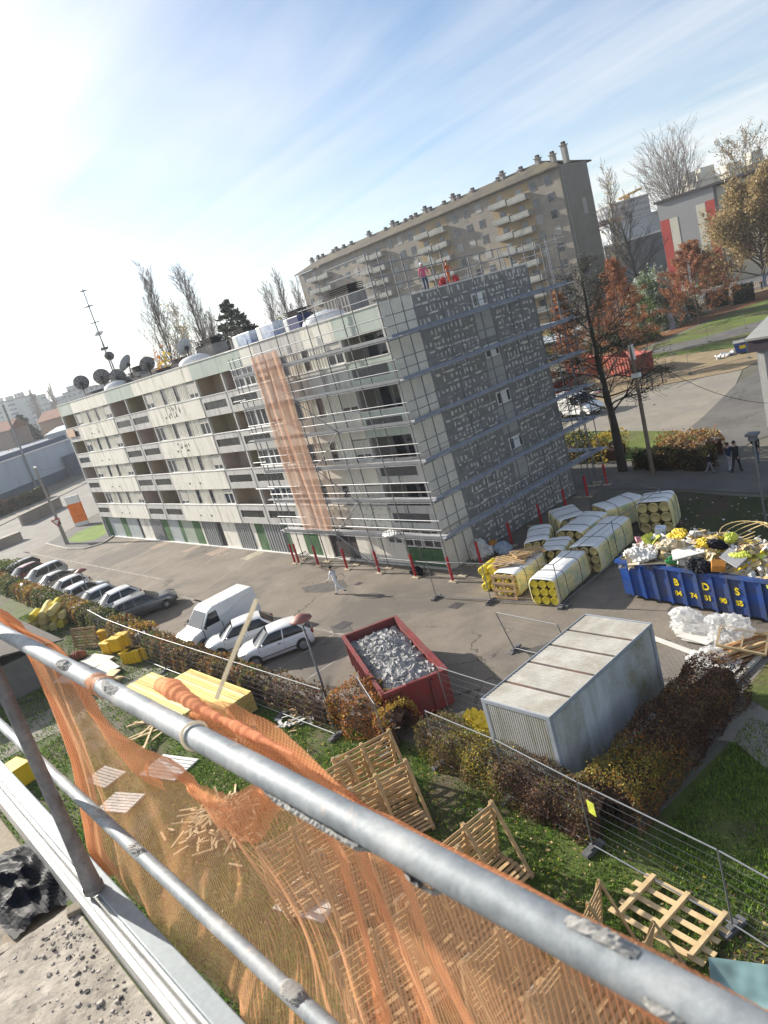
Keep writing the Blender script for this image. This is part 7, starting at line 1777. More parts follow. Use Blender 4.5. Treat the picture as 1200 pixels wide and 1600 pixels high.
# distant town on the left
M_T1 = gridmat('tower_pale', (.50, .52, .48), (.2, .22, .23), .45, .45, 5, 3)
M_T2 = gridmat('tower_grey', (.44, .45, .44), (.22, .23, .24), .5, .4, 4, 3)
M_T3 = mat('house_tan', (.40, .30, .24), .9, var=.1, scale=.1)
M_TILE = mat('roof_tile', (.30, .15, .10), .9, var=.2, scale=.3)
M_GSHED = mat('pale_shed_roof', (.44, .49, .52), .6, var=.1, scale=.2)
def far_block(px0, py0, px1, py1, dep, dpt, m, label, roofm=None, pitch=0, tops=()):
    """box whose front top edge runs between two sight lines at a depth"""
    p, q = atD(px0, py0, dep), atD(px1, py1, dep); z = (p.z + q.z) / 2; p, q = Vector((p.x, p.y, 0)), Vector((q.x, q.y, 0)); d = (q - p).normalized(); nn = Vector((-d.y, d.x, 0))
    if nn.dot(Vector((p.x, p.y, 0))) < 0: nn = -nn
    t = thing('building', label, 'building', p); c = [p, q, q + nn * dpt, p + nn * dpt]
    ze = z - pitch
    mb = MB(); mb.prism([(v.x, v.y) for v in c], 0, ze); mb.build('wall', m, t, world=True)
    mb = MB()
    if pitch:
        m1, m2 = (c[0] + c[3]) / 2, (c[1] + c[2]) / 2; o_ = .5
        vs = [(v.x, v.y, ze) for v in (c[0] - nn * o_ - d * o_, c[1] - nn * o_ + d * o_, c[2] + nn * o_ + d * o_, c[3] + nn * o_ - d * o_)] + [(m1.x - d.x * o_, m1.y - d.y * o_, z), (m2.x + d.x * o_, m2.y + d.y * o_, z)]
        mb.mesh(vs, [(0, 1, 5, 4), (2, 3, 4, 5), (0, 4, 3), (1, 2, 5)])
    else: mb.prism([(v.x, v.y) for v in (c[0] - nn * .4 - d * .4, c[1] - nn * .4 + d * .4, c[2] + nn * .4 + d * .4, c[3] + nn * .4 - d * .4)], ze + .01, ze + .5)
    mb.build('roof', roofm or M_CONC, t, world=True)
    for f, w_, h_ in tops:
        cc = p + (q - p) * f + nn * dpt * .4; mb = MB(); mb.box((cc.x, cc.y, ze + .51 + h_ / 2), (w_, w_, h_), math.atan2(d.y, d.x)); mb.build('roof_house', M_CONC if h_ < 2 else m, t, world=True)
    return t
far_block(-40, 640, 12, 628, 480, 30, M_T1, 'pale distant tower block at the left edge above the dark evergreen', tops=((.5, 5, 3), (.85, 4, 2.5)))
far_block(12, 626, 28, 622, 500, 30, M_T2, 'distant grey tower block beside the palest one', tops=((.5, 5, 3),))
far_block(30, 626, 46, 621, 520, 30, M_T1, 'distant pale slab block left of the two far poplars')
far_block(48, 638, 100, 624, 460, 25, M_T2, 'long low distant building behind the tan house', tops=((.2, 6, 2), (.7, 5, 2)))
far_block(98, 618, 128, 605, 420, 30, M_T2, 'distant flat block just left of the first satellite dish', tops=((.4, 8, 3),))
far_block(125, 611, 300, 560, 400, 40, M_T2, 'long distant building line behind the roof dishes')
far_block(55, 648, 92, 636, 210, 14, M_T3, 'tan house with a tiled roof right of the dark evergreen', M_TILE, 2.5)
far_block(-30, 668, 8, 658, 190, 12, M_T3, 'tan house with a tiled roof at the left edge', M_TILE, 2.5)
far_block(70, 674, 102, 664, 175, 18, M_GSHED, 'pale metal shed roof behind the warehouse', M_GSHED, 1.0)
p = atD(22, 700, 175); bush('brownish bushy trees behind the warehouse at the left edge', (p.x, p.y), 8, 7, 7.5, [('tan', .4), ('brown', .4), ('olive', .2)], 91, 4000, .45)
p = atD(88, 668, 200); bush('olive brown trees between tan house and apartment block', (p.x, p.y), 7, 6, 9, [('dtan', .5), ('olive', .5)], 92, 3500, .45)
mb = MB(); p, q = atD(-6, 612, 150), atD(22, 676, 150); mb.tube((q.x, q.y, 0), (q.x, q.y, atD(0, 634, 150).z), .22, 6); tag(mb.build('mast_pole', M_STEEL), 'pale slanting looking mast behind the warehouse at the left edge', 'mast')
# far wooded belt closing the horizon
rb6 = np.random.default_rng(8)
def belt(name, ang0, ang1, dist, h, n, pal, seed):
    a = np.radians(rb6.uniform(ang0, ang1, n)); dd = dist * rb6.uniform(.9, 1.3, n); ht = h * (.55 + .3 * np.sin(a * 60 + seed) + .15 * np.sin(a * 190)) 
    P = np.stack([np.cos(a) * dd, np.sin(a) * dd, ht * rb6.random(n) ** .6], 1); V, Fc = leaves_np(P, dist * .005, rb6, .3, .9); return tag(np_mesh(name, V, Fc, [LF[c] for c in pal], rb6.integers(0, len(pal), n)), kind='stuff')
belt('far_trees', 86, 180, 620, 17, 20000, ['dtan', 'olive', 'dbrown', 'brown'], 1); belt('far_trees', 60, 128, 330, 10, 9000, ['dtan', 'olive', 'brown', 'drust'], 3)
# right: striped building, hall, scaffolded block, crane, pale blocks
M_SG = mat('striped_grey', (.27, .275, .285), .85, var=.05, scale=.1, fine=.03); M_SR = mat('striped_red', (.40, .045, .035), .8, var=.06, scale=.2); M_SW = mat('striped_cream', (.56, .54, .46), .85, var=.06, scale=.2)
tl, tr_ = atD(1026, 319, 175), None; SY = tl.y; SX = tl.x; SZ = tl.z; sx1 = atY(1113, 291, SY).x; sx2 = atY(1300, 232, SY).x
sb = thing('striped_building', 'grey building with vertical red and cream stripes behind the right hand trees', 'building', (SX, SY, 0))
mb = MB(); mb.bx(SX, sx1, SY, SY + 14, 0, SZ); mb.build('wall', M_SG, sb, world=True)
mb = MB(); mb.bx(sx1 + .2, sx2, SY + 1, SY + 14, 0, SZ - .4); rw_ = mb.build('wall', M_SW, sb, world=True)
mb = MB(); mb.bx(SX - .5, sx2, SY - .5, SY + 14.5, SZ + .002, SZ + .5); mb.build('roof', M_BROWN, sb, world=True)
def sx_(a, b): return atY(a, b, SY).x
zt_ = atY(1031, 346, SY).z
for a, b, m_, z_ in ((1031, 1045, M_SR, zt_), (1045.5, 1058, M_SW, zt_ - .1), (1088, 1102, M_SW, zt_ + 1.0), (1103, 1117, M_SR, zt_ + 1.2)):
    mb = MB(); mb.bx(sx_(a, 345 - (a - 1031) * .3), sx_(b, 345 - (b - 1031) * .3), SY - .06, SY - .002, 0, z_); mb.build('stripe', m_, sb, world=True)
for k in range(4):
    x = sx1 + 3 + k * 2.4; mb = MB(); mb.bx(x, x + (1.0 if k % 2 else 1.4), SY + .93, SY + .998, SZ - 3.6, SZ - 2.0); mb.build('window', M_GLASS, sb, world=True)
far_block(943, 384, 1075, 353, 205, 30, mat('dark_hall', (.12, .13, .14), .6, var=.2, scale=.2), 'long low hall with a white roof edge left of the striped building', M_COPE)
far_block(952, 352, 1034, 330, 260, 40, mat('grey_sheet_roof', (.38, .42, .46), .6, var=.06, scale=.1), 'tall grey shed roof above the white edged hall', M_GSHED)
fb = far_block(955, 324, 1012, 300, 380, 20, gridmat('scaffolded_grey', (.24, .25, .27), (.12, .13, .15), .8, .5, 3, 3), 'distant grey block under scaffolding beside the crane')
far_block(925, 352, 972, 338, 340, 20, mat('brick_house', (.33, .2, .15), .9, var=.1, scale=.2), 'distant brick building behind the slim bare tree')
far_block(1084, 288, 1145, 268, 300, 20, M_SW, 'pale flat with stair heads behind the striped building, left part', tops=((.15, 4, 4.5), (.55, 6, 5)))
far_block(1140, 268, 1330, 214, 290, 20, M_SW, 'pale long block with roof houses at the right edge of the skyline', tops=((.1, 6, 3), (.3, 5, 5), (.5, 5, 3)))
M_CRANE = mat('crane_yellow', (.62, .34, .05), .6, var=.1)
cp = atD(988, 345, 400); ct_ = atD(979, 309, 400)
crn = thing('tower_crane', 'small orange tower crane on the skyline beside the scaffolded block', 'crane', (ct_.x, ct_.y, 0))
mb = MB(); mb.tube((ct_.x, ct_.y, 0), (ct_.x, ct_.y, ct_.z), .9, 4); mb.build('mast', M_CRANE, crn, world=True)
p, q = atD(966, 312, 400), atD(1002, 294, 400); mb = MB(); mb.bar(p, q, 1.0, 1.2); mb.build('jib', M_CRANE, crn, world=True)
mb = MB(); mb.box((ct_.x, ct_.y, ct_.z + .4), (2.4, 2.4, 2.6)); mb.build('cab', M_CRANE, crn, world=True)
# kiosk on the right edge
bt = thing('pale_building', 'pale clad building with a dark sloping roof cut by the right edge', 'building', (-21.8, 51.2, 0))
kc = G(1199, 668); kx, ky = kc.x, kc.y
mb = MB(); mb.bx(kx, kx + 8, ky, ky + 9, 0, 5.2); mb.build('wall', mat('pale_cladding', (.46, .47, .45), .7, var=.08, scale=.4, streak=(.38, .39, .38)), bt, world=True)
for k in range(3): mb = MB(); mb.bx(kx + .2 + k * 2.4, kx + .5 + k * 2.4, ky - .08, ky - .002, 0, 5.0); mb.build('pilaster', M_GREYP, bt, world=True)
mb = MB(); mb.bx(kx - .3, kx + 8.3, ky - .4, ky + 9.3, 5.202, 5.9); mb.build('fascia', mat('plum_fascia', (.06, .045, .06), .7), bt, world=True)
mb = MB(); mb.mesh([(kx - .4, ky - .5, 5.91), (kx + 8.4, ky - .5, 5.91), (kx + 8.4, ky + 9.4, 7.6), (kx - .4, ky + 9.4, 7.6), (kx - .4, ky - .5, 6.05), (kx + 8.4, ky - .5, 6.05), (kx + 8.4, ky + 9.4, 7.8), (kx - .4, ky + 9.4, 7.8)], [(4, 5, 6, 7), (0, 1, 5, 4), (3, 0, 4, 7), (0, 3, 2, 1)]); mb.build('roof', M_FARSH, bt, world=True)
# the orange skips in the yard
M_SKIPOR = mat('orange_skip_paint', (.34, .055, .035), .6, var=.25, scale=1, col2=(.2, .07, .05), amt=.5, fine=.1)
for (a, b, rz, L, lab) in ((985, 585, .95, 7, 'red orange waste skip in the gravel yard, the right one by the lawn'), (915, 588, .95, 6, 'red orange waste skip behind the bare tree, middle one'), (888, 612, .3, 5, 'low red skip behind the gable scaffolding, nearest one')):
    p = G(a, b); skip('yard_skip', lab, (p.x, p.y, .02), rz + PI / 2, L, 2.6, 2.3 if a > 900 else 1.3, M_SKIPOR, 9)
p = G(872, 560); mb = MB(); mb.mesh([(-4, -3, 3.0), (4, -3, 3.0), (4, 3, 3.7), (-4, 3, 3.7), (-4, -3, 3.12), (4, -3, 3.12), (4, 3, 3.82), (-4, 3, 3.82)], [(4, 5, 6, 7), (0, 3, 2, 1), (0, 1, 5, 4), (1, 2, 6, 5), (2, 3, 7, 6), (3, 0, 4, 7)])
sh2 = thing('open_shelter', 'open shelter with a grey sheet roof behind the gable scaffolding', 'shelter', (p.x, p.y, 0), .4); mb.build('roof', M_GSHED, sh2)
for sx in (-1, 1):
    for sy in (-1, 1): mb = MB(); mb.tube((sx * 3.8, sy * 2.8, 0), (sx * 3.8, sy * 2.8, 3.3), .07, 6); mb.build('post', M_BROWN, sh2)
v2 = van((G(905, 655).x - 1, G(905, 655).y + 1.5, .01), 1.35, 'pale van parked behind the bare tree beside the gable'); v2['group'] = 'vehicles behind the gable'
r7 = random.Random(3); mb = MB()
for k in range(60): mb.box((r7.uniform(-4, 4), r7.uniform(-1.5, 1.5), r7.uniform(.05, .5)), (r7.uniform(.4, 1.4), r7.uniform(.1, .6), .06), (r7.uniform(-.5, .5), r7.uniform(-.5, .5), r7.uniform(0, 3)), r7.randint(0, 2))
o = mb.build('site_debris', [M_BOARD, W_['pink'], W_['grey']]); p = G(885, 628); o.location = (p.x, p.y, .02); o.rotation_euler = (0, 0, .5); tag(o, kind='stuff')
for (a, b, w_, lab, m_) in ((1161, 552, 1.2, 'blue wheeled bin with a yellow mark by the pale building', M_SKIPBLUE), (1171, 548, 1.1, 'dark wheeled bin behind the blue bin by the pale building', M_BROWN)):
    p = G(a, b); t = thing('wheeled_bin', lab, 'bin', (p.x, p.y, .02), .4); mb = MB(); mb.mesh([(-.6, -.45, .15), (.6, -.45, .15), (.6, .45, .15), (-.6, .45, .15), (-.75, -.6, 1.2), (.75, -.6, 1.2), (.75, .6, 1.2), (-.75, .6, 1.2)], [(0, 3, 2, 1), (0, 1, 5, 4), (1, 2, 6, 5), (2, 3, 7, 6), (3, 0, 4, 7)]); mb.build('tub', m_, t)
    mb = MB(); mb.box((0, 0, 1.26), (1.6, 1.3, .1), (.06, 0, 0)); mb.build('lid', M_FARSH if m_ is M_SKIPBLUE else M_BROWN, t)
    if m_ is M_SKIPBLUE: mb = MB(); mb.box((.05, -.56, .75), (.6, .02, .35), (.14, 0, 0)); mb.build('sticker', M_YEL, t)
p = G(1138, 556); mb = MB()
for k in range(16): chunk(mb, (r7.uniform(-2, 2), r7.uniform(-.6, .6), .2), r7.uniform(.2, .5), r7, 0, .4)
o = mb.build('rubble', W_['white']); o.location = (p.x, p.y, .02); o.rotation_euler = (0, 0, .9); tag(o, kind='stuff')
# yard fences on the right
for k, (a, b, c, d, lab) in enumerate(((1050, 555, 1107, 535, 'tall mesh fence along the lawn, left one'), (1107, 535, 1165, 514, 'tall mesh fence along the lawn, middle one'), (1078, 585, 1170, 560, 'faint mesh fence across the gravel yard'))):
    fence(G(a, b), G(c, d), lab, 'mesh fences round the gravel yard', dens=1.0, hor=5, feet=(1, 1))
for a, b, c, d, lab in ((1004, 614, 1036, 600, 'thin brown rail fence at the edge of the gravel yard'),):
    p, q = G(a, b), G(c, d); mb = MB()
    for f in (0, .5, 1): x = p + (q - p) * f; mb.tube(x, x + Vector((0, 0, 1.6)), .06, 5)
    for z in (.9, 1.5): mb.tube(p + Vector((0, 0, z)), q + Vector((0, 0, z)), .04, 5)
    tag(mb.build('rail_fence', M_BROWN), lab, 'fence')
p, q = G(1095, 476), G(1205, 446); mb = MB(); d = (q - p)
for k in range(40): x = p + d * (k / 39); mb.tube(x, x + Vector((0, 0, 2.2)), .05, 4)
for z in (.2, 1.1, 2.2): mb.tube(p + Vector((0, 0, z)), q + Vector((0, 0, z)), .06, 4)
tag(mb.build('blue_fence', mat('blue_fence_paint', (.16, .24, .42), .6)), 'light blue railing beyond the dark clipped hedges at the right edge', 'fence')
p = G(1051, 514); mb = MB(); mb.box((0, 0, 1.35), (.75, .3, 2.3), (.0, -.05, 0)); mb.box((0, 0, .1), (.9, .5, .2)); o = mb.build('information_panel', mat('lilac_panel', (.34, .35, .46), .6, var=.1), bevel=.08); o.location = p; o.rotation_euler = (0, 0, .5); tag(o, 'rounded lilac grey standing panel at the edge of the leaf litter', 'panel')
p = G(1160, 640); mb = MB(); mb.lathe([(.01, .012), (1.1, .012)], 20); 
# poles, lamps, signs
M_POLE = mat('weathered_timber_pole', (.17, .13, .10), .9, var=.25, scale=1.5)
M_CPOLE = mat('concrete_pole', (.26, .25, .235), .9, var=.15, scale=1)
def wire(pts, sag, label, r=.014, n=14):
    mb = MB()
    for p, q in zip(pts[:-1], pts[1:]):
        p, q = Vector(p), Vector(q); mb.path([p + (q - p) * (k / n) - Vector((0, 0, sag * 4 * (k / n) * (1 - k / n))) for k in range(n + 1)], r, 4, cap=False)
    return tag(mb.build('wire', M_BROWN), label, 'wire')
b_ = G(1021, 743); up_ = thing('utility_pole', 'slender brown utility pole right of the bare tree by the path', 'pole', b_)
mb = MB(); mb.path([(0, 0, 0), (0, .1, 4.3), (-.05, .3, 8.5)], [.14, .12, .09], 8); mb.build('shaft', M_POLE, up_)
mb = MB(); mb.box((-.05, .3, 7.7), (.25, .2, .9)); mb.build('bracket', M_WHITE, up_); mb = MB(); mb.box((0, .22, 6.3), (.5, .3, .25)); mb.build('junction_box', M_WHITE, up_)
tp = b_ + Vector((-.05, .3, 8.2)); wire([tp, atX(1200, 630, -16)], .8, 'overhead wire running from the brown utility pole to the right')
b_ = G(106, 850); lp = thing('utility_pole', 'grey concrete utility pole on the corner by the orange sign', 'pole', b_)
mb = MB(); mb.path([(0, 0, 0), (0, -.1, 4.5), (0, -.2, 9.0)], [.2, .16, .12], 8); mb.build('shaft', M_CPOLE, lp); mb = MB(); mb.box((.25, -.2, 8.95), (.7, .2, .16)); mb.build('street_light', M_COPE, lp)
mb = MB(); mb.box((0, -.12, 2.6), (.5, .45, .5)); mb.build('meter_box', M_BROWN, lp)
tp = b_ + Vector((0, -.2, 8.5)); wire([atD(0, 768, 95), tp], .5, 'overhead wire running left from the concrete pole'); wire([tp, (-78.3, 30, 9.0)], .4, 'overhead wire from the concrete pole to the apartment block')
sgn = thing('yield_sign', 'red and white triangular give way sign on the concrete pole', 'sign', b_ + Vector((.25, -.3, 0))); mb = MB(); mb.tube((0, 0, 0), (0, 0, 3.2), .035, 6); mb.build('post', M_STEEL, sgn)
fwd2 = Vector((.9, -.43, 0)); sd = Vector((.43, .9, 0)); mb = MB()
def tri(k, o): return [Vector((0, 0, 2.75)) + fwd2 * o + sd * (.5 * k) + Vector((0, 0, .3 * k)), Vector((0, 0, 2.75)) + fwd2 * o - sd * (.5 * k) + Vector((0, 0, .3 * k)), Vector((0, 0, 2.75)) + fwd2 * o + Vector((0, 0, -.58 * k))]
a_, c_ = tri(1, .05), tri(1, .08); mb.mesh(a_ + c_, [(0, 1, 2), (3, 4, 5), (0, 3, 4, 1), (1, 4, 5, 2), (2, 5, 3, 0)]); mb.build('red_border', M_RED, sgn)
mb = MB(); mb.face(tri(.62, .085)); mb.build('white_centre', M_WHITE, sgn)
p, q = G(119, 823), G(139, 818); c = (p + q) / 2; tt = thing('totem_sign', 'tall orange and white advertising totem on the grassy corner', 'sign', c, math.atan2(q.y - p.y, q.x - p.x))
wt = (q - p).length; M_ORG = mat('orange_sign_panel', (.80, .19, .01), .5, var=.06, scale=1)
mb = MB(); mb.box((0, 0, .25), (wt, .3, .5)); mb.build('white_panel', M_WHITE, tt); mb = MB(); mb.box((0, 0, 3.35), (wt, .3, .95)); mb.build('white_panel', M_WHITE, tt)
for k in range(3):
    for s_ in (-1, 1): mb = MB(); mb.box((s_ * wt * .25, 0, .87 + k * .8), (wt * .485, .31, .77)); mb.build('orange_panel', M_ORG, tt)
def lamp(label, b_, h, capc):
    t = thing('lamp_post', label, 'lamp post', b_); mb = MB(); mb.path([(0, 0, 0), (0, 0, 1), (0, 0, h - .25)], [.065, .05, .04], 8); mb.build('post', M_STEELD, t, smooth=True)
    mb = MB(); mb.lathe([(.05, h - .3), (.10, h - .26), (.12, h - .02), (.08, h)], 12); mb.build('lantern', M_LAMP, t, smooth=True)
    mb = MB(); mb.lathe([(.01, h + .15), (.15, h + .13), (.42, h - .02), (.44, h - .07), (.36, h - .04), (.05, h)], 20); mb.build('cap', capc, t, smooth=True); return t
M_CAP = mat('faded_terracotta_cap', (.27, .10, .085), .6, var=.2, scale=3)
b1 = G(515, 1104); zt1 = atX(465, 968, b1.x).z; lamp('lamp post with a reddish brown mushroom cap between the white cars and the red skip', b1, zt1, M_CAP)
b2 = G(148, 948); zt2 = atX(122, 893, b2.x).z; lamp('lamp post with a mushroom cap among the parked cars at the left', b2, zt2, M_CAP)
b3 = G(1197, 818); t = thing('lamp_post', 'grey street lamp with a boxy head by the path at the right edge', 'lamp post', b3); mb = MB(); mb.path([(0, 0, 0), (0, 0, 4.1)], [.055, .045], 8); mb.build('post', M_STEEL, t); mb = MB(); mb.box((0, 0, 4.3), (.5, .5, .12)); mb.box((0, 0, 4.12), (.32, .32, .24)); mb.build('lantern', M_STEELD, t, bevel=.03)
# manhole covers
for (a, b, w_, lab) in ((535, 977, .7, 'square iron drain grate on the car park left of the red skip'), (713, 946, .5, 'small iron cover on the car park below the red sleeves'), (560, 912, .3, 'dark spot of an access cover near the walking man')):
    mb = MB()
    for k in range(6): mb.bx(-w_ / 2, w_ / 2, -w_ / 2 + w_ * k / 6, -w_ / 2 + w_ * (k + .6) / 6, .004, .012)
    mb.bx(-w_ / 2 - .05, w_ / 2 + .05, -w_ / 2 - .05, w_ / 2 + .05, .002, .006); o = mb.build('drain_cover', M_BROWN); o.location = G(a, b, .004); tag(o, lab, 'drain cover')
# dishes and antenna on the roof
M_DISH = mat('grey_mesh_dish', (.20, .20, .205), .7, var=.15, scale=3); M_DISHW = mat('white_dish', (.50, .52, .52), .5, var=.06, scale=2)
def dish(px, py, Rr, label, white=False, y=27.2, nrm=(-.80, .42, .36)):
    R_ = Rr * .8; c = atY(px, py, y); t = thing('satellite_dish', label, 'satellite dish', (c.x, c.y, 14.2)); h = c.z - 14.2; Q = Vector(nrm).to_track_quat('Z', 'Y').to_matrix(); o_ = Vector((0, 0, h))
    mb = MB(); mb.lathe([(R_ * f, .32 * R_ * f * f) for f in (.04, .3, .55, .8, 1)], 24, o_, Q); mb.build('reflector', M_DISHW if white else M_DISH, t, smooth=True)
    mb = MB()
    for k in range(8): a = k * PI / 4; mb.path([o_ + Q @ Vector((R_ * f * math.cos(a), R_ * f * math.sin(a), .32 * R_ * f * f - .03)) for f in (.05, .5, 1)], .022, 4)
    mb.lathe([(R_, .32 * R_ - .02), (R_ + .03, .32 * R_)], 24, o_, Q); mb.build('ribs', M_BROWN if not white else M_DISHW, t)
    mb = MB(); mb.tube((0, 0, 0), o_ - Q @ Vector((0, 0, .15)), .05, 6); mb.bar(o_ - Q @ Vector((0, 0, .25)), o_ + Q @ Vector((0, 0, .0)), .25, .25); mb.build('mount', M_BROWN, t)
    mb = MB(); mb.tube(o_ + Q @ Vector((R_ * .9, 0, .28)), o_ + Q @ Vector((0, 0, R_ * .8)), .02, 4); mb.box(o_ + Q @ Vector((0, 0, R_ * .8)), (.12, .12, .16)); mb.build('feed_horn', M_BROWN, t)
dish(127, 599, .92, 'dark mesh satellite dish farthest left on the roof'); dish(159, 590, .95, 'dark mesh satellite dish, second from the roof end'); dish(184, 590, .9, 'dark mesh satellite dish low in front of a roof vent', y=27.5); dish(199, 569, 1.0, 'large white satellite dish tilted on the roof', True, nrm=(-.55, -.35, .5), y=28); dish(231, 570, .78, 'blue grey mesh satellite dish right of the white one', nrm=(-.7, .2, .3)); dish(171, 557, .5, 'small dark dish fixed on the antenna mast', y=27.6); dish(290, 543, .85, 'pale blue white dish beside the right roof vent', True, nrm=(-.8, -.1, .4), y=28.5)
mp_b = atY(180, 590, 27.6); mt_ = atY(128, 452, 27.6); am = thing('antenna_mast', 'tall thin television antenna mast with several aerials on the roof', 'antenna', (mp_b.x, 27.6, 14.2))
hh = mt_.z - 14.2; mb = MB(); mb.path([(0, 0, 0), (0, 0, hh * .5), (0, 0, hh)], [.07, .06, .04], 6); mb.tube((.55, .2, 0), (0, 0, hh * .55), .02, 4); mb.build('mast', M_STEELD, am)
def yagi(z, L, dirv, n):
    d = Vector(dirv).normalized(); s_ = Vector((-d.y, d.x, 0)); mb = MB(); o_ = Vector((0, 0, z)); mb.tube(o_ - d * L * .5, o_ + d * L * .5, .035, 4)
    for k in range(n): c = o_ + d * L * (k / (n - 1) - .5); mb.tube(c - s_ * .34, c + s_ * .34, .017, 3)
    mb.build('aerial', M_STEELD, am)
for f, L, dv, n in ((.98, .5, (1, .3, 0), 4), (.83, .8, (.9, .4, 0), 6), (.67, .9, (.8, .6, 0), 6), (.56, 3.6, (-.9, .3, .0), 9), (.41, 3.4, (.9, -.35, .0), 9)): yagi(hh * f, L, dv, n)
mb = MB()
for k in range(5): mb.tube((-1.0 + k * .2, .1, hh * .41 - .7), (-1.0 + k * .2, .1, hh * .41 + .55), .012, 3)
mb.build('dipole_rods', M_STEELD, am)
M_PACK = mat('blue_white_pack', (.55, .60, .68), .4, var=.1, scale=2, col2=(.16, .22, .42), amt=.55)
for k, (x0, x1, h, lab) in enumerate(((-44.3, -42.0, 1.0, 'blue and white wrapped roofing pack, leftmost on the roof edge'), (-41.2, -39.1, 1.05, 'pale blue wrapped roofing pack in the middle of three on the roof'), (-38.0, -36.4, .95, 'dark blue roofing pack with a white end, nearest the tall vents'))):
    t = thing('roofing_pack', lab, 'pack', ((x0 + x1) / 2, 27.0, 14.2)); w_ = (x1 - x0) / 2
    mb = MB(); mb.bx(-w_ * .45, w_, -.5, .5, .12, h); mb.build('wrapped_load', [M_PACK, M_PACK, mat('navy_pack', (.03, .04, .12), .5, var=.3, scale=2)][k], t, bevel=.06)
    mb = MB(); mb.bx(-w_, -w_ * .46, -.5, .5, .12, h * .97); mb.build('white_end', M_WHITE, t, bevel=.06)
    mb = MB(); mb.bx(-w_, w_, -.5, .5, 0, .11); mb.build('pallet_base', M_PALLET, t)
lumpthing('plastic_film', 'white plastic bundle lying on the lowest front scaffold deck', 'plastic film', (-30.6, 24.1, 2.45), (.7, .3, .18), W_['white'], 61)
lumpthing('hoarding_bag', 'dark rubbish bag at the foot of the red sleeve on the front scaffolding', 'bag', G(651, 893, .2), (.5, .35, .3), M_BLACKPE, 62)
for (a, b, d3, lab, m_, s_) in ((752, 862, (.9, .6, .7), 'white sacks stacked at the gable base', W_['white'], 63), (772, 853, (.4, .35, .4), 'red bag beside the white sacks at the gable base', W_['orange'], 64), (787, 856, (.6, .5, .35), 'pale blue sack at the gable base beside the red bag', W_['blue'], 65)):
    lumpthing('sack', lab, 'sack', G(a, b, .3), d3, m_, s_, rough=.2)
mb = MB(); mb.box((0, 0, 0), (1.1, .05, .75)); mb.box((.0, .06, 0), (1.0, .05, .6)); o = mb.build('duvet', mat('peach_duvet', (.62, .44, .33), .95, var=.15, scale=3, bump=.02, bscale=8), bevel=.06); o.location = (-77.2, F - .09, 11.35); o.scale = (2.2, 1, 1.05); tag(o, 'peach coloured duvet airing over the top left balcony', 'duvet')
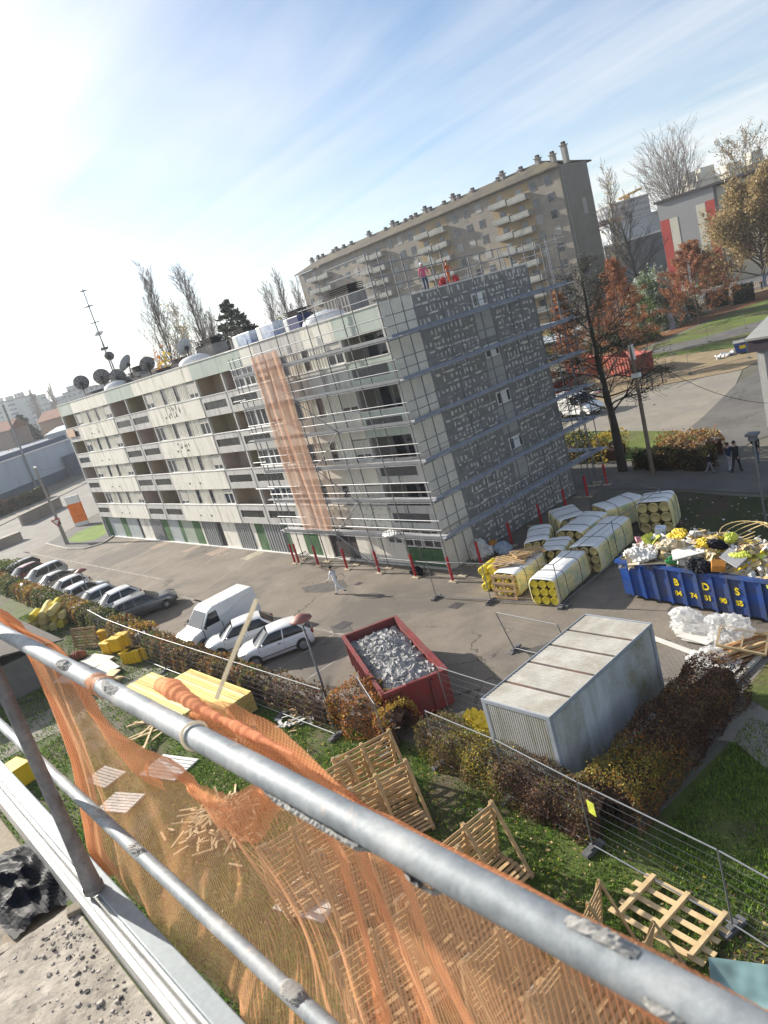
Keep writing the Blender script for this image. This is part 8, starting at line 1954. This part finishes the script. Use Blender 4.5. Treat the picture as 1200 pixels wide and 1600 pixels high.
# ------------------------------------------------------------------ people
M_SKIN = mat('skin', (.42, .27, .2), .6, var=.06); M_HAIR = mat('dark_hair', (.02, .016, .014), .7)
def cloth(n, c): return mat('cloth_' + n, c, .9, var=.1, scale=6, fine=.05)
CL = dict(white=cloth('white', (.72, .73, .76)), black=cloth('black', (.016, .016, .02)), navy=cloth('navy', (.02, .03, .075)), grey=cloth('grey', (.2, .21, .23)), red=cloth('red', (.42, .04, .05)), pink=cloth('pink', (.6, .12, .22)), jeans=cloth('jeans', (.06, .08, .14)), orange=cloth('orange', (.5, .13, .05)), pale=cloth('pale_trousers', (.36, .38, .42)), shoe=cloth('shoe', (.03, .03, .03)))
def person(label, loc, rz, top, trousers, legs=((.25, .1), (-.35, .5)), arms=((-.4, .3), (.45, .5)), lean=.06, hair=True, helmet=None, scale=1.0, extra=None):
    """one continuous skinned body; local -y is the way the person faces; legs, arms = (swing forward, bend) for left and right"""
    t = thing('person', label, 'person', loc, rz); t.scale = (scale,) * 3
    V, R_, E, Z = [], [], [], []
    def add(p, r, par=None, zone=0): V.append(Vector(p)); R_.append(r); Z.append(zone); (E.append((par, len(V) - 1)) if par is not None else None); return len(V) - 1
    f = lambda z: -math.sin(lean) * (z - .92)
    hip_z = .92 - .03 * (abs(legs[0][0]) + abs(legs[1][0]))
    pel = add((0, 0, hip_z), (.145, .105), None, 2); sp = add((0, f(1.1), 1.1), (.13, .10), pel, 1); ch = add((0, f(1.32), 1.32), (.155, .11), sp, 1); nk = add((0, f(1.47), 1.47), (.055, .058), ch, 3)
    hd = add((0, f(1.55) - .01, 1.55), (.07, .085), nk, 3); h2 = add((0, f(1.63) - .015, 1.63), (.078, .098), hd, 3); add((0, f(1.71), 1.715), (.055, .07), h2, 3)
    add((0, f(1.6) - .125, 1.595), (.014, .016), hd, 3)
    for i, sx in enumerate((-1, 1)):
        add((sx * .088, f(1.6), 1.61), (.012, .02), h2, 3)
        sw, bd = legs[i]; hp2 = add((sx * .10, 0, hip_z - .06), (.095, .10), pel, 2)
        kn = add((sx * .105, -math.sin(sw) * .43, hip_z - .06 - math.cos(sw) * .43), (.068, .07), hp2, 2); a = sw - bd
        cf = V[kn] + Vector((0, -math.sin(a) * .15, -math.cos(a) * .15)); c1_ = add(cf, (.06, .066), kn, 2)
        an = add((sx * .105, V[kn].y - math.sin(a) * .40, V[kn].z - math.cos(a) * .40), (.042, .045), c1_, 2)
        fz = a * .6; add(V[an] + Vector((sx * .02, -.17 * math.cos(fz), -.055 + .13 * math.sin(fz) * (-1 if a < 0 else .3))), (.045, .032), an, 4); add(V[an] + Vector((0, .04, -.035)), (.036, .036), an, 4)
        sw, bd = arms[i]; sh = add((sx * .19, f(1.40), 1.40), (.062, .066), ch, 1); el = add((sx * .225, f(1.40) - math.sin(sw) * .29, 1.40 - math.cos(sw) * .29), (.045, .048), sh, 1); a = sw + bd
        wr = add((sx * .225 - sx * .02, V[el].y - math.sin(a) * .25, V[el].z - math.cos(a) * .25), (.028, .032), el, 1)
        d = Vector((0, -math.sin(a), -math.cos(a))); n_ = Vector((0, -math.cos(a), math.sin(a)))
        pm = add(V[wr] + d * .06, (.018, .04), wr, 3)
        for j, (o_, L) in enumerate(((-.03, .062), (-.010, .075), (.010, .072), (.03, .056))):
            k1 = add(V[pm] + d * .035 + n_ * -o_, (.0095, .0095), pm, 3); k2 = add(V[k1] + d * L * .55 + Vector((-sx * .008, 0, 0)), (.009, .009), k1, 3); add(V[k2] + d * L * .4 + Vector((-sx * .022, 0, 0)), (.0075, .0075), k2, 3)
        th = add(V[wr] + d * .035 + n_ * .035, (.011, .011), wr, 3); add(V[th] + d * .035 + n_ * .022 + Vector((-sx * .012, 0, 0)), (.009, .009), th, 3)
    me = bpy.data.meshes.new('person_skeleton'); me.from_pydata([tuple(v) for v in V], E, []); tmp = bpy.data.objects.new('tmp_person', me); COL.objects.link(tmp)
    sm = tmp.modifiers.new('skin', 'SKIN'); sm.use_smooth_shade = True
    for i, sv in enumerate(me.skin_vertices[0].data): sv.radius = R_[i]; sv.use_root = (i == 0)
    ss = tmp.modifiers.new('sub', 'SUBSURF'); ss.levels = 1; ss.render_levels = 1
    ev = tmp.evaluated_get(bpy.context.evaluated_depsgraph_get()); bme = bpy.data.meshes.new_from_object(ev); bpy.data.objects.remove(tmp)
    zmin = min(v.co.z for v in bme.vertices)
    bme.materials.clear()
    for m_ in (M_SKIN, CL[top], CL[trousers], M_SKIN, CL['shoe']): bme.materials.append(m_)
    segs = [(V[a], V[b], Z[b]) for a, b in E]; mi = []
    for p in bme.polygons:
        c = p.center; best, bz = 9, 0
        for a, b, z in segs:
            ab = b - a; k = max(0, min(1, (c - a).dot(ab) / (ab.length_squared + 1e-9))); dd = (c - a - ab * k).length
            if dd < best: best, bz = dd, z
        mi.append(bz)
    bme.polygons.foreach_set('material_index', mi); bme.polygons.foreach_set('use_smooth', [True] * len(mi))
    for v in bme.vertices: v.co.z -= zmin
    o = bpy.data.objects.new('body', bme); COL.objects.link(o); o.parent = t
    hz = 1.64 - zmin
    if helmet or hair:
        mb = MB(); o_ = Vector((0, f(1.64) + .008, hz)); k = 1.12 if helmet else 1.0
        mb.grid(lambda u, v: o_ + Vector((.092 * k * math.sin(v * 1.75) * math.cos(u * 2 * PI), .112 * k * math.sin(v * 1.75) * math.sin(u * 2 * PI) + .012, .105 * k * math.cos(v * 1.75) - (.04 if (not helmet and math.sin(u * 2 * PI) > .2) else 0) * v)), 16, 7)
        mb.build('helmet' if helmet else 'hair', CL[helmet] if helmet else M_HAIR, t, smooth=True)
    mb = MB()
    for sx in (-1, 1): mb.blob((sx * .033, f(1.6) - .105, 1.625 - zmin), (.011, .008, .007), 1, 0, sub=1)
    mb.build('eyes', M_HAIR, t)
    mb = MB(); mb.box((0, f(1.6) - .098, 1.555 - zmin), (.045, .012, .008)); mb.build('mouth', CL['red'], t)
    if extra: extra(t, zmin)
    return t
def backprint(t, zm):
    mb = MB(); mb.box((0, .125, 1.36 - zm), (.14, .012, .035), (.12, 0, 0)); mb.build('back_print', CL['navy'], t)
    mb = MB(); mb.box((.0, .125, 1.0 - zm), (.10, .02, .06)); mb.build('tool_pouch', CL['black'], t)
person('man in white overalls walking across the car park towards the left', G(531, 929), rad(-62), 'white', 'white', legs=((.28, .05), (-.42, .55)), arms=((-.25, .3), (.3, .5)), lean=.16, extra=backprint)
ch_ = person('child in dark clothes walking beside the hedge, ahead of the tall person in black', G(1111, 740), rad(150), 'black', 'grey', scale=.72, arms=((.1, .2), (-.2, .3)))
person('person in a navy coat and pale trousers walking beside the tall person in black', G(1142, 736), rad(165), 'navy', 'pale', scale=.97, legs=((-.2, .2), (.25, .1)))
person('tall person dressed in black seen in the middle of the walking group', G(1153, 738), rad(170), 'black', 'black', scale=1.06, legs=((.25, .1), (-.25, .3)))
person('person in a dark jacket and jeans passing behind the street lamp', G(1184, 723), rad(190), 'black', 'jeans', scale=1.0, legs=((-.3, .3), (.3, .1)))
person('person in a red jacket standing far off at the right edge', G(1175, 457) + Vector((0, 0, .03)), rad(30), 'red', 'black', legs=((.15, .05), (-.1, .1)))
person('person in dark clothes standing far off beside the one in red', G(1191, 453) + Vector((0, 0, .03)), rad(30), 'black', 'black', legs=((.1, .05), (-.1, .1)))
pw = atX(662, 430, -28.6)
person('worker in a pink red jacket and white helmet on the roof edge above the gable', (-28.6, pw.y, 14.2), rad(60), 'pink', 'jeans', legs=((.1, .05), (-.1, .1)), helmet='white', scale=.9)
pw = atX(697, 415, -29.6)
person('worker in orange clothing on the roof behind the one in pink', (-29.6, pw.y, 14.2), rad(100), 'orange', 'orange', helmet='orange', scale=.85)
pw = atY(402, 650, F + .55)
person('person in a red top standing on a balcony behind the scaffold rails', (pw.x, F + .6, 8.07), rad(10), 'red', 'grey', legs=((.05, 0), (-.05, 0)), arms=((.5, 1.0), (.4, 1.1)))
lumpthing('sack', 'bright red sack on the roof beside the orange worker', 'sack', (-29.2, atX(688, 428, -29.2).y, 14.5), (.28, .22, .28), CL['red'], 71)
lumpthing('sack', 'second red sack at the right end of the roof workers', 'sack', (-29.2, atX(709, 425, -29.2).y, 14.5), (.22, .2, .3), CL['red'], 72)
# ------------------------------------------------------------------ the thin autumn haze
hm = bpy.data.materials.new('haze_air'); hm.use_nodes = True; nt = hm.node_tree; nt.nodes.clear()
ho = nt.nodes.new('ShaderNodeOutputMaterial'); hv = nt.nodes.new('ShaderNodeVolumePrincipled'); hv.inputs['Density'].default_value = .00028; hv.inputs['Color'].default_value = (.9, .94, 1, 1); hv.inputs['Anisotropy'].default_value = .35
nt.links.new(hv.outputs[0], ho.inputs['Volume'])
mb = MB(); mb.bx(-1410, 260, -260, 1410, -1.1, 48); tag(mb.build('haze', hm), kind='stuff')
sc.cycles.volume_bounces = 0
